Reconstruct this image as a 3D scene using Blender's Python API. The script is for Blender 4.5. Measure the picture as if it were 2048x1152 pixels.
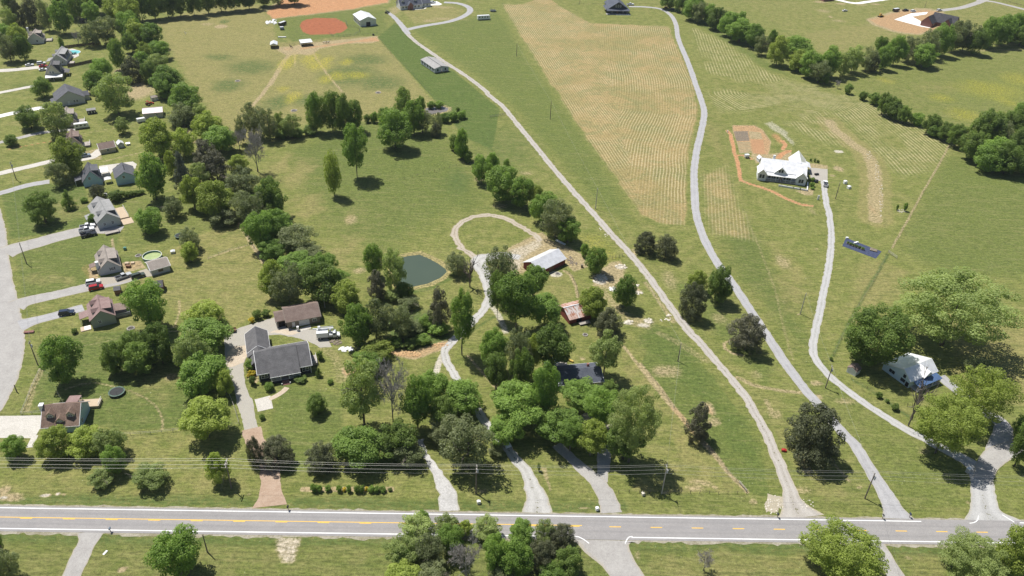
import bpy, bmesh, math, random
import numpy as np
from mathutils import Matrix, Vector
random.seed(7); rng = np.random.default_rng(7)
for o in list(bpy.data.objects): bpy.data.objects.remove(o)
S = bpy.context.scene
COL = S.collection
R_ = math.radians
# ------------------------------------------------------------------ camera
FPX, CAMH = 1600.0, 165.0
_Z = np.array([96.0, 2396.0, FPX]); _Z /= np.linalg.norm(_Z)
_F = np.array([0, 0, -1.0]); _Y = _F - _F.dot(_Z)*_Z; _Y /= np.linalg.norm(_Y); _X = np.cross(_Y, _Z)
RC = np.array([_X, _Y, _Z])                       # camera axes -> world
cam_d = bpy.data.cameras.new('camera'); cam = bpy.data.objects.new('camera', cam_d); COL.objects.link(cam)
M4 = np.eye(4); M4[:3, :3] = RC; M4[2, 3] = CAMH
cam.matrix_world = Matrix(M4.tolist())
cam_d.sensor_width = 36.0; cam_d.lens = 36.0*FPX/2048.0; cam_d.clip_start = 1.0; cam_d.clip_end = 12000.0
S.camera = cam
# ------------------------------------------------------------------ sky, sun, exposure
SUN_TRAVEL = Vector((3.75, -3.08, -9.8)).normalized()
W = bpy.data.worlds.new('World'); S.world = W; W.use_nodes = True
nt = W.node_tree; bg = nt.nodes['Background']
sky = nt.nodes.new('ShaderNodeTexSky'); sky.sky_type = 'NISHITA'; sky.sun_disc = False
sky.sun_elevation = math.asin(-SUN_TRAVEL.z); sky.sun_rotation = math.atan2(-SUN_TRAVEL.x, -SUN_TRAVEL.y)
sky.air_density = 1.0; sky.dust_density = 0.8; sky.ozone_density = 1.0
nt.links.new(sky.outputs['Color'], bg.inputs['Color']); bg.inputs['Strength'].default_value = 0.07
sun_d = bpy.data.lights.new('sun', 'SUN'); sun = bpy.data.objects.new('sun', sun_d); COL.objects.link(sun)
sun_d.energy = 5.0; sun_d.angle = R_(0.5); sun_d.color = (1.0, 0.965, 0.90)
sun.rotation_euler = SUN_TRAVEL.to_track_quat('-Z', 'Y').to_euler(); sun.location = (0, 0, 300)
S.view_settings.view_transform = 'Standard'; S.view_settings.look = 'None'
S.view_settings.exposure = 0.30; S.view_settings.gamma = 1.0; S.view_settings.use_curve_mapping = False
S.cycles.max_bounces = 5; S.cycles.diffuse_bounces = 2; S.cycles.glossy_bounces = 2; S.cycles.transmission_bounces = 4
S.cycles.transparent_max_bounces = 6; S.cycles.volume_bounces = 0; S.cycles.use_denoising = True
# ------------------------------------------------------------------ survey helpers: a point on the ground seen in the photograph
TL = dict(A=(0,0,3.84), B=(0,280,3.84), C=(0,560,3.84), D=(0,850,3.8146), E=(500,0,3.84), F=(400,280,3.84), G=(420,560,3.84),
          H=(500,850,3.8146), I=(1000,0,3.84), J=(860,380,3.84), K=(860,660,3.84), L=(1000,850,3.8146), M=(1536,0,3.84),
          N=(1400,240,3.84), O=(1536,560,3.84), P=(1500,850,3.737), Q=(240,150,3.84), R=(1180,420,3.84), S=(1536,280,3.84),
          V=(780,180,3.84), W=(1280,640,3.84), X=(1300,0,3.84), Y=(480,440,3.84), Z=(0,0,1.0))
def px(t, x, y):
    a = TL[t]; return (a[0]+x/a[2], a[1]+y/a[2])
def ray(u, v):
    d = RC @ np.array([u-1024.0, -(v-576.0), -FPX]); return d/np.linalg.norm(d)
def gp(u, v, z=0.0):
    d = ray(u, v); t = (z-CAMH)/d[2]; return np.array([d[0]*t, d[1]*t, z])
def g(t, x, y, z=0.0): return gp(*px(t, x, y), z)
def gs(t, pts): return [tuple(g(t, x, y)[:2]) for x, y in pts]
def proj(p):
    c = RC.T @ (np.asarray(p, float) - np.array([0, 0, CAMH])); return 1024+FPX*c[0]/-c[2], 576-FPX*c[1]/-c[2]
def ppm(p):
    c = RC.T @ (np.asarray(p, float) - np.array([0, 0, CAMH])); return FPX/-c[2]
def height_to(base, v):
    lo, hi = 0.0, 60.0
    for _ in range(40):
        m = (lo+hi)/2
        if proj((base[0], base[1], m))[1] > v: lo = m
        else: hi = m
    return lo
# ------------------------------------------------------------------ scene helpers
def tag(o, label=None, cat=None, group=None, kind=None):
    if label: o['label'] = label
    if cat: o['category'] = cat
    if group: o['group'] = group
    if kind: o['kind'] = kind
    return o
def empty(name, loc, rz=0.0):
    o = bpy.data.objects.new(name, None); COL.objects.link(o); o.location = loc; o.rotation_euler = (0, 0, rz)
    o.empty_display_size = 0.5; return o
def link(name, me, parent=None, mat=None):
    if mat is not None and not me.materials: me.materials.append(mat)
    o = bpy.data.objects.new(name, me); COL.objects.link(o)
    if parent is not None: o.parent = parent
    return o
def mesh_np(name, V, F, mats=None, smooth=False):
    """V (n,3), F (m,k) arrays with a fixed face size"""
    V = np.asarray(V, np.float32); F = np.asarray(F, np.int32)
    me = bpy.data.meshes.new(name); k = F.shape[1]
    me.vertices.add(len(V)); me.vertices.foreach_set('co', V.ravel())
    me.loops.add(F.size); me.loops.foreach_set('vertex_index', F.ravel())
    me.polygons.add(len(F)); me.polygons.foreach_set('loop_start', np.arange(0, F.size, k, dtype=np.int32))
    me.polygons.foreach_set('use_smooth', np.full(len(F), smooth))
    me.update(calc_edges=True)
    if mats is not None:
        for m in (mats if isinstance(mats, (list, tuple)) else [mats]): me.materials.append(m)
    return me
class MB:
    """collects polygons; build() links them as one mesh object"""
    def __init__(s): s.v = []; s.f = []
    def poly(s, *pts):
        n = len(s.v); s.v += [tuple(p) for p in pts]; s.f.append(tuple(range(n, n+len(pts)))); return s
    def box(s, x0, x1, y0, y1, z0, z1):
        n = len(s.v)
        s.v += [(x0,y0,z0),(x1,y0,z0),(x1,y1,z0),(x0,y1,z0),(x0,y0,z1),(x1,y0,z1),(x1,y1,z1),(x0,y1,z1)]
        s.f += [tuple(n+i for i in q) for q in ((0,3,2,1),(4,5,6,7),(0,1,5,4),(1,2,6,5),(2,3,7,6),(3,0,4,7))]; return s
    def slab(s, q, t):
        """thick panel: top quad q (4 pts, counter-clockwise from above), thickness t downwards"""
        n = len(s.v); q = [Vector(p) for p in q]; k = len(q)
        s.v += [tuple(p) for p in q] + [tuple(p-Vector((0,0,t))) for p in q]
        s.f.append(tuple(range(n, n+k))); s.f.append(tuple(range(n+2*k-1, n+k-1, -1)))
        for i in range(k):
            j = (i+1) % k; s.f.append((n+i, n+k+i, n+k+j, n+j))
        return s
    def prism(s, prof, y0, y1):
        """profile in xz, extruded along y"""
        n = len(s.v); k = len(prof)
        s.v += [(x, y0, z) for x, z in prof] + [(x, y1, z) for x, z in prof]
        s.f.append(tuple(range(n, n+k))); s.f.append(tuple(range(n+2*k-1, n+k-1, -1)))
        for i in range(k):
            j = (i+1) % k; s.f.append((n+j, n+i, n+k+i, n+k+j))
        return s
    def tube(s, p0, p1, r0, r1=None, n=6, cap=True):
        r1 = r0 if r1 is None else r1; p0 = Vector(p0); p1 = Vector(p1); d = (p1-p0)
        if d.length < 1e-6: return s
        d.normalize(); a = d.orthogonal().normalized(); b = d.cross(a); m = len(s.v)
        for p, r in ((p0, r0), (p1, r1)):
            for i in range(n):
                t = 2*math.pi*i/n; s.v.append(tuple(p + a*math.cos(t)*r + b*math.sin(t)*r))
        for i in range(n):
            j = (i+1) % n; s.f.append((m+i, m+j, m+n+j, m+n+i))
        if cap: s.f.append(tuple(range(m+n-1, m-1, -1))); s.f.append(tuple(range(m+n, m+2*n)))
        return s
    def mesh(s, name, mat=None, smooth=False):
        me = bpy.data.meshes.new(name); me.from_pydata(s.v, [], s.f); me.update()
        if smooth: me.polygons.foreach_set('use_smooth', [True]*len(me.polygons))
        if mat is not None: me.materials.append(mat)
        return me
    def build(s, name, mat=None, parent=None, smooth=False):
        return link(name, s.mesh(name, mat, smooth), parent)
# ------------------------------------------------------------------ materials
def newmat(name):
    m = bpy.data.materials.new(name); m.use_nodes = True; n = m.node_tree
    for x in list(n.nodes): n.nodes.remove(x)
    out = n.nodes.new('ShaderNodeOutputMaterial'); return m, n, out
class NT:
    def __init__(s, n): s.n = n
    def node(s, typ, **kw):
        x = s.n.nodes.new(typ)
        for k, v in kw.items(): setattr(x, k, v)
        return x
    def val(s, sock, v):
        if hasattr(v, 'is_linked') or isinstance(v, bpy.types.NodeSocket): s.n.links.new(v, sock)
        else: sock.default_value = v
    def math(s, op, a, b=0.0, c=None, clamp=False):
        x = s.node('ShaderNodeMath', operation=op, use_clamp=clamp); s.val(x.inputs[0], a); s.val(x.inputs[1], b)
        if c is not None: s.val(x.inputs[2], c)
        return x.outputs[0]
    def mix(s, f, a, b, blend='MIX'):
        x = s.node('ShaderNodeMix', data_type='RGBA', blend_type=blend); x.clamp_factor = True
        s.val(x.inputs[0], f); s.val(x.inputs[6], a); s.val(x.inputs[7], b); return x.outputs[2]
    def noise(s, vec, scale, detail=3.0, rough=0.55, dist=0.0):
        x = s.node('ShaderNodeTexNoise'); x.inputs['Scale'].default_value = scale; x.inputs['Detail'].default_value = detail
        x.inputs['Roughness'].default_value = rough; x.inputs['Distortion'].default_value = dist
        if vec is not None: s.n.links.new(vec, x.inputs['Vector'])
        return x.outputs[0]
    def step(s, v, lo, hi):
        x = s.node('ShaderNodeMapRange', interpolation_type='SMOOTHSTEP'); s.val(x.inputs[0], v)
        x.inputs[1].default_value = lo; x.inputs[2].default_value = hi; return x.outputs[0]
    def attr(s, name):
        x = s.node('ShaderNodeAttribute', attribute_name=name); return x
    def coords(s, out='Object', scale=None):
        x = s.node('ShaderNodeTexCoord').outputs[out]
        if scale is not None:
            m = s.node('ShaderNodeMapping'); m.inputs['Scale'].default_value = scale; s.n.links.new(x, m.inputs[0]); return m.outputs[0]
        return x
    def bsdf(s, out, col, rough=0.8, metal=0.0, spec=0.3, normal=None, **kw):
        b = s.node('ShaderNodeBsdfPrincipled'); s.val(b.inputs['Base Color'], col); s.val(b.inputs['Roughness'], rough)
        s.val(b.inputs['Metallic'], metal); b.inputs['Specular IOR Level'].default_value = spec
        for k, v in kw.items(): s.val(b.inputs[k.replace('_', ' ')], v)
        if normal is not None: s.n.links.new(normal, b.inputs['Normal'])
        s.n.links.new(b.outputs[0], out.inputs[0]); return b
    def bump(s, h, strength=0.3, dist=0.1):
        b = s.node('ShaderNodeBump'); b.inputs['Strength'].default_value = strength; b.inputs['Distance'].default_value = dist
        s.val(b.inputs['Height'], h); return b.outputs[0]
def rgb(h, a=1.0):
    """sRGB hex string -> linear"""
    c = [int(h[i:i+2], 16)/255 for i in (0, 2, 4)]
    return tuple(x/12.92 if x <= 0.04045 else ((x+0.055)/1.055)**2.4 for x in c) + (a,)
def c4(r, gg, b): return (r, gg, b, 1.0)
_mc = {}
def simple(name, c1, c2=None, scale=1.5, rough=0.8, metal=0.0, spec=0.3, bump=0.0, stretch=None, detail=4.0, lo=0.35, hi=0.65, bdist=0.05):
    if name in _mc: return _mc[name]
    m, n, out = newmat(name); t = NT(n)
    if c2 is None: t.bsdf(out, c1, rough, metal, spec)
    else:
        v = t.coords('Object', stretch); no = t.noise(v, scale, detail)
        f = t.step(no, lo, hi); t.bsdf(out, t.mix(f, c1, c2), rough, metal, spec, t.bump(no, bump, bdist) if bump else None)
    _mc[name] = m; return m
# ------------------------------------------------------------------ GROUND: one sheet, its covers (grass kinds, soil, stubble) as masks
th = np.radians(np.linspace(58.5, 11.6, 560)); yr = CAMH/np.tan(th)
yr = np.concatenate([[-3000, -600, 20, 70], yr, [900, 1200, 2500, 9000]])
sc = np.linspace(-1, 1, 880); sc = np.concatenate([[-30, -6, -2, -1.3], sc, [1.3, 2, 6, 30]])
half = 152+0.57*np.clip(yr-115, -40, 1500)
GX = sc[None, :]*half[:, None]; GY = np.repeat(yr[:, None], len(sc), 1)
GY = GY + GX*0.09*np.clip((GY-100)/300, 0, 1)*(np.abs(sc)[None, :] <= 1)
nr, nc = GX.shape; gx = GX.ravel(); gy = GY.ravel(); NV = gx.size
def vnoise(x, y, s, seed=0):
    x = x/s+seed*17.3; y = y/s-seed*9.1; xi = np.floor(x).astype(np.int64); yi = np.floor(y).astype(np.int64); fx = x-xi; fy = y-yi
    fx = fx*fx*(3-2*fx); fy = fy*fy*(3-2*fy)
    def h(a, b):
        k = (a*374761393+b*668265263+seed*974711) & 0x7fffffff; k = ((k ^ (k >> 13))*1274126177) & 0x7fffffff
        return ((k ^ (k >> 16)) & 0xffff)/65535.0
    return (h(xi, yi)*(1-fx)+h(xi+1, yi)*fx)*(1-fy)+(h(xi, yi+1)*(1-fx)+h(xi+1, yi+1)*fx)*fy
def fbm(x, y, s, seed=0, o=3):
    r = 0; a = 0.5; t = 0
    for i in range(o): r = r+a*vnoise(x, y, s, seed+i); t += a; a *= 0.5; s *= 0.48
    return r/t
WXn = (fbm(gx, gy, 6, 3)-0.5); WYn = (fbm(gx, gy, 6, 11)-0.5)
def seg_dist(X, Y, P, closed=False):
    d = np.full(X.shape, 1e9); u = np.zeros(X.shape); acc = 0.0
    n = len(P)
    for i in range(n if closed else n-1):
        ax, ay = P[i]; bx, by = P[(i+1) % n]; vx, vy = bx-ax, by-ay; L2 = vx*vx+vy*vy+1e-9
        t = np.clip(((X-ax)*vx+(Y-ay)*vy)/L2, 0, 1); dd = np.hypot(X-ax-t*vx, Y-ay-t*vy)
        m = dd < d; d[m] = dd[m]; u[m] = (acc+t*math.sqrt(L2))[m]; acc += math.sqrt(L2)
    return d, u
def inside(X, Y, P):
    r = np.zeros(X.shape, bool); n = len(P)
    for i in range(n):
        ax, ay = P[i]; bx, by = P[(i+1) % n]
        c = ((ay > Y) != (by > Y)) & (X < (bx-ax)*(Y-ay)/(by-ay+1e-12)+ax); r ^= c
    return r
def smooth(x, lo, hi):
    t = np.clip((x-lo)/(hi-lo), 0, 1); return t*t*(3-2*t)
def _near(P, pad):
    a = np.array(P); return np.where((gx > a[:, 0].min()-pad) & (gx < a[:, 0].max()+pad) & (gy > a[:, 1].min()-pad) & (gy < a[:, 1].max()+pad))[0]
def m_poly(P, soft=1.5, warp=1.0):
    idx = _near(P, soft*3+warp*3); X = gx[idx]+WXn[idx]*2*warp; Y = gy[idx]+WYn[idx]*2*warp
    d, _ = seg_dist(X, Y, P, True); s = np.where(inside(X, Y, P), -d, d); m = np.zeros(NV); m[idx] = 1-smooth(s, -soft, soft); return m
def m_line(P, w, soft=1.0, warp=0.6):
    idx = _near(P, w+soft*3+warp*3); X = gx[idx]+WXn[idx]*2*warp; Y = gy[idx]+WYn[idx]*2*warp
    d, _ = seg_dist(X, Y, P); m = np.zeros(NV); m[idx] = 1-smooth(d, w/2-soft/2, w/2+soft); return m
def m_blob(u, v, ru, rv, soft=0.5, warp=1.5):
    c = gp(u, v); k = ppm(c); a = ru/k; dn = gp(u, v+2); b = rv*abs(c[1]-dn[1])/2
    idx = _near([(c[0]-a*2, c[1]-b*2), (c[0]+a*2, c[1]+b*2)], 4)
    X = gx[idx]+WXn[idx]*2*warp-c[0]; Y = gy[idx]+WYn[idx]*2*warp-c[1]; r = np.hypot(X/a, Y/b); m = np.zeros(NV); m[idx] = 1-smooth(r, 1-soft, 1+soft); return m
CH = {k: np.zeros(NV) for k in ('lush_or_shade', 'dry', 'straw', 'bare', 'red', 'pale', 'flower', 'weed', 'row', 'roww', 'mow', 'thin')}
def paint(ch, m, amt=1.0): CH[ch] = np.maximum(CH[ch], m*amt)
def erase(m, *chs):
    for c in (chs or ('lush_or_shade', 'dry', 'straw', 'bare', 'red', 'pale', 'flower', 'weed', 'roww')): CH[c] = CH[c]*(1-m)
def zp(*pts): return [tuple(gp(*p)[:2]) for p in pts]
# --- large fields
CH['lush_or_shade'] += (0.26+0.30*(fbm(gx, gy, 34, 61)-0.5))*smooth(-gy, -285, -165)  # near lawns painted darker green, standing in for view-angle shading of the grass
CH['dry'] += 0.25+0.35*(fbm(gx, gy, 60, 21)-0.5)
pasture = zp((310,45),(420,8),(520,8),(545,40),(560,85),(700,72),(760,72),(870,205),(850,215),(740,245),(660,240),(540,262),(470,300),(400,200),(345,110))
paint('dry', m_poly(pasture, 3, 2), 0.85)
paint('dry', m_poly(zp((375,20),(520,20),(540,90),(500,150),(450,165),(380,160),(350,110)), 8, 4), 0.9)
for a in [(500,135,45,13),(440,115,26,5),(460,170,28,12),(555,205,22,14),(700,150,50,20),(760,165,40,14),(730,120,40,10),(620,200,30,10)]: paint('weed', m_blob(*a, 0.7, 3), 0.8)
for a in [(640,130,22,10),(655,122,10,9),(622,118,16,9),(692,124,11,6),(675,152,16,8),(655,158,13,8),(715,150,22,6),(565,178,10,5),(585,195,14,10),(575,125,12,14)]: paint('flower', m_blob(*a, 0.7, 2.5), 0.85)
paint('bare', m_poly(zp((545,95),(585,92),(625,85),(755,72),(762,80),(745,86),(690,88),(640,98),(620,112),(600,108),(575,112)), 2.0, 1.5), 0.85)
paint('red', m_poly(zp((690,84),(755,73),(765,84),(720,84),(650,94),(600,100),(600,95)), 1.5, 1.5), 0.55)
paint('red', m_blob(575,98,12,5, 0.7), 0.4)
for l, w in [(zp((585,95),(560,135),(535,175),(505,212)), 2.2), (zp((625,105),(645,135),(660,155),(690,190)), 1.2), (zp((588,108),(590,130)), 0.8), (zp((590,95),(566,132),(541,172)), 0.8)]: paint('bare', m_line(l, w, 0.8), 0.7)
green_strip = zp((755,75),(790,45),(1000,218),(985,300),(930,275),(900,240),(868,200))
erase(m_poly(green_strip, 1.0, 0.3)); paint('lush_or_shade', m_poly(green_strip, 1.0, 0.3), 0.75)
erase(m_poly(zp((815,55),(940,35),(1000,20),(1060,120),(1195,300),(1290,470),(1200,420),(1010,200)), 4, 1)); paint('lush_or_shade', m_poly(zp((815,55),(940,35),(1000,20),(1060,120),(1195,300),(1290,470),(1200,420),(1010,200)), 6, 2), 0.45)
paint('dry', m_poly(zp((800,20),(900,10),(930,20),(920,38),(830,50)), 3, 2), 0.75)
for a in [(790,20,14,10),(880,14,30,3),(900,38,40,3),(860,42,16,3)]: paint('bare', m_blob(*a, 0.7, 2), 0.5)
# arena, graded soil
arena = zp((600,52),(603,44),(615,38),(640,36),(672,37),(690,46),(695,56),(685,64),(660,69),(620,69),(606,64))
paint('thin', m_poly(arena, 0.8, 0.3), 1.0)
paint('lush_or_shade', m_poly(zp((500,5),(540,45),(600,105),(780,72),(770,20),(700,15),(600,28),(548,38)), 4, 2), 0.45)
paint('red', m_poly(zp((531,25),(546,38),(600,31),(700,19),(775,5),(800,-40),(600,-40),(555,8)), 2, 1.5), 0.8)
paint('bare', m_poly(zp((525,18),(546,40),(600,33),(700,21),(780,6),(790,-20),(600,-10),(550,5)), 3, 2.5), 0.6)
# stubble field and its rows
straw = zp((1005,9),(1045,9),(1092,-8),(1118,12),(1182,47),(1337,53),(1347,80),(1368,125),(1382,160),(1391,198),(1394,236),(1384,270),(1376,300),(1372,380),(1372,449),(1340,447),(1313,443),(1282,427),(1250,380),(1193,300),(1094,154))
sm = m_poly(straw, 2.6, 1.6); paint('straw', sm); 
d0 = np.array(gp(1005, 9)-gp(1193, 300))[:2]; d0 /= np.linalg.norm(d0); nrm = np.array([d0[1], -d0[0]])
rowA = (gx*nrm[0]+gy*nrm[1])/1.45
dB, _ = seg_dist(gx, gy, zp((1347,60),(1368,125),(1384,160),(1394,200),(1396,236),(1384,270),(1376,300),(1374,460)))
rowB = dB/1.5
cut = smooth((gx-gp(1215,150)[0])+WXn*8, -3, 3)*smooth(-(gy-gp(1215,300)[1]), -700, 40)
CH['row'] = np.where(cut > 0.5, rowB, rowA)+fbm(gx, gy, 16, 71)*0.7
CH['roww'] = sm*(0.35+0.6*smooth(fbm(gx, gy, 22, 81), 0.32, 0.62))
patch2 = zp((1404,350),(1450,330),(1472,395),(1513,483),(1465,475),(1425,467),(1410,420))
m2 = m_poly(patch2, 3, 1.2); paint('straw', m2, 0.55); CH['row'] = np.where(m2 > 0.02, rowB, CH['row']); CH['roww'] = np.maximum(CH['roww'], m2*0.5)
paint('dry', m_poly(zp((1400,250),(1440,240),(1480,380),(1540,500),(1560,640),(1620,620),(1625,540),(1500,440)), 8, 3), 0.65)
# hay rows on the right
hay = zp((1383,55),(1440,78),(1480,105),(1530,140),(1600,165),(1680,180),(1760,215),(1905,285),(1885,305),(1855,345),(1800,352),(1772,322),(1720,270),(1690,245),(1655,222),(1700,290),(1660,290),(1600,262),(1560,240),(1530,220),(1440,225),(1422,190),(1405,130))
hm = m_poly(hay, 4, 3)*smooth(fbm(gx, gy, 26, 5), 0.26, 0.42)*(0.5+0.5*smooth(fbm(gx, gy, 9, 15), 0.35, 0.6))
dH, _ = seg_dist(gx, gy, zp((1375,40),(1425,190),(1480,222),(1560,212),(1640,222),(1720,300),(1790,380)))
CH['row'] = np.where(m_poly(hay, 3, 2) > 0.02, dH/2.0+fbm(gx, gy, 12, 31)*0.5, CH['row']); CH['roww'] = np.maximum(CH['roww'], hm*0.95)
mow2 = m_poly(zp((1405,230),(1450,225),(1480,350),(1560,520),(1600,640),(1480,560),(1420,480),(1400,380)), 4, 1)
CH['mow'] = np.maximum(CH['mow'], mow2*0.5)
paint('dry', m_poly(hay, 5, 3), 0.35)
paint('lush_or_shade', m_poly(zp((1350,20),(1380,40),(1440,80),(1530,140),(1640,170),(1600,160),(1500,100),(1400,30)), 5, 2), 0.5)
# field behind the tree row, meadow on the right
paint('dry', m_poly(zp((1480,0),(2048,0),(2048,60),(1800,100),(1640,110),(1560,60)), 6, 3), 0.45)
paint('dry', m_poly(zp((1600,65),(1740,45),(1800,70),(1700,100),(1640,108)), 4, 3), 0.7)
mead = zp((1690,165),(1800,130),(1950,110),(2048,85),(2140,90),(2140,250),(1960,225),(1930,270),(1800,215),(1700,180))
paint('lush_or_shade', m_poly(mead, 3, 2), 0.30)
for a in [(1985,180,60,14),(1960,170,20,8),(2010,200,20,12),(1930,230,26,12),(1770,160,12,5),(2040,160,30,12),(1880,195,20,6)]: paint('flower', m_blob(*a, 0.8, 4), 0.55)
paint('dry', m_blob(1870,175,60,14, 0.8, 4), 0.5)
# lawns right
paint('lush_or_shade', m_poly(zp((1880,310),(2080,300),(2100,560),(1900,560),(1790,500),(1830,400)), 8, 4), 0.45)
paint('dry', m_poly(zp((1720,510),(1830,540),(1800,600),(1740,640),(1690,640)), 6, 4), 0.7)
paint('dry', m_poly(zp((1890,630),(2080,640),(2080,830),(1960,800),(1900,740)), 5, 4), 0.75)
paint('lush_or_shade', m_poly(zp((1500,430),(1560,560),(1700,800),(1780,900),(1700,820),(1600,700),(1480,560),(1440,480)), 6, 4), 0.55)
paint('lush_or_shade', m_poly(zp((1290,640),(1360,660),(1500,850),(1560,960),(1480,950),(1420,840),(1340,760),(1270,690)), 5, 4), 0.6)
paint('lush_or_shade', m_poly(zp((1380,560),(1440,600),(1560,760),(1520,780),(1420,660),(1330,560)), 5, 4), 0.5)
paint('lush_or_shade', m_poly(zp((1700,860),(1830,870),(1930,930),(1940,1020),(1800,1020),(1740,900)), 5, 3), 0.4)
# lots that are mown and watered differently, with the fence lines between them
for P, ch, am, sf in [(zp((45,640),(180,600),(255,580),(330,600),(300,665),(180,690),(50,670)), 'dry', .35, 1.2), (zp((25,490),(180,465),(240,470),(225,560),(45,600)), 'lush_or_shade', .5, 1.2), (zp((0,385),(90,365),(170,370),(185,450),(20,480)), 'lush_or_shade', .62, 1.2), (zp((370,482),(470,442),(498,470),(520,520),(565,612),(450,660),(380,650),(260,560)), 'dry', .62, 1.0), (zp((240,390),(360,380),(470,438),(370,480),(250,500)), 'lush_or_shade', .35, 1.2),
    (zp((75,690),(130,670),(350,650),(395,740),(470,850),(250,862),(60,830)), 'lush_or_shade', .62, 1.0), (zp((90,875),(470,862),(500,990),(0,1000),(0,900)), 'dry', .45, 1.5), (zp((560,760),(690,790),(690,930),(560,960),(530,870)), 'lush_or_shade', .5, 2.0)]:
    paint(ch, m_poly(P, sf, .4), am)
fl = [(1280,729),(1314,767),(1348,814),(1384,861),(1418,895),(1452,940),(1492,985)]
lm = m_poly(zp(*(fl+[(1260,985),(1270,960),(1350,905),(1340,840),(1250,755),(1240,700)])), .7, .3); CH['lush_or_shade'] *= (1-.85*lm); paint('dry', lm, .55)
rm_ = m_poly(zp(*(fl+[(1545,1000),(1520,900),(1470,810),(1400,720),(1340,655),(1290,640),(1300,690)])), .7, .3); paint('lush_or_shade', rm_, .5); CH['dry'] *= (1-.6*rm_)
paint('dry', m_poly(zp((1420,700),(1470,720),(1560,800),(1640,900),(1720,1010),(1620,1000),(1560,900),(1490,790)), 3, 2), .5)
paint('lush_or_shade', m_poly(zp((1560,560),(1615,590),(1615,700),(1700,790),(1850,880),(1925,955),(1935,1020),(1800,1020),(1650,800),(1540,640)), 2, 1.5), .34)
# middle pasture round the ponds
paint('lush_or_shade', m_poly(zp((560,300),(700,240),(900,250),(1000,430),(900,430),(780,520),(640,470),(590,380)), 14, 6), 0.5)
for a in [(600,350,30,30),(620,410,40,26),(690,500,25,40),(560,330,25,25),(700,440,14,18)]: paint('dry', m_blob(*a, 0.9, 6), 0.8)
paint('weed', m_blob(915,360,24,22, 0.8, 3), 0.6); paint('weed', m_blob(1010,300,60,40, 0.8, 4), 0.4)
paint('bare', m_blob(703,440,14,12, 0.8), 0.5)
paint('flower', m_poly(zp((1195,470),(1225,500),(1240,520),(1200,525),(1180,500),(1160,470)), 3, 2), 0.35)
# lawns of the left lots
for a in [(45,245,40,10),(60,345,40,10),(95,560,70,14),(130,420,60,30),(440,540,80,60),(290,640,30,30),(320,770,80,40),(420,960,90,25)]: paint('dry', m_blob(*a, 0.9, 5), 0.6)
for a in [(150,470,80,12),(60,430,50,30),(260,520,60,20),(230,700,90,40),(200,720,60,30),(260,240,30,14),(170,130,50,10),(60,170,40,8)]: paint('lush_or_shade', m_blob(*a, 0.9, 5), 0.55)
for a in [(280,185,26,16),(275,172,18,9),(190,180,10,12)]: paint('bare', m_blob(*a, 0.8, 2), 0.85)
# verges of the highway
for P in (zp((0,1000),(520,1005),(880,1012),(1240,1014)), zp((0,1072),(900,1080),(1550,1092),(2040,1106))): paint('weed', m_line(P, 3.0, 1.5, 1.0), 0.5)
paint('lush_or_shade', m_poly(zp((-80,1066),(2100,1096),(2150,1220),(-80,1220)), 3, 2), 0.42); paint('dry', m_poly(zp((-40,1080),(760,1085),(700,1200),(-60,1200)), 4, 2), 0.45)
paint('dry', m_poly(zp((1270,1095),(1620,1100),(1700,1200),(1320,1200)), 4, 2), 0.6); paint('dry', m_poly(zp((1780,1098),(1900,1105),(1900,1200),(1830,1200)), 4, 2), 0.6)
CH['mow'] = np.maximum(CH['mow'], m_poly(zp((-40,1072),(2080,1100),(2120,1200),(-60,1200)), 2, 0)*0.7)
for a in [(20,995,26,9),(5,985,12,12),(92,990,10,4),(116,988,7,4),(130,988,5,3)]: paint('bare', m_blob(*a, 0.8, 1.2), 0.8)
for a in [(90,990,8,3),(116,988,5,3),(8,996,7,3)]: paint('pale', m_blob(*a, 0.7, 1), 0.8)
paint('bare', m_blob(248,1138,10,6, 0.6, 0.8), 0.9)
paint('pale', m_poly(zp((552,1073),(605,1073),(600,1090),(585,1125),(560,1125),(550,1100)), 1.2, 1), 0.45); paint('bare', m_poly(zp((552,1073),(605,1073),(600,1090),(585,1125),(560,1125),(550,1100)), 1.6, 1), 0.7)
for a in [(1400,965,26,8),(1425,970,10,5),(1385,975,20,5),(1330,985,8,3),(1505,1005,8,7)]: paint('bare', m_blob(*a, 0.8, 1.5), 0.55)
paint('red', m_blob(1415,968,20,6, 0.9, 2), 0.25)
for a in [(1275,1110,5,9),(1815,1118,8,4),(1600,980,26,10)]: paint('bare', m_blob(*a, 0.8, 1), 0.5)
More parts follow.
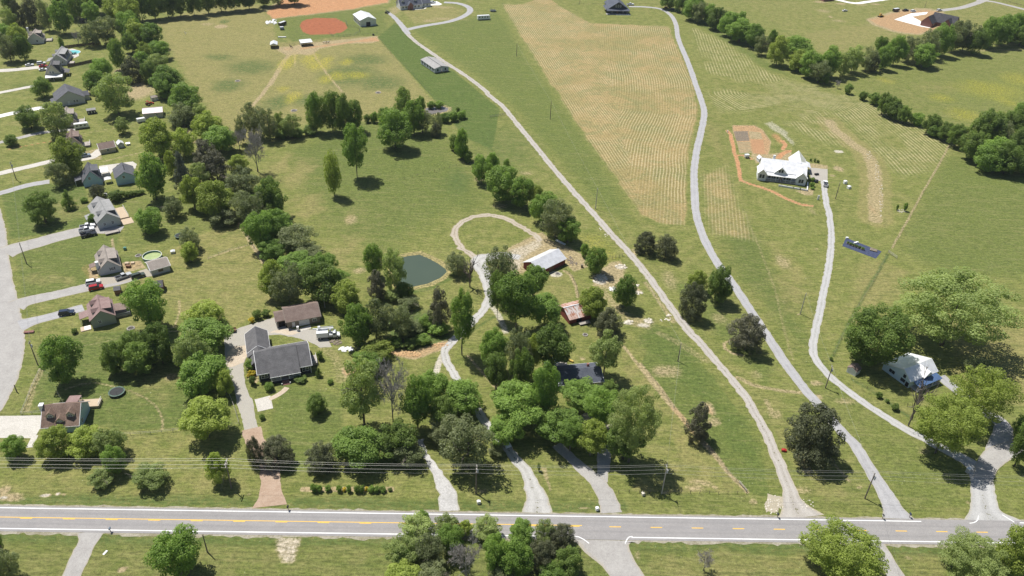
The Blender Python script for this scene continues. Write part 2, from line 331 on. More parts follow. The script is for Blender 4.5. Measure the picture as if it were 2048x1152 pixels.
# quarry-like rubble by the shed, bare ground round the barn
for P in ('J',):
    paint('bare', m_poly(gs('J', [(590,455),(740,375),(860,320),(920,380),(1060,430),(1190,500),(1215,590),(1090,625),(1040,545),(800,620),(640,660),(560,560)]), 1.2, 1.0), 0.85)
    paint('pale', m_poly(gs('J', [(590,470),(760,400),(850,370),(880,420),(740,500),(700,620),(640,650)]), 1.8, 1.2), 0.45)
    paint('bare', m_poly(gs('J', [(1230,660),(1380,560),(1450,540),(1520,590),(1480,650),(1640,780),(1600,810),(1420,780),(1250,740)]), 1.5, 1.5), 0.8)
    for x, y, a, b in [(1310,700,55,30),(1470,590,40,18),(1310,660,45,14),(1600,735,14,10),(1400,765,30,16),(1600,790,40,12),(1520,1015,35,16),(1680,1005,35,18),(1640,1040,50,16)]:
        u, v = px('J', x, y); paint('pale', m_blob(u, v, a/3.84, b/3.84, 0.7, 0.8), 0.8)
    paint('bare', m_poly(gs('J', [(1180,740),(1300,720),(1420,830),(1560,960),(1740,990),(1700,1080),(1560,1060),(1400,900)]), 2, 2), 0.5)
    paint('dry', m_poly(gs('J', [(880,640),(1060,620),(1130,820),(1010,880),(880,790)]), 2, 1.5), 0.55)
    paint('bare', m_line(gs('J', [(1030,620),(1080,660),(1120,740),(1135,820)]), 1.0, 0.6), 0.7)
    paint('pale', m_blob(*px('J', 965, 645), 14, 6, 0.3, 0.3), 0.7)
# mulch heap, tracks, paths
mulch = gs('G', [(1370,550),(1430,535),(1560,545),(1690,500),(1740,480),(1830,465),(1850,480),(1750,550),(1640,590),(1560,610),(1490,600)])
paint('red', m_poly(mulch, 1.0, 1.0), 0.42); paint('bare', m_poly(mulch, 1.0, 1.0), 1.0)
paint('red', m_blob(*px('G', 1065, 700), 15, 11, 0.4, 0.8), 0.45); paint('bare', m_blob(*px('G', 1065, 700), 16, 12, 0.4, 0.8), 0.9)
paint('bare', m_line(gs('G', [(880,520),(960,600),(990,680),(1010,760)]), 4.0, 2.0, 1.0), 0.35)
tracks = [('G', [(1845,500),(1790,580),(1750,650),(1730,740)], 1.6, 0.9, 'pale'), ('K', [(290,200),(380,300),(450,380),(500,440)], 0.5, 0.8, 'bare'),
  ('C', [(500,840),(620,800),(740,790),(840,810),(1000,850),(1120,910),(1190,960),(1230,1020),(1255,1140)], 0.5, 0.55, 'bare'), ('C', [(1375,160),(1380,250),(1340,360),(1250,385)], 0.6, 0.6, 'bare'),
  ('C', [(1240,400),(1340,395),(1450,370)], 0.5, 0.6, 'bare'), ('C', [(500,530),(700,495),(900,450)], 0.6, 0.4, 'bare'),
  ('C', [(200,1000),(250,830),(320,680)], 2.0, 0.45, 'bare'), ('C', [(1240,1152),(1250,1060)], 0.5, 0.5, 'bare'),
  ('B', [(50,75),(200,45),(390,10)], 0.8, 0.7, 'red'), ('A', [(590,1035),(750,1005),(900,985),(1040,945)], 0.8, 0.5, 'bare'), ('B', [(800,165),(950,125),(1100,95)], 1.0, 0.6, 'bare'),
  ('B', [(1230,640),(1400,590),(1500,560)], 0.7, 0.4, 'bare'), ('B', [(1600,910),(1760,850),(1900,810)], 0.8, 0.6, 'bare'), ('B', [(860,760),(880,860)], 0.8, 0.7, 'bare'),
  ('F', [(300,640),(350,720),(420,830),(490,940)], 1.6, 0.75, 'bare'), ('Q', [(460,360),(520,440),(560,520),(590,500)], 2.2, 0.75, 'bare'),
  ('W', [(0,340),(130,490),(260,670),(400,850),(520,970),(660,1150)], 1.2, 0.75, 'bare'), ('K', [(1480,120),(1640,320),(1780,500),(1900,640),(1966,720)], 1.0, 0.7, 'bare'),
  ('L', [(1530,110),(1620,220),(1720,340),(1880,510)], 1.0, 0.8, 'bare'), ('W', [(740,440),(860,500),(960,520),(1100,545),(1230,560)], 1.6, 0.6, 'bare'),
  ('W', [(150,100),(300,180),(420,260),(520,310)], 3.0, 0.35, 'bare'), ('W', [(970,620),(1010,700)], 1.5, 0.5, 'bare'),
  ('W', [(640,180),(650,220),(720,260),(790,270)], 0.8, 0.8, 'bare'), ('W', [(640,180),(700,150),(780,150)], 0.8, 0.6, 'bare'),
  ('W', [(1240,1060),(1280,1152)], 3.0, 0.5, 'bare'), ('P', [(620,280),(690,360),(740,420)], 0.7, 0.6, 'bare'),
  ('O', [(800,0),(700,190),(560,450),(500,580)], 0.7, 0.75, 'weed'), ('S', [(1390,40),(1300,210),(1160,450),(1060,640),(950,830)], 0.8, 0.6, 'bare'), ('S', [(920,880),(780,1130)], 0.8, 0.8, 'weed'),
  ('R', [(1180,0),(1280,240),(1420,600),(1500,960),(1560,1150)], 1.0, 0.35, 'bare'), ('R', [(430,560),(560,740),(640,860)], 1.8, 0.5, 'bare'), ('R', [(330,0),(440,160),(560,260)], 0.8, 0.3, 'bare'),
  ('J', [(320,1090),(400,1030),(480,975)], 0.5, 0.7, 'weed'), ('J', [(480,975),(560,960)], 0.5, 0.7, 'weed'), ('J', [(470,880),(520,950),(560,1040),(580,1090)], 2.0, 0.6, 'pale'),
  ('O', [(640,760),(760,830),(900,920),(1000,1000),(1100,1060)], 0.6, 0.8, 'weed'), ('K', [(860,1060),(890,1140)], 0.5, 0.6, 'bare'), ('L', [(340,330),(385,500)], 0.5, 0.6, 'bare')]
for t, P, w, a, ch in tracks: paint(ch, m_line(gs(t, P), w, 0.7, 0.3), a)
for t, x, y, a, b, am in [('C',1315,750,45,26,.6),('C',1005,375,28,16,.6),('C',440,880,40,20,.3),('K',1180,225,30,14,.6),('K',1790,310,90,45,.6),('K',1690,370,16,10,.6),('W',230,390,90,50,.55),('W',530,680,40,50,.75),('W',560,780,60,40,.6),
   ('W',1040,720,60,40,.5),('W',1360,490,50,20,.6),('W',1380,590,30,22,.6),('W',880,420,60,40,.4),('O',350,800,40,20,.6),('O',590,930,100,30,.45),('O',240,265,14,7,.7),('O',130,170,40,20,.3),('P',430,180,60,30,.4),('P',820,460,24,14,.6),
   ('P',1660,390,30,40,.5),('P',1640,575,30,16,.5),('P',1300,200,60,40,.4),('R',1480,400,60,60,.5),('R',1740,300,12,6,.7),('R',1000,830,70,50,.4),('R',620,540,60,90,.45),('R',330,330,30,40,.6),('N',1060,375,36,18,.9),('N',860,700,30,40,.4),
   ('N',1020,430,20,10,.7),('E',985,710,26,14,.7),('E',340,850,30,16,.7),('E',1430,30,50,12,.5),('A',1700,205,45,12,.8),('A',1590,185,60,14,.5),('A',1830,620,26,10,.8),('A',910,545,40,20,.7),('A',945,1000,40,16,.3),
   ('M',430,85,60,14,.5),('M',480,130,20,6,.8),('M',540,160,60,10,.5),('M',400,15,50,8,.8),('M',700,35,60,6,.8),('M',820,30,40,6,.8),('M',560,30,40,6,.8),('V',1040,640,60,16,.5),('V',850,890,70,22,.5),('V',700,680,50,26,.6),
   ('F',110,690,12,8,.6),('F',1160,610,40,40,.5),('F',1230,1000,50,20,.6),('D',1900,515,16,10,.6),('H',1780,505,40,16,.5),('H',430,480,14,8,.4),('L',1920,590,30,26,.5),('L',1040,1010,30,40,.4),('L',640,632,60,7,.7)]:
    u, v = px(t, x, y); k = TL[t][2]; paint('bare', m_blob(u, v, a/k, b/k, 0.8, 1.0), am)
paint('red', m_blob(*px('W', 520, 690), 8, 14, 0.8, 1.2), 0.4); paint('red', m_line(gs('W', [(260,680),(330,760),(400,860)]), 1.8, 1.0), 0.4)
paint('weed', m_blob(*px('A', 1725, 165), 9, 3, 0.4, 0.5), 1.0); paint('bare', m_blob(*px('A', 1700, 203), 12, 3, 0.5, 0.4), 1.0)
# garden and soil paths by the farmhouse
orange = [('N', [(212,85),(235,110),(262,240),(290,330),(305,400),(315,465),(380,490),(470,515),(560,550),(660,605),(780,650),(860,660)], 1.8), ('N', [(270,268),(330,270),(400,300)], 1.6), ('N', [(630,160),(655,190),(640,225)], 2.2), ('N', [(690,238),(640,255),(600,290)], 2.6)]
for t, P, w in orange: paint('red', m_line(gs(t, P), w, 0.7, 0.6), 0.8); paint('bare', m_line(gs(t, P), w*1.0, 0.6, 0.6), 0.8)
gard = gs('N', [(245,42),(425,42),(480,75),(548,165),(525,272),(400,262),(395,240),(310,255),(255,90)])
paint('bare', m_poly(gard, 0.6, 0.3), 1.0); paint('red', m_poly(gard, 0.6, 0.3), 0.5)
for x, y, a, b in [(580,125,36,26),(600,150,30,40)]: u, v = px('N', x, y); paint('red', m_blob(u, v, a/3.84, b/3.84, 0.6, 1.0), 0.55)
paint('pale', m_poly(gs('N', [(480,20),(560,10),(640,70),(740,170),(720,200),(640,130)]), 2, 2), 0.45)
strip = [('N', [(985,10),(1060,90),(1170,180),(1270,255),(1320,330),(1345,450),(1350,560),(1345,660),(1345,765)], 7.0)]
for t, P, w in strip: paint('bare', m_line(gs(t, P), w*0.8, 2.0, 1.4), 0.6); paint('dry', m_line(gs(t, P), w*2, 3, 1.2), 0.8)
paint('red', m_blob(*px('N', 1330, 690), 10, 14, 0.8), 0.35)
paint('bare', m_poly(gs('N', [(385,265),(450,270),(700,240),(720,290),(850,330),(975,345),(985,380),(830,370),(430,330)]), 0.8, 0.6), 0.75)
paint('bare', m_poly(gs('N', [(735,545),(870,530),(868,580),(800,575)]), 0.6, 0.4), 0.8); paint('pale', m_blob(*px('N', 1065, 243), 10, 3, 0.4, 0.5), 0.9)
paint('red', m_poly(gs('M', [(765,150),(900,115),(1000,85),(1200,75),(1320,85),(1300,230),(1150,265),(960,240),(830,190)]), 2.0, 1.5), 0.5); paint('bare', m_poly(gs('M', [(745,150),(900,105),(1000,75),(1200,60),(1360,85),(1320,240),(1150,270),(940,245),(810,195)]), 2.5, 2), 0.8)
paint('bare', m_line(gs('M', [(1720,25),(1966,75)]), 7, 2), 0.3); paint('bare', m_line(gs('M', [(1600,390),(1966,380)]), 4, 2, 1), 0.4)
# beds and soil round the near house
paint('bare', m_poly(gs('G', [(265,640),(330,610),(360,690),(380,780),(320,810),(280,740)]), 0.5, 0.4), 0.7)
paint('weed', m_poly(gs('G', [(1150,280),(1700,240),(1830,460),(1690,490),(1560,530),(1400,530),(1370,420)]), 3, 2), 0.9); paint('weed', m_poly(gs('Y', [(1180,700),(1500,700),(1600,900),(1440,980),(1160,990)]), 3, 2), 0.9)
paint('bare', m_line(gs('H', [(410,490),(700,492),(1080,490)]), 1.6, 0.5, 0.3), 0.8); paint('red', m_line(gs('H', [(410,490),(700,492),(1080,490)]), 1.2, 0.5, 0.3), 0.3)
paint('red', m_line(gs('B', [(690,980),(730,1040)]), 6, 1, 0.5), 0.35); paint('bare', m_poly(gs('B', [(670,985),(730,975),(760,1060),(690,1075)]), 0.6, 0.4), 0.9)
paint('bare', m_poly(gs('B', [(930,940),(1080,925),(1120,980),(960,1020)]), 0.6, 0.4), 0.9); paint('red', m_poly(gs('B', [(930,940),(1080,925),(1110,970),(960,1010)]), 0.6, 0.4), 0.35)
paint('bare', m_poly(gs('B', [(640,90),(760,60),(790,150),(690,155)]), 0.8, 0.5), 0.6)
# shores: ponds
POND = gs('Y', [(1205,310),(1240,285),(1300,272),(1380,263),(1440,288),(1520,330),(1580,375),(1588,395),(1540,440),(1440,485),(1310,512),(1230,500),(1190,430),(1180,350)])
POND2 = gs('E', [(1350,830),(1400,818),(1480,815),(1525,828),(1515,850),(1440,868),(1370,878),(1345,850)])
for P, ring in ((POND, 2.6), (POND2, 2.2)):
    m = m_poly(P, 0.6, 0.0); idx = _near(P, 12); d, _ = seg_dist(gx[idx]+WXn[idx], gy[idx]+WYn[idx], P, True); rm = np.zeros(NV); rm[idx] = 1-smooth(d, ring*0.7, ring*1.3); paint('bare', rm, 0.55); paint('flower', rm, 0.22 if P is POND else 0.0)
paint('lush_or_shade', m_line(gs('Y', [(1310,545),(1440,520),(1560,470),(1650,425)]), 3, 1), 0.9)
CHn = CH
gz = np.zeros(NV)
for P, dep in ((POND, 0.9), (POND2, 0.7)):
    idx = _near(P, 6); d, _ = seg_dist(gx[idx], gy[idx], P, True); s = np.where(inside(gx[idx], gy[idx], P), -d, d); gz[idx] -= dep*(1-smooth(s, -1.2, 0.6))
gi = np.arange(nr*nc).reshape(nr, nc)
FQ = np.stack([gi[:-1, :-1], gi[:-1, 1:], gi[1:, 1:], gi[1:, :-1]], -1).reshape(-1, 4)
gme = mesh_np('ground', np.stack([gx, gy, gz], 1), FQ, smooth=True)
for nm, cs in (('cover_a', ('lush_or_shade', 'dry', 'straw', 'bare')), ('cover_b', ('red', 'pale', 'flower', 'weed')), ('cover_c', ('row', 'roww', 'mow', 'thin'))):
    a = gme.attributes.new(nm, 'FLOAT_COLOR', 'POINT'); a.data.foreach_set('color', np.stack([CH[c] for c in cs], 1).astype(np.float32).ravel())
def ground_material():
    m, n, out = newmat('grassland'); t = NT(n); co = t.coords('Object')
    def sep(nm):
        a = t.attr(nm); s = t.node('ShaderNodeSeparateColor'); n.links.new(a.outputs['Color'], s.inputs[0]); return s.outputs[0], s.outputs[1], s.outputs[2], a.outputs['Alpha']
    lush_or_shade, dry, straw, bare = sep('cover_a'); red, pale, flower, weed = sep('cover_b'); row, roww, mow, clay = sep('cover_c')
    n1 = t.noise(co, 0.035, 4, 0.6); n2 = t.noise(co, 0.22, 4, 0.6); n3 = t.noise(co, 1.1, 4, 0.65); n4 = t.noise(co, 4.5, 3, 0.7)
    st = t.noise(t.coords('Object', (0.35, 1.6, 1)), 1.0, 3, 0.6)
    def streak(rz, sc):
        mp = t.node('ShaderNodeMapping'); mp.inputs['Rotation'].default_value = (0, 0, rz); mp.inputs['Scale'].default_value = sc; n.links.new(co, mp.inputs[0]); return t.noise(mp.outputs[0], 1.0, 4, 0.6)
    sA = streak(R_(58), (0.05, 0.75, 1)); sB = streak(R_(-8), (0.06, 0.7, 1)); big = t.noise(co, 0.012, 2, 0.5); stk = t.mix(t.step(big, 0.46, 0.54), sA, sB)
    n5 = t.noise(co, 0.6, 5, 0.72, 0.6)
    def sharpen(mask, nz, k=0.8):       # ragged, crisp border
        a = t.math('ADD', mask, t.math('MULTIPLY', t.math('SUBTRACT', nz, 0.5), k)); return t.math('MULTIPLY', t.step(a, 0.12, 0.78), t.math('MINIMUM', t.math('MULTIPLY', mask, 3.0), 1.0))
    gA = c4(0.124, 0.146, 0.038); gB = c4(0.208, 0.210, 0.070)          # fresh and older lawn
    base = t.mix(t.step(n2, 0.30, 0.70), gA, gB)
    base = t.mix(t.math('MULTIPLY', t.step(n1, 0.35, 0.65), 0.5), base, c4(0.158, 0.182, 0.048))
    base = t.mix(t.math('MULTIPLY', sharpen(lush_or_shade, n2, 0.7), 0.92), base, t.mix(n3, c4(0.066, 0.104, 0.025), c4(0.092, 0.136, 0.033)))
    dm = t.math('MULTIPLY', t.step(t.math('ADD', dry, t.math('MULTIPLY', t.math('SUBTRACT', n2, 0.5), 1.1)), 0.15, 1.0), 0.9)
    base = t.mix(dm, base, t.mix(n1, c4(0.262, 0.226, 0.098), c4(0.215, 0.198, 0.076)))
    wd = t.math('MULTIPLY', weed, t.step(t.math('ADD', t.math('MULTIPLY', n3, 0.6), t.math('MULTIPLY', n5, 0.4)), 0.40, 0.56)); base = t.mix(wd, base, c4(0.062, 0.102, 0.030))
    base = t.mix(t.math('MULTIPLY', t.step(stk, 0.50, 0.70), 0.42), base, c4(0.225, 0.215, 0.092)); base = t.mix(t.math('MULTIPLY', t.step(stk, 0.50, 0.30), 0.42), base, c4(0.085, 0.112, 0.034)); base = t.mix(t.math('MULTIPLY', t.step(n5, 0.56, 0.72), 0.45), base, c4(0.078, 0.108, 0.030)); base = t.mix(t.math('MULTIPLY', t.step(n5, 0.44, 0.30), 0.40), base, c4(0.235, 0.222, 0.100))
    # mower swaths
    mw = t.math('SINE', t.math('MULTIPLY', t.math('ADD', t.node('ShaderNodeSeparateXYZ').outputs[1], 0.0), 1.0))
    sx = t.node('ShaderNodeSeparateXYZ'); n.links.new(co, sx.inputs[0])
    mw = t.math('SINE', t.math('MULTIPLY', t.math('ADD', t.math('SUBTRACT', sx.outputs[1], t.math('MULTIPLY', sx.outputs[0], 0.034)), t.math('MULTIPLY', n2, 1.2)), 2.9))
    base = t.mix(t.math('MULTIPLY', t.math('MULTIPLY', mow, t.step(mw, -0.2, 1.0)), 0.28), base, c4(0.085, 0.085, 0.032))
    base = t.mix(t.math('MULTIPLY', wd, 0.75), base, t.mix(n3, c4(0.056, 0.098, 0.028), c4(0.10, 0.14, 0.045)))
    # stubble
    sb = t.mix(t.step(n1, 0.38, 0.62), c4(0.325, 0.240, 0.115), c4(0.245, 0.202, 0.085)); sb = t.mix(t.math('MULTIPLY', t.step(t.noise(co, 0.09, 5, 0.7, 0.8), 0.46, 0.62), 0.75), sb, c4(0.195, 0.190, 0.080)); sb = t.mix(t.math('MULTIPLY', t.step(n5, 0.52, 0.70), 0.4), sb, c4(0.21, 0.19, 0.085))
    base = t.mix(t.math('MULTIPLY', t.step(t.math('ADD', straw, t.math('MULTIPLY', t.math('SUBTRACT', n2, 0.5), 0.35)), 0.2, 0.7), 0.9), base, sb)
    rs = t.math('SINE', t.math('MULTIPLY', t.math('ADD', row, t.math('MULTIPLY', n2, 0.18)), 6.2832))
    rw = t.math('MULTIPLY', t.math('MULTIPLY', roww, t.step(rs, 0.0, 0.95)), t.step(n2, 0.15, 0.55))
    base = t.mix(t.math('MULTIPLY', rw, 0.6), base, t.mix(n2, c4(0.54, 0.46, 0.30), c4(0.44, 0.385, 0.24)))
    rd = t.math('MULTIPLY', t.math('MULTIPLY', roww, t.step(rs, -0.3, -0.95)), 0.34); base = t.mix(rd, base, c4(0.125, 0.125, 0.045))
    # soils
    bm = sharpen(bare, n3, 0.9); soil = t.mix(t.step(n3, 0.3, 0.7), c4(0.28, 0.222, 0.130), c4(0.385, 0.308, 0.190))
    base = t.mix(t.math('MULTIPLY', bm, 0.88), base, soil)
    rm = sharpen(red, n3, 0.5); rc = t.mix(n2, c4(0.38, 0.185, 0.090), c4(0.47, 0.265, 0.145)); base = t.mix(t.math('MULTIPLY', rm, t.math('MINIMUM', t.math('MULTIPLY', red, 1.5), 0.95)), base, rc)
    base = t.mix(t.math('MULTIPLY', sharpen(clay, n3, 0.4), 0.95), base, t.mix(n2, c4(0.285, 0.092, 0.048), c4(0.345, 0.125, 0.068)))
    pm = sharpen(pale, n3, 0.9); base = t.mix(t.math('MULTIPLY', pm, 0.85), base, t.mix(n4, c4(0.36, 0.33, 0.29), c4(0.62, 0.57, 0.50)))
    fm = t.math('MULTIPLY', flower, t.step(n3, 0.40, 0.62)); base = t.mix(fm, base, c4(0.36, 0.32, 0.035))
    # blades: fine light and dark flecks, tiny pale heads
    fl = t.math('ADD', t.math('MULTIPLY', n4, 0.9), t.math('MULTIPLY', t.math('ADD', n3, st), 0.55))
    base = t.mix(1.0, base, t.mix(t.step(fl, 0.72, 1.28), c4(0.46, 0.49, 0.46), c4(1.52, 1.48, 1.44)), 'MULTIPLY')
    wn = t.noise(co, 2.2, 1, 0.5); base = t.mix(t.math('MULTIPLY', t.step(wn, 0.75, 0.79), t.step(n1, 0.45, 0.6)), base, c4(0.55, 0.53, 0.42))
    h = t.math('ADD', t.math('MULTIPLY', n3, 0.6), n4)
    t.bsdf(out, base, 0.95, 0.0, 0.15, t.bump(h, 0.55, 0.25)); return m
gme.materials.append(ground_material())
ground = link('ground', gme); tag(ground, kind='structure')
# ------------------------------------------------------------------ ROADS, DRIVES, PADS, WATER
def catmull(P, step=1.2):
    P = [np.array(p, float) for p in P]; P = [2*P[0]-P[1]]+P+[2*P[-1]-P[-2]]; out = []
    for i in range(1, len(P)-2):
        a, b, c, d = P[i-1:i+3]; n = max(2, int(np.linalg.norm(c[:2]-b[:2])/step))
        for k in range(n):
            t = k/n; out.append(0.5*((2*b)+(c-a)*t+(2*a-5*b+4*c-d)*t*t+(3*b-a-3*c+d)*t**3))
    out.append(P[-2]); return np.array(out)
def n1d(x, seed): return float(vnoise(np.array([x]), np.array([seed*3.7]), 1.0, seed)[0])-0.5
LANES = ('gravel_lane', 'paved_lane', 'driveway')
def strip(name, P, w, mat, z=0.03, jit=0.35, cut=0.0, cols=6):
    """P: list of (x, y[, width]); UV: across 0..1, along in metres"""
    keep = [P[0]]
    for p in P[1:]:                      # survey points taken twice where two readings overlap: keep the line going forward
        if np.hypot(p[0]-keep[-1][0], p[1]-keep[-1][1]) < 2.0*(1 if w > 1 else 0.1): continue
        if len(keep) > 1 and (p[0]-keep[-1][0])*(keep[-1][0]-keep[-2][0])+(p[1]-keep[-1][1])*(keep[-1][1]-keep[-2][1]) < 0 and w > 1 and name in LANES: continue
        keep.append(p)
    P = keep
    Q = np.array([(p[0], p[1], p[2] if len(p) > 2 else w) for p in P]); C = catmull(Q, 1.1); seed = abs(hash(name)) % 97 if False else len(name)*7+int(abs(P[0][0])) % 50
    T = np.gradient(C[:, :2], axis=0); T /= np.linalg.norm(T, axis=1)[:, None]; N = np.stack([-T[:, 1], T[:, 0]], 1)
    s = np.concatenate([[0], np.cumsum(np.linalg.norm(np.diff(C[:, :2], axis=0), axis=1))])
    jl = np.array([n1d(a*0.7, seed)+0.5*n1d(a*2.1, seed+5) for a in s])*jit*2; jr = np.array([n1d(a*0.7, seed+9)+0.5*n1d(a*2.1, seed+14) for a in s])*jit*2
    V = []; UV = []
    for k in range(cols+1):
        f = k/cols; off = (C[:, 2]/2+jl)*(1-f)-(C[:, 2]/2+jr)*f
        V.append(np.column_stack([C[:, :2]+N*off[:, None], np.full(len(C), z)])); UV.append(np.column_stack([np.full(len(C), f), s]))
    V = np.array(V); UV = np.array(UV).reshape(-1, 2); n = len(C); idx = np.arange((cols+1)*n).reshape(cols+1, n)
    F = np.stack([idx[:-1, :-1], idx[1:, :-1], idx[1:, 1:], idx[:-1, 1:]], -1).reshape(-1, 4)
    me = mesh_np(name, V.reshape(-1, 3), F, mat); uv = me.uv_layers.new(name='UVMap'); uv.data.foreach_set('uv', UV[F.ravel()].astype(np.float32).ravel())
    o = link(name, me); tag(o, kind='structure'); return o
def sheet(name, P, mat, z=0.03, jit=0.25, kind='structure', parent=None, step=0.8):
    out = []; n = len(P); cx = sum(p[0] for p in P)/n; cy = sum(p[1] for p in P)/n
    A = sum(P[i][0]*P[(i+1) % n][1]-P[(i+1) % n][0]*P[i][1] for i in range(n))
    if A < 0: P = P[::-1]
    for i in range(n):
        a = np.array(P[i], float); b = np.array(P[(i+1) % n], float); L = np.linalg.norm(b-a); k = max(1, int(L/step)) if jit > 0 else 1
        for j in range(k):
            p = a+(b-a)*j/k
            if jit > 0: p = p+np.array([float(vnoise(p[:1], p[1:2], 1.1, 5)[0])-0.5, float(vnoise(p[:1], p[1:2], 1.1, 15)[0])-0.5])*2*jit
            out.append((p[0], p[1], z))
    o = MB().poly(*out).build(name, mat, parent)
    if kind: tag(o, kind=kind)
    return o
def road_mat(name, c1, c2, track=None, grass=0.0, crack=False, edge=None, fine=6.0):
    m, n, out = newmat(name); t = NT(n); co = t.coords('Object'); uv = t.coords('UV'); s = t.node('ShaderNodeSeparateXYZ'); n.links.new(uv, s.inputs[0]); u = s.outputs[0]
    n2 = t.noise(co, 0.25, 4, 0.6); n3 = t.noise(co, 1.3, 4, 0.65); n4 = t.noise(co, fine, 3, 0.7)
    col = t.mix(t.step(t.math('ADD', t.math('MULTIPLY', n2, 0.5), t.math('MULTIPLY', n3, 0.5)), 0.34, 0.66), c1, c2)
    if track is not None:    # two wheel paths polished paler
        d = t.math('ABSOLUTE', t.math('SUBTRACT', t.math('ABSOLUTE', t.math('SUBTRACT', u, 0.5)), 0.23)); col = t.mix(t.math('MULTIPLY', t.step(d, 0.14, 0.03), 0.55), col, track)
    if grass > 0:            # weeds on the crown of the drive
        d = t.math('ABSOLUTE', t.math('SUBTRACT', u, 0.5)); gmk = t.math('MULTIPLY', t.step(d, 0.10, 0.02), t.step(n3, 0.66-grass*0.3, 0.72-grass*0.25)); col = t.mix(gmk, col, c4(0.12, 0.115, 0.05))
    if edge is not None:
        d = t.math('ABSOLUTE', t.math('SUBTRACT', u, 0.5)); em = t.step(t.math('ADD', d, t.math('MULTIPLY', t.math('SUBTRACT', n3, 0.5), 0.3)), 0.40, 0.50); col = t.mix(t.math('MULTIPLY', em, 0.75), col, edge)
    if crack:
        so = t.node('ShaderNodeSeparateXYZ'); n.links.new(co, so.inputs[0]); dd = t.math('SUBTRACT', t.math('SUBTRACT', so.outputs[1], 137.3), t.math('MULTIPLY', so.outputs[0], 0.0318))
        lane = t.math('ABSOLUTE', t.math('SUBTRACT', t.math('ABSOLUTE', dd), 1.65)); col = t.mix(t.math('MULTIPLY', t.step(lane, 0.55, 0.1), 0.22), col, c4(0.17, 0.165, 0.165)); col = t.mix(t.math('MULTIPLY', t.step(t.noise(co, 0.045, 2), 0.60, 0.64), 0.14), col, c4(0.2, 0.2, 0.2))
        # tyre-darkened bands along the lanes
        sx = t.node('ShaderNodeSeparateXYZ'); n.links.new(t.coords('Object', (0.012, 0.9, 1)), sx.inputs[0]); bn = t.noise(t.coords('Object', (0.01, 1.1, 1)), 1.0, 2, 0.5); col = t.mix(t.math('MULTIPLY', t.step(bn, 0.40, 0.62), 0.20), col, c4(0.20, 0.20, 0.21))
    col = t.mix(1.0, col, t.mix(t.step(n4, 0.3, 0.7), c4(0.84, 0.84, 0.85), c4(1.15, 1.15, 1.14)), 'MULTIPLY')
    t.bsdf(out, col, 0.9, 0, 0.25, t.bump(n4, 0.3, 0.05)); return m
ASPH = road_mat('old_asphalt', c4(0.262, 0.249, 0.243), c4(0.300, 0.286, 0.279), crack=True, fine=9)
STREET = road_mat('worn_street', c4(0.30, 0.285, 0.27), c4(0.375, 0.36, 0.34), fine=5, edge=c4(0.34, 0.30, 0.23))
DRIVE_G = road_mat('grey_chip_drive', c4(0.29, 0.285, 0.29), c4(0.37, 0.365, 0.37), track=c4(0.38, 0.375, 0.38), fine=5, edge=c4(0.36, 0.33, 0.27))
DRIVE_P = road_mat('pale_limestone_drive', c4(0.315, 0.288, 0.255), c4(0.395, 0.368, 0.335), track=c4(0.43, 0.405, 0.37), grass=0.42, fine=4, edge=c4(0.38, 0.33, 0.23))
DRIVE_W = road_mat('pale_limestone_drive_weedy', c4(0.33, 0.32, 0.30), c4(0.44, 0.43, 0.41), track=c4(0.46, 0.45, 0.43), grass=0.4, fine=4, edge=c4(0.33, 0.29, 0.19))
CONC = road_mat('pale_concrete', c4(0.44, 0.415, 0.37), c4(0.53, 0.50, 0.455), fine=3)
CONC_W = road_mat('new_white_concrete', c4(0.70, 0.68, 0.65), c4(0.78, 0.76, 0.73), fine=3)
REDDRV = road_mat('red_chip_drive', c4(0.32, 0.225, 0.16), c4(0.40, 0.30, 0.225), fine=5)
TAN = road_mat('tan_gravel', c4(0.42, 0.34, 0.25), c4(0.50, 0.43, 0.34), fine=4)
WHITE_LINE = simple('white_road_paint', c4(0.70, 0.70, 0.69), c4(0.80, 0.80, 0.79), 2.0, 0.7, lo=0.3, hi=0.6)
YELLOW_LINE = simple('yellow_road_paint', c4(0.68, 0.40, 0.06), c4(0.74, 0.46, 0.08), 2.0, 0.7, lo=0.3, hi=0.6)
SHOULDER = road_mat('shoulder_grit', c4(0.20, 0.18, 0.11), c4(0.36, 0.33, 0.27), fine=4)
HY = lambda x, d=0.0: 137.35+0.0318*x+d          # the highway's centre line
def hline(name, d, x0, x1, w, mat, z, jit=0.0, parent=None):
    n = max(1, int((x1-x0)/3)); xs = np.linspace(x0, x1, n+1); V = []; F = []
    for i, x in enumerate(xs):
        V += [(x, HY(x, d-w/2), z), (x, HY(x, d+w/2), z)]
        if i: F.append((2*i-2, 2*i, 2*i+1, 2*i-1))
    o = link(name, mesh_np(name, V, F, mat), parent); return o
sh1 = strip('road_shoulder', [(x, HY(x, -4.35)) for x in range(-460, 461, 20)], 1.3, SHOULDER, 0.012, 0.5)
sh2 = strip('road_shoulder', [(x, HY(x, 3.9)) for x in range(-460, 461, 20)], 0.9, SHOULDER, 0.012, 0.35)
hw = hline('highway', -0.2, -460, 460, 8.1, ASPH, 0.052); tag(hw, kind='structure')
wl = hline('edge_line', 3.15, -460, 110.5, 0.26, WHITE_LINE, 0.058, parent=hw); hline('edge_line', 3.15, 137, 460, 0.26, WHITE_LINE, 0.058, parent=hw)
hline('edge_line', -3.4, -460, 16.2, 0.28, WHITE_LINE, 0.058, parent=hw); hline('edge_line', -3.4, 33.0, 460, 0.28, WHITE_LINE, 0.058, parent=hw)
hline('solid_centre_line', 0.16, -460, 20.5, 0.22, YELLOW_LINE, 0.058, parent=hw)
dash = None
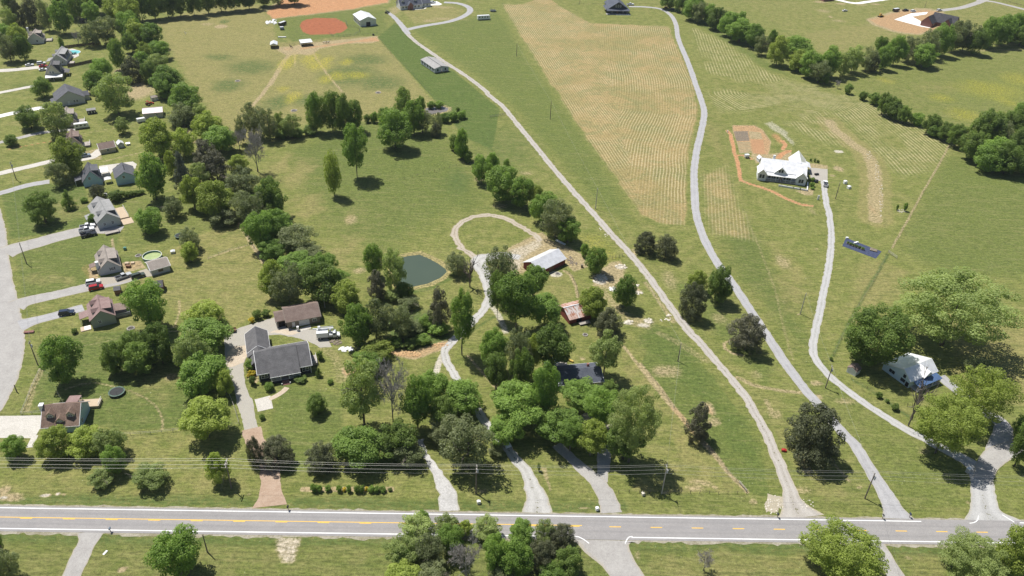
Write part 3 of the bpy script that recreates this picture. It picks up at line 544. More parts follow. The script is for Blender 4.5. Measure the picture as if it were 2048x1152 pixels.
for k in range(-22, 33):
    x0 = -111.4+k*10.69-10.69*0
    if x0 > 205 or x0 < -230: continue
    d = hline('centre_dash', -0.12, x0, x0+3.0, 0.26, YELLOW_LINE, 0.062, parent=hw)
# small marking curves where roads join
def mark(t, P, w=0.24):
    o = strip('corner_line', gs(t, P), w, WHITE_LINE, 0.064, 0.0, cols=1); o.parent = hw
    if 'kind' in o: del o['kind']
mark('L', [(560,848),(600,855),(640,875),(680,905)]); mark('L', [(955,905),(968,875),(985,856),(1010,852)])
mark('P', [(1640,735),(1675,730),(1700,710),(1708,680)]); mark('P', [(1885,672),(1930,700),(1975,728)])
# side roads
def gw(t, P): return [tuple(g(t, p[0], p[1])[:2])+((p[2],) if len(p) > 2 else ()) for p in P]
strip('side_road', gw('L', [(815,880,17),(825,930,12.5),(870,1000,9.2),(920,1075,8.2),(975,1160,8.0),(1060,1290,8)]), 8, STREET, 0.024, 0.15)
strip('driveway', gw('P', [(900,880,8),(950,925,5.5),(1010,1010,4.6),(1090,1129,4.4),(1170,1250,4.4)]), 4.4, STREET, 0.024, 0.2)
strip('driveway', gw('D', [(700,815,7),(680,870,5),(620,990,4.6),(545,1152,4.6),(500,1250,4.6)]), 4.6, STREET, 0.024, 0.2)
strip('street', zp((-50,330),(-30,400),(-14,450),(-8,500),(0,560),(12,620),(22,670),(18,720),(2,770),(-25,820),(-70,880)), 8.2, STREET, 0.026, 0.25)
# lots on the left
for t, P, w, m_, z in [('A', [(-60,545),(120,535),(330,512)], 5.5, CONC, .03), ('A', [(-60,722),(120,688),(262,660)], 3.6, CONC, .03), ('A', [(-60,905),(180,852),(335,826)], 4.6, CONC_W, .03),
   ('A', [(-60,1108),(150,1058),(320,1020),(580,992)], 3.4, STREET, .03), ('B', [(-60,270),(100,232),(260,195),(430,155)], 4.2, CONC, .03), ('B', [(-60,425),(60,392),(160,362),(260,338),(380,320)], 4.2, DRIVE_G, .03),
   ('B', [(40,865,11),(120,835,9),(300,785,8),(500,730,7.5),(700,690,7),(935,690,6)], 8, STREET, .03), ('C', [(120,200,9),(200,165,6.5),(400,120,5.5),(650,62,5.5),(900,12,5.5),(1060,-30,5)], 5.5, STREET, .031),
   ('C', [(150,350,8),(250,318,5.2),(400,278,4.6),(500,252,4.6),(640,212,4.6)], 4.6, DRIVE_G, .031), ('B', [(560,155),(700,130),(780,75)], 5, CONC, .034)]:
    strip('driveway', gw(t, P), w, m_, z, 0.18)
sheet('parking_pad', gs('B', [(1040,1020),(1130,985),(1170,1045),(1080,1060),(1010,1078),(760,1120),(750,1060),(900,1045)]), STREET, .036)
sheet('parking_pad', gs('B', [(760,200),(1020,165),(1050,185),(1040,220),(900,190),(850,260),(790,330),(770,330)]), CONC, .03, 0.1)
sheet('concrete_pad', gs('C', [(-60,1045),(335,1040),(345,1105),(300,1152),(280,1190),(250,1215),(-60,1212)]), CONC, .03, 0.05)
strip('footpath', gw('D', [(268,80),(250,120),(225,172)]), 1.6, CONC, .034, 0.05)
# near house
sheet('gravel_yard', gs('G', [(105,430),(150,395),(260,355),(500,288),(590,365),(700,385),(830,375),(900,440),(935,515),(850,522),(760,472),(640,440),(540,420),(465,425),(300,420),(300,560),(255,640),(262,740),(300,890),(330,925),(345,1030),(375,1160),(270,1160),(210,950),(165,760),(118,650)]), DRIVE_G, .03, 0.25)
sheet('tan_gravel', gs('G', [(120,620),(130,560),(200,510),(300,500),(300,560),(252,630),(140,680)]), TAN, .036, 0.5)
sheet('tan_gravel', gs('G', [(450,400),(520,380),(620,385),(690,405),(640,425),(520,412)]), TAN, .036, 0.5)
sheet('concrete_pad', gs('G', [(342,918),(462,888),(486,985),(368,1012)]), CONC, .040, 0.03)
strip('footpath', gw('G', [(455,915),(510,890),(560,858),(592,825),(603,800)]), 1.7, TAN, .044, 0.06)
strip('driveway', gw('G', [(320,1140),(340,1230)])+gw('H', [(45,110),(110,230),(150,330),(155,440),(158,540,6.2),(152,620,9)]), 5.2, REDDRV, .034, 0.25)
sheet('concrete_apron', gs('G', [(690,372),(770,345),(778,372),(700,392)]), CONC, .042, 0.02)
# drives along the highway
strip('driveway', gw('H', [(1300,110,1.2),(1330,200,1.6),(1385,300,2.2),(1440,390,2.9),(1490,490,4.2),(1510,580,4.9),(1515,655,5.4)]), 4, road_mat('white_rock_drive', c4(0.36,0.35,0.335), c4(0.50,0.49,0.48), fine=3, edge=c4(0.30,0.28,0.20)), .03, 0.5)
strip('driveway', gw('J', [(690,520,4),(560,500,4.5),(430,520,6.0),(370,545,6.5),(415,640,5.2),(450,740,4.2),(455,830,3.6),(410,920,3.2),(335,1005,3.0)])+gw('G', [(1845,490,3),(1800,560,2.8)])+gw('G', [(1830,650,2.8),(1900,760,2.8)])+gw('K', [(240,430,2.7),(320,540,2.7),(400,670,2.7),(490,800,2.7),(580,885,2.8)])+gw('L', [(110,250,2.8),(190,340,3.4),(240,450,4.5),(280,570,6.2),(287,670,8.0)]), 3, DRIVE_W, .032, 0.3)
loop = gs('J', [(370,530),(250,450),(195,360),(195,300),(250,245),(340,205),(470,195),(590,225),(700,280),(800,345),(850,390)])
strip('gravel_loop', loop, 2.9, road_mat('loop_gravel', c4(0.31,0.26,0.195), c4(0.41,0.36,0.285), track=c4(0.42,0.375,0.31), grass=0.5, fine=4, edge=c4(0.26,0.22,0.13)), .028, 0.6)
strip('driveway', gw('L', [(430,150,3.0),(540,250,3.3),(660,360,3.8),(760,460,4.5),(820,560,5.2),(850,670,5.8)]), 4, STREET, .03, 0.3)
strip('driveway', gw('L', [(800,150,3.4),(792,250,3.4),(785,340,3.4),(775,430,3.4)]), 3.4, STREET, .027, 0.3)
sheet('parking_pad', gs('K', [(1080,700),(1180,640),(1420,640),(1400,750),(1200,790),(1060,760)]), DRIVE_P, .034, 0.3)
A1 = gw('P', [(385,690,13),(330,590,6.6),(290,470,4.2),(245,350,3.6),(180,200,3.2),(110,40,3.1)])+gw('W', [(1050,1080),(985,920),(905,760),(815,600),(700,450),(560,290),(440,150)])+gw('R', [(930,1140),(760,930),(600,720),(440,500),(300,330),(150,170),(20,20)])+gw('V', [(1560,960),(1400,770),(1245,590),(1100,410),(960,240),(860,120),(760,40)])+gw('E', [(1950,830),(1800,690),(1640,570),(1500,480),(1370,390),(1260,310),(1190,240)])
strip('gravel_lane', A1, 3.05, DRIVE_P, .03, 0.3); A2 = gw('E', [(1215,262,4.4),(1160,190,4.2),(1105,130,3.6),(1060,95,3)]); strip('gravel_lane', A2, 4, DRIVE_G, .036, 0.3)
sheet('gravel_spill', gs('P', [(105,620),(150,530),(235,520),(260,560),(240,640),(200,685),(140,660)]), DRIVE_P, .024, 1.3)
strip('paved_lane', gw('E', [(1185,232,5),(1330,200),(1530,165),(1640,125),(1690,85),(1670,50),(1590,25),(1490,18)]), 4.8, DRIVE_G, .034, 0.15)
B1 = gw('P', [(1110,700,8.5),(1070,620,5.8),(1010,510,4.7),(940,400,4.1),(860,270,3.8),(770,130,3.6)])+gw('W', [(1720,1090),(1560,870),(1370,650),(1240,500),(1100,310),(985,130)])+gw('R', [(1470,1120),(1330,920),(1200,720),(1100,570),(1000,440),(915,300),(850,150),(812,0)])
B1 = B1+gw('I', [(1490,1350),(1500,1230),(1515,1130),(1545,1010),(1568,880),(1555,800),(1500,640),(1440,470),(1370,300),(1352,190),(1310,115),(1235,70),(1120,54),(990,50)])
B1 = [p if len(p) > 2 else p+(3.55,) for p in B1]; strip('paved_lane', B1, 4.4, DRIVE_G, .032, 0.2)
C1 = gw('P', [(1815,715,16),(1770,640,8.5),(1750,550,6.6),(1735,430,6.2),(1710,340,5.6),(1620,270,4.4),(1430,170,3.4),(1300,100,3.2),(1150,25,3.2)])+gw('W', [(1750,655),(1570,525),(1425,400),(1345,290),(1328,200),(1345,90)])+gw('R', [(1712,1060),(1720,960),(1760,800),(1800,600),(1838,400),(1853,200),(1835,20)])+gw('N', [(1005,950),(1005,800),(975,660),(955,540),(950,460)])
C1 = [p if len(p) > 2 else p+(2.8,) for p in C1]; strip('gravel_lane', C1, 3.5, road_mat('grey_rock_drive', c4(0.325,0.32,0.31), c4(0.415,0.41,0.40), track=c4(0.44,0.435,0.425), grass=0.35, fine=4, edge=c4(0.36,0.33,0.26)), .03, 0.25)
strip('paved_lane', gw('P', [(1735,420,5),(1770,310,5.5),(1850,225,6.0),(1960,180,5.6),(2100,150,5)]), 5.2, STREET, .036, 0.15)
strip('driveway', gw('P', [(1850,225,7),(1875,120,6)])+gw('O', [(1800,1110,5),(1650,1010,4.4),(1490,880,4),(1370,780,4),(1320,740,4)]), 4.2, DRIVE_G, .034, 0.2)
sheet('parking_pad', gs('N', [(840,365),(980,378),(980,462),(905,470),(850,445)]), DRIVE_G, .036, 0.08)
sheet('concrete_apron', gs('M', [(970,150),(1100,102),(1230,92),(1215,110),(1108,128),(1170,160),(1250,217),(1180,206)]), CONC_W, .034, 0.0)
strip('paved_lane', gw('M', [(1330,80),(1480,60),(1590,28),(1660,0),(1700,-30)]), 6, STREET, .03, 0.2); strip('paved_lane', gw('M', [(1600,2),(1720,12),(1850,42),(2000,80)]), 5, STREET, .033, 0.2)
strip('paved_lane', gw('M', [(500,-10),(660,24),(780,12),(920,-8)]), 5, CONC_W, .03, 0.2)
# water
def water_mat(name, c, c2):
    m, n, out = newmat(name); t = NT(n); co = t.coords('Object'); no = t.noise(co, 0.12, 3); h = t.noise(co, 1.6, 3, 0.6)
    t.bsdf(out, t.mix(no, c, c2), 0.10, 0, 0.22, t.bump(h, 0.10, 0.06)); return m
w1 = sheet('pond_water', POND, water_mat('pond_green_water', c4(0.060, 0.084, 0.062), c4(0.072, 0.095, 0.068)), -0.22, 0.0); w2 = sheet('pond_water', POND2, water_mat('pond_brown_water', c4(0.16, 0.15, 0.15), c4(0.19, 0.17, 0.16)), -0.2, 0.0)
# ------------------------------------------------------------------ TREES
def leaf_mat(name, c1, c2, trans=0.42, var=0.25):
    m, n, out = newmat(name); t = NT(n); a = t.attr('tone'); oi = t.node('ShaderNodeObjectInfo')
    f = t.math('ADD', t.math('MULTIPLY', a.outputs['Fac'], 0.7), t.math('MULTIPLY', oi.outputs['Random'], 0.45), clamp=True)
    col = t.mix(f, c1, c2); k = t.math('ADD', t.math('MULTIPLY', t.math('FRACT', t.math('MULTIPLY', oi.outputs['Random'], 7.31)), var), 1.0-var/2)
    cc = t.node('ShaderNodeCombineColor'); [n.links.new(k, cc.inputs[i]) for i in range(3)]; col = t.mix(1.0, col, cc.outputs[0], 'MULTIPLY')
    d = t.node('ShaderNodeBsdfPrincipled'); n.links.new(col, d.inputs['Base Color']); d.inputs['Roughness'].default_value = 0.55; d.inputs['Specular IOR Level'].default_value = 0.25
    tr = t.node('ShaderNodeBsdfTranslucent'); n.links.new(t.mix(0.6, col, t.mix(1.0, col, c4(1.5, 1.6, 0.5), 'MULTIPLY')), tr.inputs[0]); mx = t.node('ShaderNodeMixShader'); mx.inputs[0].default_value = trans
    n.links.new(d.outputs[0], mx.inputs[1]); n.links.new(tr.outputs[0], mx.inputs[2]); n.links.new(mx.outputs[0], out.inputs[0]); return m
LEAF = dict(oak=leaf_mat('dark_green_leaves', c4(0.093,0.145,0.032), c4(0.220,0.304,0.072)), maple=leaf_mat('green_leaves', c4(0.116,0.193,0.038), c4(0.281,0.405,0.087)),
    bright=leaf_mat('yellow_green_leaves', c4(0.183,0.237,0.043), c4(0.388,0.460,0.103)), pale=leaf_mat('pale_green_leaves', c4(0.166,0.220,0.067), c4(0.358,0.428,0.148)),
    semi=leaf_mat('grey_green_leaves', c4(.118,.150,.058), c4(.270,.300,.150)), cedar=leaf_mat('olive_needles', c4(.070,.084,.038), c4(.150,.158,.082), 0.15),
    pine=leaf_mat('blue_grey_needles', c4(0.084,0.102,0.077), c4(0.212,0.228,0.173), 0.15), yel=leaf_mat('gold_leaves', c4(0.446,0.373,0.036), c4(0.817,0.661,0.083)), rust=leaf_mat('rusty_olive_needles', c4(.098,.098,.060), c4(.190,.185,.122), 0.15))
BARK = simple('grey_bark', c4(0.13, 0.105, 0.085), c4(0.24, 0.21, 0.18), 3.0, 0.95); BARK_D = simple('dark_bark', c4(0.07, 0.055, 0.042), c4(0.13, 0.105, 0.085), 3.0, 0.95); TWIG = simple('pale_twigs', c4(0.26, 0.24, 0.215), c4(0.42, 0.39, 0.36), 3.0, 0.95)
def quads(P, Nn, size, r, asp=(0.6, 1.0)):
    k = len(P); a = np.cross(Nn, r.normal(size=(k, 3))); a /= np.linalg.norm(a, axis=1)[:, None]+1e-9; b = np.cross(Nn, a)
    s = (size*r.uniform(0.6, 1.35, k))[:, None]; q = r.uniform(asp[0], asp[1], k)[:, None]
    V = np.stack([P-a*s, P+b*s*q, P+a*s, P-b*s*q], 1).reshape(-1, 3); return V, np.arange(4*k).reshape(k, 4)
def crown_mesh(name, seed, shape, nlobe, nleaf, leaf, mat, lobe_r=(0.24, 0.40), gap=0.0, stick=None):
    r = np.random.default_rng(seed); C = []; RL = []
    def env(z):                                   # radius of the crown at height z in -1..1
        if shape == 'round': return math.sqrt(max(0.02, 1-(0.92*z)**2))
        if shape == 'oval': return (1-abs(z)**2.6)**0.5*(0.95-0.12*z)
        if shape == 'cone': return max(0.05, (1-z)/2)**0.8*0.98
        if shape == 'egg': return max(0.04, (1-((z+0.35)/1.36)**2 if z > -0.35 else 1-((z+0.35)/0.75)**2))**0.5
        if shape == 'column': return (1-abs(z)**4)**0.5*(0.9-0.1*z)
        if shape == 'umbrella': return math.sqrt(max(0.03, 1-((z-0.2)/(0.85 if z > 0.2 else 1.25))**2))
    tries = 0
    while len(C) < nlobe and tries < 9000:
        tries += 1; z = r.uniform(-0.93, 0.95); e = env(z); th_ = r.uniform(0, 6.283); rl = r.uniform(lobe_r[0]*0.75, lobe_r[1]*1.12)*(0.6+0.4*e)
        rho = e*math.sqrt(r.uniform(0.10, 1)); rho = max(0.0, min(rho, e*r.uniform(0.96, 1.16)-rl*0.62)); c = np.array([rho*math.cos(th_), rho*math.sin(th_), z*(1-rl*0.45)])
        if C and min(np.linalg.norm((np.array(C)-c), axis=1)) < rl*(0.80+gap): continue
        C.append(c); RL.append(rl)
    C = np.array(C); RL = np.array(RL); w = RL**2; w /= w.sum(); li = r.choice(len(C), nleaf, p=w); u = r.normal(size=(nleaf, 3)); u[:, 2] += 0.1; u /= np.linalg.norm(u, axis=1)[:, None]
    rad = RL[li]*np.clip(r.normal(0.93, 0.13, nleaf), 0.3, 1.25); P = C[li]+u*rad[:, None]*np.array([1.08, 1.08, 0.86])
    inn = np.ones(nleaf, bool)
    for c, q in zip(C, RL): inn &= (np.linalg.norm(P-c, axis=1) > q*0.55)
    P = P[inn]; u = u[inn]; li = li[inn]
    Nn = u+r.normal(size=u.shape)*0.7+np.array([0, 0, 0.7]); Nn /= np.linalg.norm(Nn, axis=1)[:, None]
    sxy = np.percentile(np.abs(P[:, :2]), 97.5); zl, zh = np.percentile(P[:, 2], [1.0, 99.0]); P[:, :2] /= sxy; P[:, 2] = (P[:, 2]-zl)/(zh-zl)*2-1        # fill the unit box
    nk = len(P)//5; zz = r.uniform(-0.85, 0.85, nk); ee = np.array([env(z) for z in zz])*np.sqrt(r.uniform(0, 1, nk))*0.80; aa = r.uniform(0, 6.283, nk)   # leaves inside the crown
    if gap < 0.2:
        P = np.vstack([P, np.stack([ee*np.cos(aa), ee*np.sin(aa), zz*0.9], 1)]); Nn = np.vstack([Nn, (lambda q: q/np.linalg.norm(q, axis=1)[:, None])(r.normal(size=(nk, 3)))]); li = np.concatenate([li, r.integers(0, len(C), nk)])
    V, F = quads(P, Nn, leaf, r); tone = np.repeat(np.clip(r.uniform(0, 1, len(C))[li]*0.55+r.uniform(0, 0.45, len(li)), 0, 1), 4)
    me = mesh_np(name, V, F, mat); at = me.attributes.new('tone', 'FLOAT', 'POINT'); at.data.foreach_set('value', tone.astype(np.float32)); return me
def branch_mesh(name, seed, mat, depth=4, spread=0.6, n0=7, base=-1.0, r0=0.05, up=0.25, droop=0.0, kids=(3, 5)):
    r = np.random.default_rng(seed); mb = MB()
    def grow(p, d, L, rad, k):
        q = p+d*L*0.5+Vector(r.normal(0, 0.05*L, 3)); e = q+(d+Vector(r.normal(0, 0.22, 3))).normalized()*L*0.5; n = 5 if k > 2 else 3
        mb.tube(p, q, rad, rad*0.8, n, False); mb.tube(q, e, rad*0.8, rad*0.58, n, False)
        if k <= 0: return
        for i in range(r.integers(*kids)):
            f = r.uniform(0.35, 1.0); s = p.lerp(q, f*2) if f < 0.5 else q.lerp(e, (f-0.5)*2); v = (d+Vector(r.normal(0, spread, 3))+Vector((0, 0, up-droop*(4-k)*0.2))).normalized()
            grow(s, v, L*r.uniform(0.5, 0.75), max(rad*r.uniform(0.4, 0.6), 0.0085), k-1)
    for i in range(n0):
        a = 6.283*i/n0+r.uniform(-0.4, 0.4); z = base+r.uniform(0.0, 0.9)*0.9; d = Vector((math.cos(a)*r.uniform(0.4, 0.9), math.sin(a)*r.uniform(0.4, 0.9), r.uniform(0.5, 1.1))).normalized(); grow(Vector((0, 0, z)), d, r.uniform(0.6, 0.95), r0, depth)
    mb.tube((0, 0, base), (0.02, 0.01, 0.2), r0*1.6, r0*0.6, 6, False); mb.tube((0.02, 0.01, 0.2), (0.0, 0.03, 0.85), r0*0.6, r0*0.15, 5, False)
    V = np.array(mb.v); V[:, :2] /= np.percentile(np.abs(V[:, :2]), 98); zt = np.percentile(V[:, 2], 99); V[:, 2] = np.where(V[:, 2] > 0, V[:, 2]/zt, V[:, 2]); mb.v = [tuple(v) for v in V]; return mb.mesh(name, mat)
CROWN = {}
for sp, mt, shape, nl, nf, lf, kw in [('oak', 'oak', 'round', 52, 14000, .038, dict(lobe_r=(.18, .32))), ('maple', 'maple', 'round', 54, 14000, .038, dict(lobe_r=(.18, .32))), ('bright', 'bright', 'egg', 54, 14000, .037, dict(lobe_r=(.17, .30))), ('pale', 'pale', 'round', 46, 10000, .036, dict(lobe_r=(.17, .29), gap=.12)),
    ('semi', 'semi', 'round', 42, 9500, .034, dict(lobe_r=(.17, .30), gap=.1)), ('cedar', 'cedar', 'egg', 90, 19000, .026, dict(lobe_r=(.12, .22))), ('rust', 'rust', 'egg', 80, 14000, .031, dict(lobe_r=(.12, .22))), ('pine', 'pine', 'cone', 60, 9000, .036, dict(lobe_r=(.14, .25), gap=.1)), ('spruce', 'oak', 'cone', 60, 9000, .036, dict(lobe_r=(.15, .25))),
    ('poplar', 'bright', 'column', 50, 6500, .050, dict(lobe_r=(.24, .42), gap=.1)), ('tall', 'maple', 'oval', 56, 12000, .038, dict(lobe_r=(.18, .32))), ('talldark', 'oak', 'oval', 56, 12000, .038, dict(lobe_r=(.18, .32))), ('bush', 'maple', 'umbrella', 26, 4500, .062, dict(lobe_r=(.25, .42))), ('dbush', 'oak', 'umbrella', 26, 4500, .062, dict(lobe_r=(.25, .42))),
    ('ybush', 'yel', 'umbrella', 14, 1500, .10, dict(lobe_r=(.35, .5))), ('bigpale', 'pale', 'umbrella', 110, 26000, .0215, dict(lobe_r=(.10, .20), gap=.12)), ('bigbright', 'bright', 'umbrella', 110, 26000, .023, dict(lobe_r=(.11, .21), gap=.05)), ('bigoak', 'oak', 'round', 100, 24000, .027, dict(lobe_r=(.12, .23))), ('light', 'maple', 'umbrella', 70, 17000, .033, dict(lobe_r=(.14, .26), gap=.05))]:
    CROWN[sp] = [crown_mesh('crown', 100+len(CROWN)*7+v, shape, nl, nf, lf, LEAF[mt], **kw) for v in range(3 if sp in ('oak', 'maple', 'bright', 'pale', 'semi', 'cedar') else 2)]
BR_BARE = [branch_mesh('crown', 40+v, TWIG, 4, 0.6, 9, r0=0.030, kids=(3, 6)) for v in range(2)]
BR_DEAD = [branch_mesh('crown', 60+v, BARK, 3, 0.75, 7, r0=0.060, up=0.3, kids=(2, 4)) for v in range(2)]
BR_IN = [branch_mesh('limbs', 80+v, BARK, 1, 0.45, 7, r0=0.020, kids=(2, 4)) for v in range(2)]
def trunk_mesh(seed):
    r = np.random.default_rng(seed); mb = MB(); p = Vector((0, 0, -0.02)); R0 = 1.0
    for i in range(5):
        q = Vector((r.normal(0, 0.25), r.normal(0, 0.25), (i+1)/5)); mb.tube(p, q, R0*(1.45 if i == 0 else 1.0), R0*0.85, 7, False); p = q; R0 *= 0.82
    return mb.mesh('trunk', BARK)
TRUNK = [trunk_mesh(v) for v in range(3)]; TRUNK_D = [m_.copy() for m_ in TRUNK]
for m_ in TRUNK_D: m_.materials.clear(); m_.materials.append(BARK_D)
LOOK = dict(oak='dark green spreading tree', maple='full green leafy tree', bright='yellow-green leafy tree', pale='pale green airy tree', semi='thin grey-green half-leafed tree', cedar='dark olive cedar', rust='brown-tinged olive cedar', pine='blue-grey pine', spruce='dark cone-shaped spruce',
    poplar='narrow yellow-green poplar', tall='tall upright green tree', talldark='tall upright dark green tree', bush='round green bush', dbush='dark green bush', ybush='small golden shrub', bigpale='large pale green tree', bigbright='large light green tree', bigoak='large dark green tree', light='broad light-catching green tree', bare='bare grey-twigged tree', dead='dead leafless tree')
CATS = dict(bush='bush', dbush='bush', ybush='shrub'); NAMES = dict(cedar='cedar_tree', rust='cedar_tree', pine='pine_tree', spruce='spruce_tree', poplar='poplar_tree', bush='bush', dbush='bush', ybush='shrub', bare='bare_tree', dead='dead_tree')
ORD = 'first second third fourth fifth sixth seventh eighth ninth tenth eleventh twelfth thirteenth fourteenth fifteenth sixteenth seventeenth eighteenth nineteenth twentieth'.split()
ORD += ['twenty-'+o for o in ORD[:9]]+['thirtieth']+['thirty-'+o for o in ORD[:9]]+['fortieth']+['forty-'+o for o in ORD[:9]]
TREES = []
tree_i = 0
def add_tree(t, x0, y0, x1, y1, sp, label, group=None, z0f=None):
    global tree_i
    tree_i += 1; r = np.random.default_rng(1000+tree_i); u0, v0 = px(t, x0, y0); u1, v1 = px(t, x1, y1); cu, cv = (u0+u1)/2, (v0+v1)/2; zc = 4.0
    low = sp in ('bush', 'dbush', 'ybush'); con = sp in ('cedar', 'rust', 'pine', 'spruce')
    z0f = (0.0 if low else 0.02 if con else 0.13) if z0f is None else z0f
    for _ in range(4):
        c = gp(cu, cv, zc); k = ppm(c); a = (u1-u0)/k/2; d = ray(cu, cv); sn = -d[2]; cs = math.sqrt(1-sn*sn); B = (v1-v0)/k
        cc = math.sqrt(max(B*B/4-a*a*sn*sn, (0.42*a if not low else 0.3*a)**2))/cs; cc = min(cc, 2.6*a, 9.5); zc = cc*(1+2*z0f)
    c = gp(cu, cv, zc); root = empty(NAMES.get(sp, 'tree'), (c[0], c[1], 0), 0.0); tag(root, label, CATS.get(sp, 'tree'), group); root['crown_r'] = float(a)
    rz = float(r.uniform(0, 6.283)); v = int(r.integers(0, 9)); kx = float(r.uniform(0.90, 1.11))
    cm = (BR_BARE if sp == 'bare' else BR_DEAD if sp == 'dead' else CROWN[sp]); cr = link('crown', cm[v % len(cm)], root); cr.location = (0, 0, zc); cr.scale = (a*kx*0.95, a/kx*0.95, cc*0.96); cr.rotation_euler = (0, 0, rz)
    if not low:
        tr = link('trunk', (TRUNK_D if con or sp in ('oak', 'bigoak') else TRUNK)[v % 3], root); rt = 0.10+0.028*a*(1.3 if sp in ('dead', 'bare') else 1.0); hh = (zc-cc+0.9*cc) if sp not in ('bare', 'dead') else zc-cc*0.9; tr.scale = (rt, rt, max(hh, 0.5)); tr.rotation_euler = (0, 0, rz)
        if sp in ('semi', 'pale', 'poplar') : lb = link('limbs', BR_IN[v % 2], root); lb.location = (0, 0, zc); lb.scale = (a*0.82, a*0.82, cc*0.86); lb.rotation_euler = (0, 0, rz)
    TREES.append((root, c[0], c[1], a)); return root
def row(where, group, entries, grow=1.02, lift=None):
    """entries listed along the row: (tile, x0, y0, x1, y1, species); labels count along it"""
    for i, e in enumerate(entries):
        if e[5] not in ('bush', 'dbush', 'bare'): cx, cy = (e[1]+e[3])/2, (e[2]+e[4])/2; e = (e[0], cx+(e[1]-cx)*grow, cy+(e[2]-cy)*grow, cx+(e[3]-cx)*grow, cy+(e[4]-cy)*grow, e[5])
        add_tree(*e, f"{LOOK[e[5]]}, {ORD[i]} {where}", group, lift if e[5] not in ('bush', 'dbush', 'cedar', 'rust', 'pine') else None)
LIFTED = ('airy green tree with visible trunk right of the dark-roofed house', 'dark tree with clear trunk right of the weedy gravel drive', 'huge pale spreading tree on the lawn at the right edge', 'tall full green tree beside the gravel drive and mulch heap', 'tall ragged green tree standing alone in the middle pasture', 'big light green tree below the white metal-roofed house', 'bright round tree alone above the highway, left of the red drive')
row('from the left in the top left wood', 'trees of the wood at the top left', [
 ('A',0,60,125,205,'pale'),('A',15,-60,115,90,'oak'),('A',85,10,175,205,'cedar'),('A',168,-30,300,212,'cedar'),('A',288,0,400,205,'semi'),('A',378,10,532,232,'tall'),('A',-40,190,75,300,'maple'),('A',55,185,195,335,'bright'),('A',-30,260,130,450,'semi'),('A',105,270,218,440,'oak'),
 ('A',410,-80,545,95,'oak'),('A',510,-70,645,120,'talldark'),('A',635,20,765,165,'maple'),('A',640,-90,800,80,'oak'),('A',790,-30,950,130,'bright'),('A',880,-40,1062,175,'bright'),('A',1000,-90,1135,140,'oak'),('A',1095,-110,1235,142,'talldark'),('A',1200,-110,1335,115,'oak'),('A',1300,-110,1430,102,'talldark'),('A',1400,-110,1540,92,'oak'),('A',1520,-120,1640,72,'talldark'),('A',1620,-120,1745,62,'oak'),('A',1720,-130,1855,52,'oak'),('A',1830,-140,1966,42,'oak'),('A',1950,-140,2080,22,'talldark'),('A',2060,-140,2200,14,'oak'),('A',2180,-150,2320,8,'oak')])
row('from the far end of the left belt', 'trees of the belt between the lots and the pasture', [
 ('A',615,170,765,330,'semi'),('A',735,135,905,310,'semi'),('A',895,95,1062,285,'maple'),('A',960,155,1125,330,'bright'),('A',1075,185,1242,350,'maple'),('A',940,255,1065,385,'oak'),('A',1040,330,1165,470,'bright'),('A',1150,318,1292,440,'maple'),('A',1030,395,1155,500,'maple'),('A',1120,415,1292,565,'pale'),('A',938,440,1095,622,'cedar'),('A',1080,480,1195,620,'oak'),
 ('A',1160,508,1385,705,'maple'),('A',1195,600,1335,742,'maple'),('A',1290,640,1535,865,'maple'),('A',1290,800,1480,955,'semi'),('A',1460,800,1592,930,'pale'),('A',1480,855,1692,1050,'bright'),('A',1555,975,1795,1160,'maple'),
 ('Q',350,270,560,372,'semi'),('Q',560,500,735,695,'rust'),('Q',640,590,825,815,'rust'),('Q',840,608,972,722,'bright'),('Q',528,680,682,842,'pale'),('Q',795,712,1055,905,'semi'),('Q',463,770,632,1005,'bright'),('Q',588,798,862,1072,'bright'),('Q',1048,798,1268,1065,'oak'),('Q',955,918,1122,1062,'maple'),('Q',855,900,1045,1105,'semi'),('Q',680,1008,905,1142,'semi'),('Q',1000,1035,1285,1205,'maple'),
 ('F',285,400,525,645,'semi'),('F',355,560,560,820,'maple'),('F',470,540,665,760,'maple'),('F',600,650,872,855,'semi'),('F',462,768,645,915,'maple'),('F',700,788,925,925,'semi'),
 ('Y',148,305,335,558,'bright'),('Y',235,335,485,625,'semi'),('Y',295,265,565,425,'maple'),('Y',485,330,765,605,'oak'),('Y',560,248,735,405,'maple'),('Y',640,368,825,505,'maple')])
row('in the thicket right of the garage', 'trees and bushes of the thicket right of the garage', [
 ('Y',700,468,932,695,'bright'),('Y',785,645,1010,945,'maple'),('Y',925,615,1155,905,'semi'),('Y',1135,635,1335,885,'semi'),('Y',1195,755,1395,895,'semi'),('Y',925,915,1165,1085,'bright'),('Y',875,1015,1085,1160,'maple'),('Y',1370,735,1485,850,'bush'),('Y',1450,780,1605,895,'bush'),('Y',1130,895,1250,985,'bush'),('Y',1240,905,1370,985,'dbush'),('Y',1350,870,1470,960,'bush')])
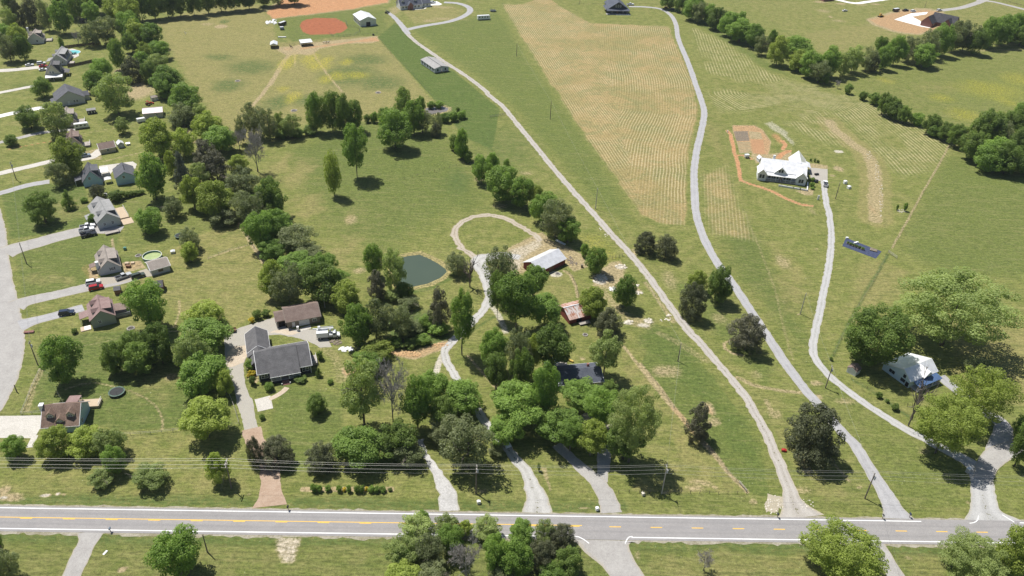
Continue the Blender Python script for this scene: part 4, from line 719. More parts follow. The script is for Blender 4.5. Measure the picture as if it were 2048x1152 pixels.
row('from the left in the pasture-edge row', 'trees of the row between pasture and ponds', [
 ('Q',878,318,962,505,'semi'),('Q',922,222,1092,450,'semi'),('Q',1058,258,1212,475,'semi'),('Q',1188,288,1262,435,'pale'),('Q',1238,308,1385,465,'pale'),('Q',1180,405,1305,485,'dbush'),('Q',1300,408,1425,478,'dbush'),('Q',1400,388,1515,462,'dbush'),('Q',1422,138,1562,405,'tall'),('Q',1540,102,1702,425,'talldark'),('Q',1640,148,1785,425,'talldark'),('Q',1738,198,1862,405,'tall'),
 ('E',868,878,922,942,'dbush'),('E',922,858,982,942,'bush'),('E',985,828,1095,935,'maple'),('E',978,838,1235,1115,'maple'),('E',1112,678,1242,885,'talldark'),('E',1178,778,1335,1005,'tall'),('E',1268,742,1348,855,'tall'),('E',1248,848,1395,1005,'semi'),('E',1398,868,1475,1005,'semi'),('E',1392,948,1468,1048,'cedar'),('E',1458,868,1542,942,'bush'),('E',1528,858,1602,932,'bush'),('E',1588,848,1662,912,'bush'),('E',1578,822,1612,862,'dbush'),('E',1358,778,1425,832,'bush'),('E',1415,775,1485,828,'bush')])
row('down the hedgerow left of the gravel lane', 'trees of the hedgerow left of the gravel lane', [
 ('V',448,348,545,468,'dbush'),('V',498,305,602,505,'tall'),('V',528,438,602,525,'dbush'),('V',568,468,638,558,'dbush'),('V',632,505,782,695,'tall'),('V',738,482,835,625,'maple'),('V',868,528,925,605,'tall'),('V',748,588,992,835,'maple'),('V',928,678,1105,885,'maple'),('V',1072,738,1185,905,'bright'),('V',1078,788,1285,1005,'maple'),('V',1168,848,1392,1115,'semi'),('V',1288,985,1458,1160,'maple'),('J',1152,412,1218,518,'bush')])
row('from the far end of the long hedge', 'trees of the long hedge right of the paved lane', [
 ('X',80,-60,205,52,'oak'),('X',190,-50,295,72,'oak'),('X',258,-20,422,132,'maple'),('X',328,15,445,155,'semi'),('X',405,35,520,165,'maple'),('X',438,58,592,205,'oak'),('X',538,98,682,255,'maple'),('X',638,95,755,265,'maple'),('X',598,148,802,305,'maple'),('X',738,188,872,345,'maple'),('X',808,268,932,405,'semi'),('X',908,232,982,355,'tall'),('X',918,278,1072,475,'bright'),('X',1028,278,1232,425,'maple'),('X',1058,388,1235,525,'bright'),('X',1158,398,1315,575,'maple'),('X',1228,468,1392,615,'semi'),('X',1308,358,1465,565,'maple'),('X',1298,555,1385,642,'dbush'),
 ('X',1440,408,1562,565,'pale'),('X',1498,358,1645,535,'pale'),('X',1618,368,1745,525,'semi'),('X',1678,418,1765,545,'cedar'),('X',1732,282,1825,395,'tall'),('X',1748,358,1865,515,'maple'),('M',928,278,1065,475,'maple'),('M',1018,285,1185,455,'semi'),('M',1118,338,1305,495,'maple'),('M',1178,228,1335,425,'semi'),('M',1268,188,1425,405,'maple'),('M',1368,148,1525,395,'semi'),('M',1438,138,1625,395,'semi'),('M',1538,228,1685,395,'oak'),('M',1638,108,1795,365,'maple'),('M',1738,105,1905,345,'maple'),('M',1828,82,1995,325,'maple'),('M',1898,198,2025,335,'oak'),('M',1980,60,2150,320,'maple'),('M',2100,60,2260,300,'maple')])
row('down the bushy row beside the hay', 'bushes of the row between hay and meadow', [
 ('M',592,642,655,722,'dbush'),('M',702,702,768,772,'dbush'),('M',772,712,862,805,'dbush'),('M',850,715,945,862,'oak'),('M',888,748,1015,885,'oak'),('M',918,788,1065,905,'oak'),('M',1008,818,1108,935,'oak'),('M',1098,868,1205,965,'bush'),('M',1198,882,1325,1015,'oak'),('M',1238,958,1345,1055,'bush'),('M',1308,938,1435,1065,'oak'),('M',1398,958,1525,1115,'oak')])
row('from the left in the wood at the right edge', 'trees of the wood at the right edge', [
 ('M',1500,1008,1705,1205,'oak'),('M',1588,848,1805,1095,'oak'),('M',1640,1055,1865,1265,'maple'),('M',1698,928,1905,1105,'semi'),('M',1798,845,1972,1015,'oak'),('M',1858,978,2065,1205,'oak'),('M',1905,788,2015,905,'maple'),('S',1598,38,1825,225,'maple'),('S',1748,18,1972,245,'oak'),('S',1898,140,2065,255,'oak'),('M',1990,760,2160,1010,'oak'),('M',2040,960,2240,1230,'oak')])
row('in the roadside thicket, bottom edge', 'trees of the roadside thicket at the bottom edge', [
 ('H',1045,838,1285,1065,'pale'),('H',1138,688,1402,905,'pale'),('H',1275,648,1365,735,'tall'),('H',1398,688,1592,885,'pale'),('H',1098,925,1255,1075,'maple'),('H',1035,1055,1315,1260,'bright'),('H',1268,838,1485,1065,'semi'),('H',1438,768,1625,985,'maple'),('H',1585,725,1695,845,'bright'),('H',1698,695,1905,860,'pale'),('H',1530,880,1760,1150,'bare'),('H',1775,848,1975,1105,'maple'),('L',58,722,265,925,'maple'),('L',258,728,415,905,'pale'),('L',378,752,572,955,'cedar'),('L',-10,868,245,1160,'maple'),('L',208,868,425,1105,'cedar'),('L',418,935,625,1145,'oak'),('L',298,1048,505,1230,'maple'),('L',-80,1050,145,1230,'semi'),('H',1280,1020,1520,1240,'semi')])
row('in the grove round the dark-roofed house', 'trees of the grove round the dark-roofed house', [
 ('J',418,443,688,730,'semi'),('J',455,630,590,895,'talldark'),('J',528,638,805,985,'maple'),('J',690,575,905,785,'maple'),('J',758,798,1015,1015,'maple'),('K',398,-5,595,245,'maple'),('K',588,-10,805,285,'semi'),('K',618,148,785,415,'oak'),('K',728,38,875,255,'bright'),('K',818,-40,1095,265,'oak'),('K',788,268,995,595,'maple'),('K',488,408,875,725,'light'),('K',448,648,705,865,'maple'),('K',1008,378,1315,605,'light'),('K',798,588,1145,855,'light'),('K',1188,448,1445,725,'light'),('K',998,688,1175,885,'maple'),('K',1128,688,1365,925,'bright'),('K',1308,378,1445,505,'oak'),('K',1395,438,1765,900,'bigpale'),('K',1370,700,1640,960,'oak')], lift=0.42)
row('in the patch between the gravel drives', 'trees between the gravel drives', [
 ('G',1005,615,1315,1055,'pale'),('G',1255,585,1525,1105,'bare'),('G',1478,738,1695,1085,'maple'),('G',1598,698,1835,935,'maple'),('K',115,368,405,625,'maple'),('K',-5,515,205,745,'oak'),('H',655,8,1012,305,'maple'),('H',955,-30,1255,235,'oak'),('H',1095,120,1335,315,'semi'),('H',1378,-20,1565,155,'semi'),('K',18,648,265,865,'semi'),('K',98,648,495,1045,'semi'),('K',438,878,565,965,'semi')], lift=0.24)
for e, lab in [
 (('A',832,300,942,508,'talldark'),'dark narrow tree at the end of the brown board fence'),
 (('A',698,452,842,595,'maple'),'green tree behind the tall grey-green one, nearest the pool yard'),
 (('A',638,535,802,692,'maple'),'leafy green tree left of the tall grey-green tree, back lawn'),
 (('A',742,535,1002,885,'pale'),'tall broad grey-green tree standing alone on the back lawns'),
 (('A',252,598,388,732,'oak'),'dark round tree on the lawn beside the grey-roofed house'),
 (('A',128,815,302,975,'oak'),'dark blue-green tree beside the white concrete drive'),
 (('A',305,792,532,1035,'pale'),'mid green tree hiding the front of a brown-roofed house'),
 (('A',28,1032,128,1112,'oak'),'small dark round tree by the street near the left edge'),
 (('B',392,-15,622,245,'bright'),'bright green tree in front of the brown house with the grey car'),
 (('A',878,900,988,1015,'pale'),'small thin tan tree on the lawn below the beige metal building'),
 (('A',448,288,492,382,'talldark'),'small narrow tree at the near end of the far board fence'),
 (('A',558,238,622,338,'bare'),'small bare tree on the lawn behind the pool house'),
 (('Q',148,332,398,605,'bright'),'bright green tree above the blue garage, left of a pair'),
 (('Q',393,412,572,605,'bright'),'bright green tree above the blue garage, right of a pair'),
 (('Q',128,600,345,925,'maple'),'large green tree just right of the blue garage'),
 (('Q',338,582,442,765,'bright'),'yellow-green tree between the blue garage tree and the grey pine'),
 (('Q',398,588,548,892,'pine'),'blue-grey pine with layered boughs near the blue garage'),
 (('Q',315,938,475,1085,'semi'),'thin grey-green tree above a star-shaped shadow, mid back lawn'),
 (('Q',118,1018,318,1205,'maple'),'round green tree on the back lawn left of the thin one'),
 (('Q',945,395,1115,725,'bare'),'tall bare tree with forked trunk at the pasture corner'),
 (('Q',848,418,965,565,'bare'),'small bare tree behind the tall forked bare tree'),
 (('Q',1698,335,1908,735,'tall'),'tall ragged green tree standing alone in the middle pasture'),
 (('Q',1565,553,1692,935,'poplar'),'narrow yellow-green poplar alone in the middle pasture'),
 (('J',1203,438,1362,632,'tall'),'round green tree right of the red barn'),
 (('J',1412,658,1585,885,'maple'),'green tree in the rubble left of the gravel lane'),
 (('J',1148,738,1355,965,'bright'),'bright round tree behind the rusty-roofed shed'),
 (('J',1282,902,1475,1115,'cedar'),'dark olive cedar right of the rusty-roofed shed'),
 (('J',1582,318,1735,492,'cedar'),'olive cedar between the two lanes, left of the pair'),
 (('J',1738,342,1898,532,'cedar'),'olive cedar between the two lanes, right of the pair'),
 (('J',125,478,300,645,'semi'),'grey-green tree on the shore right of the pond'),
 (('J',228,478,385,725,'dead'),'dead leafless tree between pond and gravel drive'),
 (('J',-10,755,148,1065,'rust'),'tall dark brownish cedar below the pond'),
 (('J',142,775,348,1160,'tall'),'tall full green tree beside the gravel drive and mulch heap'),
 (('K',418,168,605,400,'talldark'),'dark tree with clear trunk right of the weedy gravel drive'),
 (('K',1228,20,1482,305,'pale'),'airy green tree with visible trunk right of the dark-roofed house'),
 (('Y',948,182,1095,415,'tall'),'tall tree left of the pond, leftmost of its group'),
 (('Y',1088,222,1275,535,'pale'),'pale tall tree at the left shore of the pond'),
 (('Y',978,388,1115,605,'rust'),'dark brown cedar below the trees left of the pond'),
 (('Y',1108,528,1235,622,'pale'),'pale low tree at the foot of the pond trees'),
 (('Y',1198,478,1325,605,'dbush'),'dark shadowed bush at the lower left of the pond'),
 (('Y',1228,588,1385,675,'semi'),'thin brushy tree below the pond'),
 (('R',698,548,885,835,'cedar'),'tall olive cedar between the two lanes, below the green pair'),
 (('R',758,458,905,625,'bright'),'light green tree behind the tall olive cedar between the lanes'),
 (('R',908,433,1105,695,'oak'),'dark green tree overhanging the left edge of the paved lane'),
 (('R',1092,798,1345,1095,'rust'),'grey-olive cedar with pale limbs on the paved lane edge'),
 (('W',362,638,548,925,'rust'),'brown-grey cedar alone in the strip left of the gravel lane'),
 (('W',1128,625,1545,1085,'cedar'),'big dark olive tree between the two lanes near the highway'),
 (('O',608,182,1075,655,'bigoak'),'big dark green tree behind the white metal-roofed house'),
 (('O',1072,-75,1835,485,'bigpale'),'huge pale spreading tree on the lawn at the right edge'),
 (('O',1158,885,1625,1300,'bigbright'),'big light green tree below the white metal-roofed house'),
 (('O',1448,685,1845,1105,'bigbright'),'big light green tree right of the white metal-roofed house'),
 (('O',1078,675,1265,1120,'dead'),'dead leafless tree in front of the white metal-roofed house'),
 (('O',1528,615,1785,765,'semi'),'low grey brushy tree behind the light green tree, right edge'),
 (('O',1900,1035,2080,1225,'maple'),'green tree cut by the right edge above the paved junction'),
 (('P',1990,-60,2140,330,'oak'),'dark tree at the right edge beside the paved junction'),
 (('P',438,712,955,1160,'bigbright'),'big light green round tree on the highway verge, bottom right'),
 (('P',1458,818,1905,1210,'bigpale'),'big pale feathery tree on the verge, bottom right corner'),
 (('P',1878,738,2150,1120,'bright'),'bright green tree in the bottom right corner'),
 (('C',983,5,1255,345,'maple'),'large round green tree behind the wooden deck house'),
 (('C',328,435,595,775,'maple'),'green tree with big shadow by the left street'),
 (('C',768,468,955,705,'oak'),'dark tree in the lawn clump, leftmost'),
 (('C',905,388,1115,605,'oak'),'dark tree in the lawn clump, rear one'),
 (('C',938,478,1185,715,'oak'),'dark tree in the lawn clump, front one'),
 (('C',1088,343,1335,635,'oak'),'dark tree in the lawn clump, rightmost'),
 (('C',1428,152,1705,375,'bright'),'yellow-green tree at the far end of the row left of the gravel yard'),
 (('C',1385,300,1735,565,'maple'),'second tree of the row left of the gravel yard'),
 (('C',1345,400,1605,705,'pale'),'third tree of the row left of the gravel yard'),
 (('C',1378,555,1735,855,'maple'),'fourth tree of the row left of the gravel yard'),
 (('C',1638,688,1795,875,'bright'),'small bright tree at the near end of that gravel-yard row'),
 (('C',1385,888,1745,1195,'bright'),'bright round tree alone above the highway, left of the red drive'),
 (('D',288,0,535,245,'bright'),'bright tree beside the concrete pad, left of three'),
 (('D',508,12,765,235,'bright'),'bright tree beside the concrete pad, middle of three'),
 (('D',722,18,950,240,'pale'),'paler tree beside the concrete pad, right of three'), (('D',782,160,945,360,'maple'),'green low tree just below the paler tree of the three'),
 (('D',22,85,185,255,'maple'),'small green tree under the wires at the left edge'),
 (('D',672,340,855,478,'pale'),'small pale tree on the verge, left of two above the highway'),
 (('D',1015,310,1270,465,'pale'),'small sparse tree on the verge, right of two above the highway'),
 (('D',1572,205,1745,435,'bright'),'bright small tree beside the guyed utility pole'),
 (('D',1178,798,1505,1160,'maple'),'green tree below the highway near the left driveway'),
 (('D',-60,930,150,1180,'semi'),'brushy tree cut by the bottom left corner'),
 (('D',-70,830,12,960,'oak'),'dark tree edge at the left margin below the highway'),
 (('H',-25,85,85,315,'cedar'),'dark cedar left of the red drive under the wires'),
 (('H',75,75,322,315,'cedar'),'dark cedar overhanging the red drive under the wires'),
 (('H',428,128,645,355,'cedar'),'dark cedar with pale trunk right of the red drive'),
 (('B',202,402,422,625,'bigoak'),'dark dense round tree on the lawn beside the paved street'),
 (('B',463,382,572,525,'spruce'),'dark cone-shaped spruce on the lawn left of the grey house'),
 (('B',357,168,518,338,'semi'),'mid green tree left of the blue house'),
 (('B',688,338,808,458,'cedar'),'dark evergreen between the blue house and the grey-roofed house'),
 (('B',838,383,955,472,'dbush'),'dark bush at the end of the clipped hedge'),
 (('B',618,440,672,482,'bush'),'tiny sapling on the lawn between two evergreens'),
 (('B',1378,672,1538,835,'semi'),'mid green tree shading the green-rimmed trampoline'),
 (('B',1383,783,1518,925,'bright'),'bright yellow-green tree beside the swing lawn'),
 (('B',676,568,742,642,'bush'),'bush at the front corner of the grey-roofed house'),
 (('L',1508,958,1635,1112,'bare'),'small bare grey tree on the verge below the highway'),
 (('M',518,618,558,672,'bare'),'tiny bare tree in the gap of the bushy row'),
 (('S',985,495,1005,535,'tall'),'sapling in the gravel bed, left of two'), (('S',1042,480,1075,540,'tall'),'sapling in the gravel bed, right of two'),
 (('G',328,228,398,302,'dbush'),'dark bush behind the gravel yard, left of two'), (('G',398,222,462,282,'dbush'),'dark bush behind the gravel yard, right of two'),
 (('G',298,284,342,328,'ybush'),'golden shrub at the edge of the gravel yard'), (('G',55,302,142,392,'dbush'),'dark bush beside the rusty trailer'),
 (('G',268,612,352,700,'bush'),'grey-green shrub in the bed left of the grey house'), (('G',278,688,345,742,'ybush'),'golden shrub in the bed left of the grey house'), (('G',298,738,355,808,'dbush'),'dark shrub in the bed left of the grey house'),
 (('G',418,782,492,852,'bush'),'round bush left of the grey house steps'), (('G',818,542,872,612,'dbush'),'bush beside the side deck of the grey house'), (('G',806,672,862,745,'spruce'),'small cone evergreen at the right corner of the grey house'),
 (('G',902,762,948,802,'bush'),'small round bush on the lawn right of the grey house'), (('G',742,875,885,1022,'oak'),'lone dark small tree on the front lawn of the grey house'), (('G',375,1030,420,1075,'dbush'),'dark small bush beside the red drive bed'), (('G',650,730,750,790,'dbush'),'low dark shrubs under the right windows of the grey house'),
 (('K',1240,250,1275,305,'dbush'),'small bush at the back of the dark-roofed house'), (('O',828,858,878,908,'dbush'),'small dark bush on the fence row, upper'), (('O',950,945,1008,1002,'dbush'),'small dark bush on the fence row, lower'), (('O',902,912,935,945,'dbush'),'small dark bush on the fence row, middle'), (('O',470,590,500,620,'dbush'),'scrubby bush at the bend of the gravel lane'),
 (('N',845,440,885,470,'bush'),'green shrub by the farmhouse corner, upper'), (('N',845,478,885,512,'bush'),'green shrub by the farmhouse corner, middle'), (('N',850,512,880,535,'bush'),'green shrub by the farmhouse corner, lower'), (('N',872,295,892,322,'dbush'),'dark shrub in the bed behind the farmhouse, left'), (('N',895,305,918,328,'dbush'),'dark shrub in the bed behind the farmhouse, right'), (('N',842,295,862,315,'dbush'),'dark shrub in the bed nearest the white roof'),
 (('C',548,368,595,412,'dbush'),'single dark bush on the lawn by the beige house'), (('L',283,288,312,345,'pale'),'tiny pale sapling beside the weedy drive'), (('P',1425,60,1450,90,'bush'),'small bush beside the lower light green tree')]:
    add_tree(*e, lab, None, 0.36 if lab in LIFTED else None)
for i, (x0, y0, x1, y1, sp) in enumerate([(460,448,512,512,'bush'),(500,458,548,512,'bush'),(568,458,618,508,'bush'),(658,460,702,512,'bush'),(703,475,735,508,'ybush'),(732,458,772,514,'bush'),(793,458,840,516,'bush'),(830,460,875,516,'bush'),(870,472,902,505,'ybush'),(900,462,950,516,'bush'),(942,464,995,516,'bush'),(985,466,1038,516,'bush'),(1054,478,1088,508,'dbush')]):
    add_tree('H', x0, y0, x1, y1, sp, f"{'golden' if sp == 'ybush' else 'clipped green'} shrub, {ORD[i]} from the left in the mulched verge bed", 'shrubs of the verge bed')
# ------------------------------------------------------------------ BUILDINGS
TL.update(h1=(1490,280,9.6), h2=(1750,690,10.475), h3=(470,590,6.064), h4=(1040,480,6.4), h5=(690,0,6.606), h6=(1060,690,10.47), h7=(1180,0,10.24), h8=(1660,0,6.827),
          k1=(40,40,8.227), k2=(90,155,6.584), k3=(140,310,7.2), k4=(160,480,9.6), k5=(100,560,8.192), k6=(0,790,8.192), k7=(520,30,11.378))
def shingle(name, c1, c2, rough=0.85):
    if name in _mc: return _mc[name]
    m, n, out = newmat(name); t = NT(n); co = t.coords('Object'); n1 = t.noise(co, 0.5, 4, 0.6); n2 = t.noise(co, 3.5, 3, 0.7); st = t.noise(t.coords('Object', (2.2, 2.2, 0.25)), 1.0, 3)
    col = t.mix(t.step(t.math('ADD', t.math('MULTIPLY', n1, 0.5), t.math('MULTIPLY', n2, 0.5)), 0.36, 0.64), c1, c2); col = t.mix(1.0, col, t.mix(st, c4(.78,.78,.78), c4(1.2,1.2,1.2)), 'MULTIPLY')
    b = t.node('ShaderNodeTexBrick'); b.inputs['Scale'].default_value = 2.5; n.links.new(co, b.inputs[0]); b.inputs['Color1'].default_value = (1,1,1,1); b.inputs['Color2'].default_value = (.88,.88,.88,1); b.inputs['Mortar'].default_value = (.7,.7,.7,1); col = t.mix(0.5, col, b.outputs[0], 'MULTIPLY')
    t.bsdf(out, col, rough, 0, 0.3, t.bump(n2, 0.3, 0.04)); _mc[name] = m; return m
def siding(name, c, rough=0.6, brick=False):
    if name in _mc: return _mc[name]
    m, n, out = newmat(name); t = NT(n); co = t.coords('Object'); s = t.node('ShaderNodeSeparateXYZ'); n.links.new(co, s.inputs[0]); no = t.noise(co, 0.8, 4)
    lap = t.step(t.math('FRACT', t.math('MULTIPLY', s.outputs[2], 4.5)), 0.0, 0.18)
    col = t.mix(t.math('MULTIPLY', no, 0.25), c, tuple(x*0.72 for x in c[:3])+(1,)); col = t.mix(t.math('MULTIPLY', t.math('SUBTRACT', 1.0, lap), 0.35), col, tuple(x*0.6 for x in c[:3])+(1,))
    if brick: col = t.mix(t.step(t.noise(co, 5, 2), 0.4, 0.6), col, tuple(x*1.25 for x in c[:3])+(1,))
    t.bsdf(out, col, rough, 0, 0.3); _mc[name] = m; return m
def metal_roof(name, c, rough=0.4, rust=None):
    if name in _mc: return _mc[name]
    m, n, out = newmat(name); t = NT(n); co = t.coords('Object'); no = t.noise(co, 0.6, 4); st = t.noise(t.coords('Object', (1.3, 0.25, 0.25)), 1.6, 3); col = t.mix(t.step(no, .35, .65), c, tuple(x*0.86 for x in c[:3])+(1,))
    if rust: col = t.mix(t.step(t.math('ADD', t.math('MULTIPLY', st, 0.6), t.math('MULTIPLY', no, 0.4)), 0.47, 0.55), col, t.mix(no, rust, tuple(x*0.6 for x in rust[:3])+(1,)))
    t.bsdf(out, col, rough, 0.25 if not rust else 0.0, 0.4); _mc[name] = m; return m
WHITE = siding('white_siding', c4(.72,.72,.72)); PALEBLUE = siding('pale_blue_siding', c4(.40,.55,.64)); GREYGREEN = siding('grey_green_siding', c4(.36,.38,.34)); BEIGE = siding('beige_siding', c4(.52,.46,.36)); CREAM = siding('cream_siding', c4(.60,.55,.42)); LTGREY = siding('light_grey_siding', c4(.50,.51,.52))
TAUPE = siding('taupe_siding', c4(.23,.20,.165)); CHAR = siding('charcoal_siding', c4(.045,.048,.055)); BRICK = siding('red_brick', c4(.26,.13,.115), 0.85, True); REDB = siding('barn_red_boards', c4(.20,.055,.045), 0.85, True); WOOD = siding('brown_boards', c4(.19,.105,.065), 0.85, True); SILVER = simple('silver_sheet', c4(.55,.56,.58), c4(.66,.67,.68), 1.0, 0.4, 0.3)
TRIM = simple('white_trim', c4(.78,.78,.78), None, rough=0.5); GLASS = simple('dark_glass', c4(.035,.045,.055), None, rough=0.08, spec=0.6); DARK = simple('dark_opening', c4(.015,.014,.014), None, rough=0.9); DOORW = simple('white_door', c4(.70,.70,.70), c4(.62,.62,.63), 1.0, 0.5)
S_GREY = shingle('grey_shingles', c4(.098,.096,.100), c4(.152,.148,.152)); S_DGREY = shingle('dark_grey_shingles', c4(.088,.090,.105), c4(.135,.137,.150)); S_LGREY = shingle('light_grey_shingles', c4(.26,.26,.255), c4(.34,.335,.33)); S_BROWN = shingle('brown_shingles', c4(.175,.125,.105), c4(.245,.185,.16)); S_PINK = shingle('mauve_shingles', c4(.235,.155,.145), c4(.305,.215,.20)); S_TAN = shingle('tan_shingles', c4(.27,.235,.205), c4(.36,.315,.28)); S_BLACK = shingle('black_shingles', c4(.045,.045,.052), c4(.078,.078,.088)); S_NAVY = shingle('blue_grey_shingles', c4(.065,.075,.10), c4(.11,.12,.15)); S_RUSTB = shingle('mottled_brown_shingles', c4(.15,.10,.075), c4(.27,.19,.15))
M_WHITE = metal_roof('white_metal_roof', c4(.88,.88,.88), .3); M_BLUEW = metal_roof('pale_metal_roof', c4(.84,.85,.87), .3); M_BARN = metal_roof('galvanised_roof', c4(.74,.74,.76)); M_BLUE = metal_roof('blue_metal_roof', c4(.10,.17,.33)); M_RUST = metal_roof('rusty_tin', c4(.52,.48,.47), 0.7, c4(.42,.20,.13)); M_RUST2 = metal_roof('old_rust_tin', c4(.50,.36,.31), 0.75, c4(.40,.18,.11)); DECKW = simple('grey_deck_boards', c4(.30,.27,.24), c4(.42,.38,.34), 2.0, 0.85, stretch=(0.3, 5, 1)); DECKT = simple('tan_deck_boards', c4(.42,.33,.23), c4(.52,.42,.31), 2.0, 0.85, stretch=(0.3, 5, 1)); BRICKSTEP = simple('brick_steps', c4(.20,.10,.085), c4(.28,.15,.13), 3.0, 0.9); CONCP = simple('plain_concrete', c4(.42,.41,.39), c4(.52,.51,.49), 1.5, 0.9)
class Bld:
    def __init__(s, name, label, t, A, B, cat='house', group=None, shift=0.0):
        a = g(t, *A); b = g(t, *B); e = (b-a)/np.linalg.norm(b-a); a = a+np.array([-e[1], e[0], 0])*shift; b = b+np.array([-e[1], e[0], 0])*shift; d = (b-a)[:2]; s.L = float(np.hypot(*d)); s.u = d/s.L; s.v = np.array([-s.u[1], s.u[0]]); s.a = a; s.t = t
        s.o = empty(name, (a[0], a[1], 0), math.atan2(d[1], d[0])); tag(s.o, label, cat, group)
    def w(s, x, y): p = s.a[:2]+s.u*x+s.v*y; return (p[0], p[1], 0.0)
    def loc(s, x, y, z=0.0): p = g(s.t, x, y, z)-s.a; return float(p[:2]@s.u), float(p[:2]@s.v)
    def h(s, x, y, py): return height_to(s.w(x, y), px(s.t, 0, py)[1])
    def body(s, x0, x1, y0, y1, hw, hr, axis='y', wall=WHITE, roof=S_GREY, oh=0.4, og=0.3, z0=0.0, apex=None, hw2=None, th=0.16, wname='wall', rname='roof', fascia=None):
        """gabled block; axis = direction of the ridge"""
        hw2 = hw if hw2 is None else hw2
        if axis == 'y': a0, a1, b0, b1 = x0, x1, y0, y1; f = lambda u, v, z: (u, v, z)
        else: a0, a1, b0, b1 = y0, y1, x0, x1; f = lambda u, v, z: (v, u, z)
        m = (a0+a1)/2 if apex is None else apex; mb = MB(); pr = [(a0, z0-0.05), (a1, z0-0.05), (a1, hw2), (m, hr), (a0, hw)]
        mb.poly(*[f(u, b0, z) for u, z in pr]); mb.poly(*[f(u, b1, z) for u, z in reversed(pr)])
        for i in range(5):
            (u0, za), (u1, zb) = pr[i], pr[(i+1) % 5]; mb.poly(f(u0, b0, za), f(u0, b1, za), f(u1, b1, zb), f(u1, b0, zb))
        wl_ = mb.build(wname, wall, s.o); rb = MB()
        for e, hh, sg in ((a0, hw, -1), (a1, hw2, 1)):
            k = (hr-hh)/abs(m-e) if abs(m-e) > 1e-3 else 0; ue = e+sg*oh; ze = hh-k*oh+th; zt = hr+th
            q = [f(ue, b0-og, ze), f(ue, b1+og, ze), f(m, b1+og, zt), f(m, b0-og, zt)]; rb.slab(q, th-0.02)
        rf = rb.build(rname, roof, s.o)
        if fascia is not None:
            fb = MB()
            for e, hh, sg in ((a0, hw, -1), (a1, hw2, 1)):
                k = (hr-hh)/abs(m-e) if abs(m-e) > 1e-3 else 0; ue = e+sg*(oh+0.03); ze = hh-k*oh+th
                p0 = f(ue, b0-og-0.02, ze-0.2); p1 = f(ue+sg*0.06, b1+og+0.02, ze-0.005); fb.box(min(p0[0], p1[0]), max(p0[0], p1[0]), min(p0[1], p1[1]), max(p0[1], p1[1]), p0[2], p1[2])
                for bb in (b0-og-0.05, b1+og+0.05):     # barge boards
                    q0 = Vector(f(ue, bb, ze-0.12)); q1 = Vector(f(m, bb, hr+th-0.12)); fb.tube(q0, q1, 0.11, 0.11, 4)
            fb.build('fascia', fascia, rf)
        return wl_, rf
    def _face(s, face, u, z, d, y=0.0):
        if face == 'front': return lambda a, b, c: (u+a, y-c, z+b)
        if face == 'back': return lambda a, b, c: (u-a, y+c, z+b)
        if face == 'right': return lambda a, b, c: (y+c, u+a, z+b)
        return lambda a, b, c: (y-c, u-a, z+b)
    def panel(s, name, mat, face, pos, u, z, w, h, d=0.05, parent=None):
        f = s._face(face, u, z, d, pos); p, q = f(-w/2, 0, -0.05), f(w/2, h, d); return MB().box(min(p[0], q[0]), max(p[0], q[0]), min(p[1], q[1]), max(p[1], q[1]), p[2], q[2]).build(name, mat, parent or s.o)
    def win(s, face, pos, u, z, w=1.0, h=1.3, frame=TRIM, parent=None, mull=1):
        f = s._face(face, u, z, 0, pos); mb = MB(); t = 0.10
        bars = [(-w/2-t, w/2+t, -t, 0), (-w/2-t, w/2+t, h, h+t), (-w/2-t, -w/2, 0, h), (w/2, w/2+t, 0, h)]+[(-w/2+w*i/(mull+1)-0.03, -w/2+w*i/(mull+1)+0.03, 0, h) for i in range(1, mull+1)]+[(-w/2, w/2, h/2-0.025, h/2+0.025)]
        for a0, a1, b0, b1 in bars: p, q = f(a0, b0, -0.04), f(a1, b1, 0.07); mb.box(min(p[0], q[0]), max(p[0], q[0]), min(p[1], q[1]), max(p[1], q[1]), p[2], q[2])
        o = mb.build('window', frame, parent or s.o); p, q = f(-w/2, 0, -0.04), f(w/2, h, 0.03); MB().box(min(p[0], q[0]), max(p[0], q[0]), min(p[1], q[1]), max(p[1], q[1]), p[2], q[2]).build('pane', GLASS, o); return o
    def box(s, name, mat, x0, x1, y0, y1, z0, z1, parent=None): return MB().box(x0, x1, y0, y1, z0, z1).build(name, mat, parent or s.o)
    def lean(s, x0, x1, y0, y1, za, zb, mat, side='front', th=0.14, name='porch_roof'):
        """single slope: za at the house, zb at the outer edge (front: outer edge y0; left: x0; right: x1)"""
        if side == 'front': q = [(x0, y0, zb), (x1, y0, zb), (x1, y1, za), (x0, y1, za)]
        elif side == 'left': q = [(x0, y0, zb), (x1, y0, za), (x1, y1, za), (x0, y1, zb)]
        elif side == 'back': q = [(x0, y0, za), (x1, y0, za), (x1, y1, zb), (x0, y1, zb)]
        else: q = [(x0, y0, za), (x1, y0, zb), (x1, y1, zb), (x0, y1, za)]
        return MB().slab(q, th).build(name, mat, s.o)
    def post(s, x, y, z0, z1, w=0.14, mat=TRIM): return s.box('post', mat, x-w/2, x+w/2, y-w/2, y+w/2, z0, z1)
    def rail(s, p0, p1, z0=0.4, h=0.9, mat=TRIM, n=None, name='railing'):
        mb = MB(); p0 = Vector(p0); p1 = Vector(p1); L = (p1-p0).length; n = n or max(2, int(L/0.35)); up = Vector((0, 0, 1))
        mb.tube(p0+up*(z0+h), p1+up*(z0+h), 0.05, n=4); mb.tube(p0+up*(z0+0.12), p1+up*(z0+0.12), 0.04, n=4)
        for i in range(n+1): q = p0.lerp(p1, i/n); mb.tube(q+up*z0, q+up*(z0+h), 0.03, n=4)
        return mb.build(name, mat, s.o)
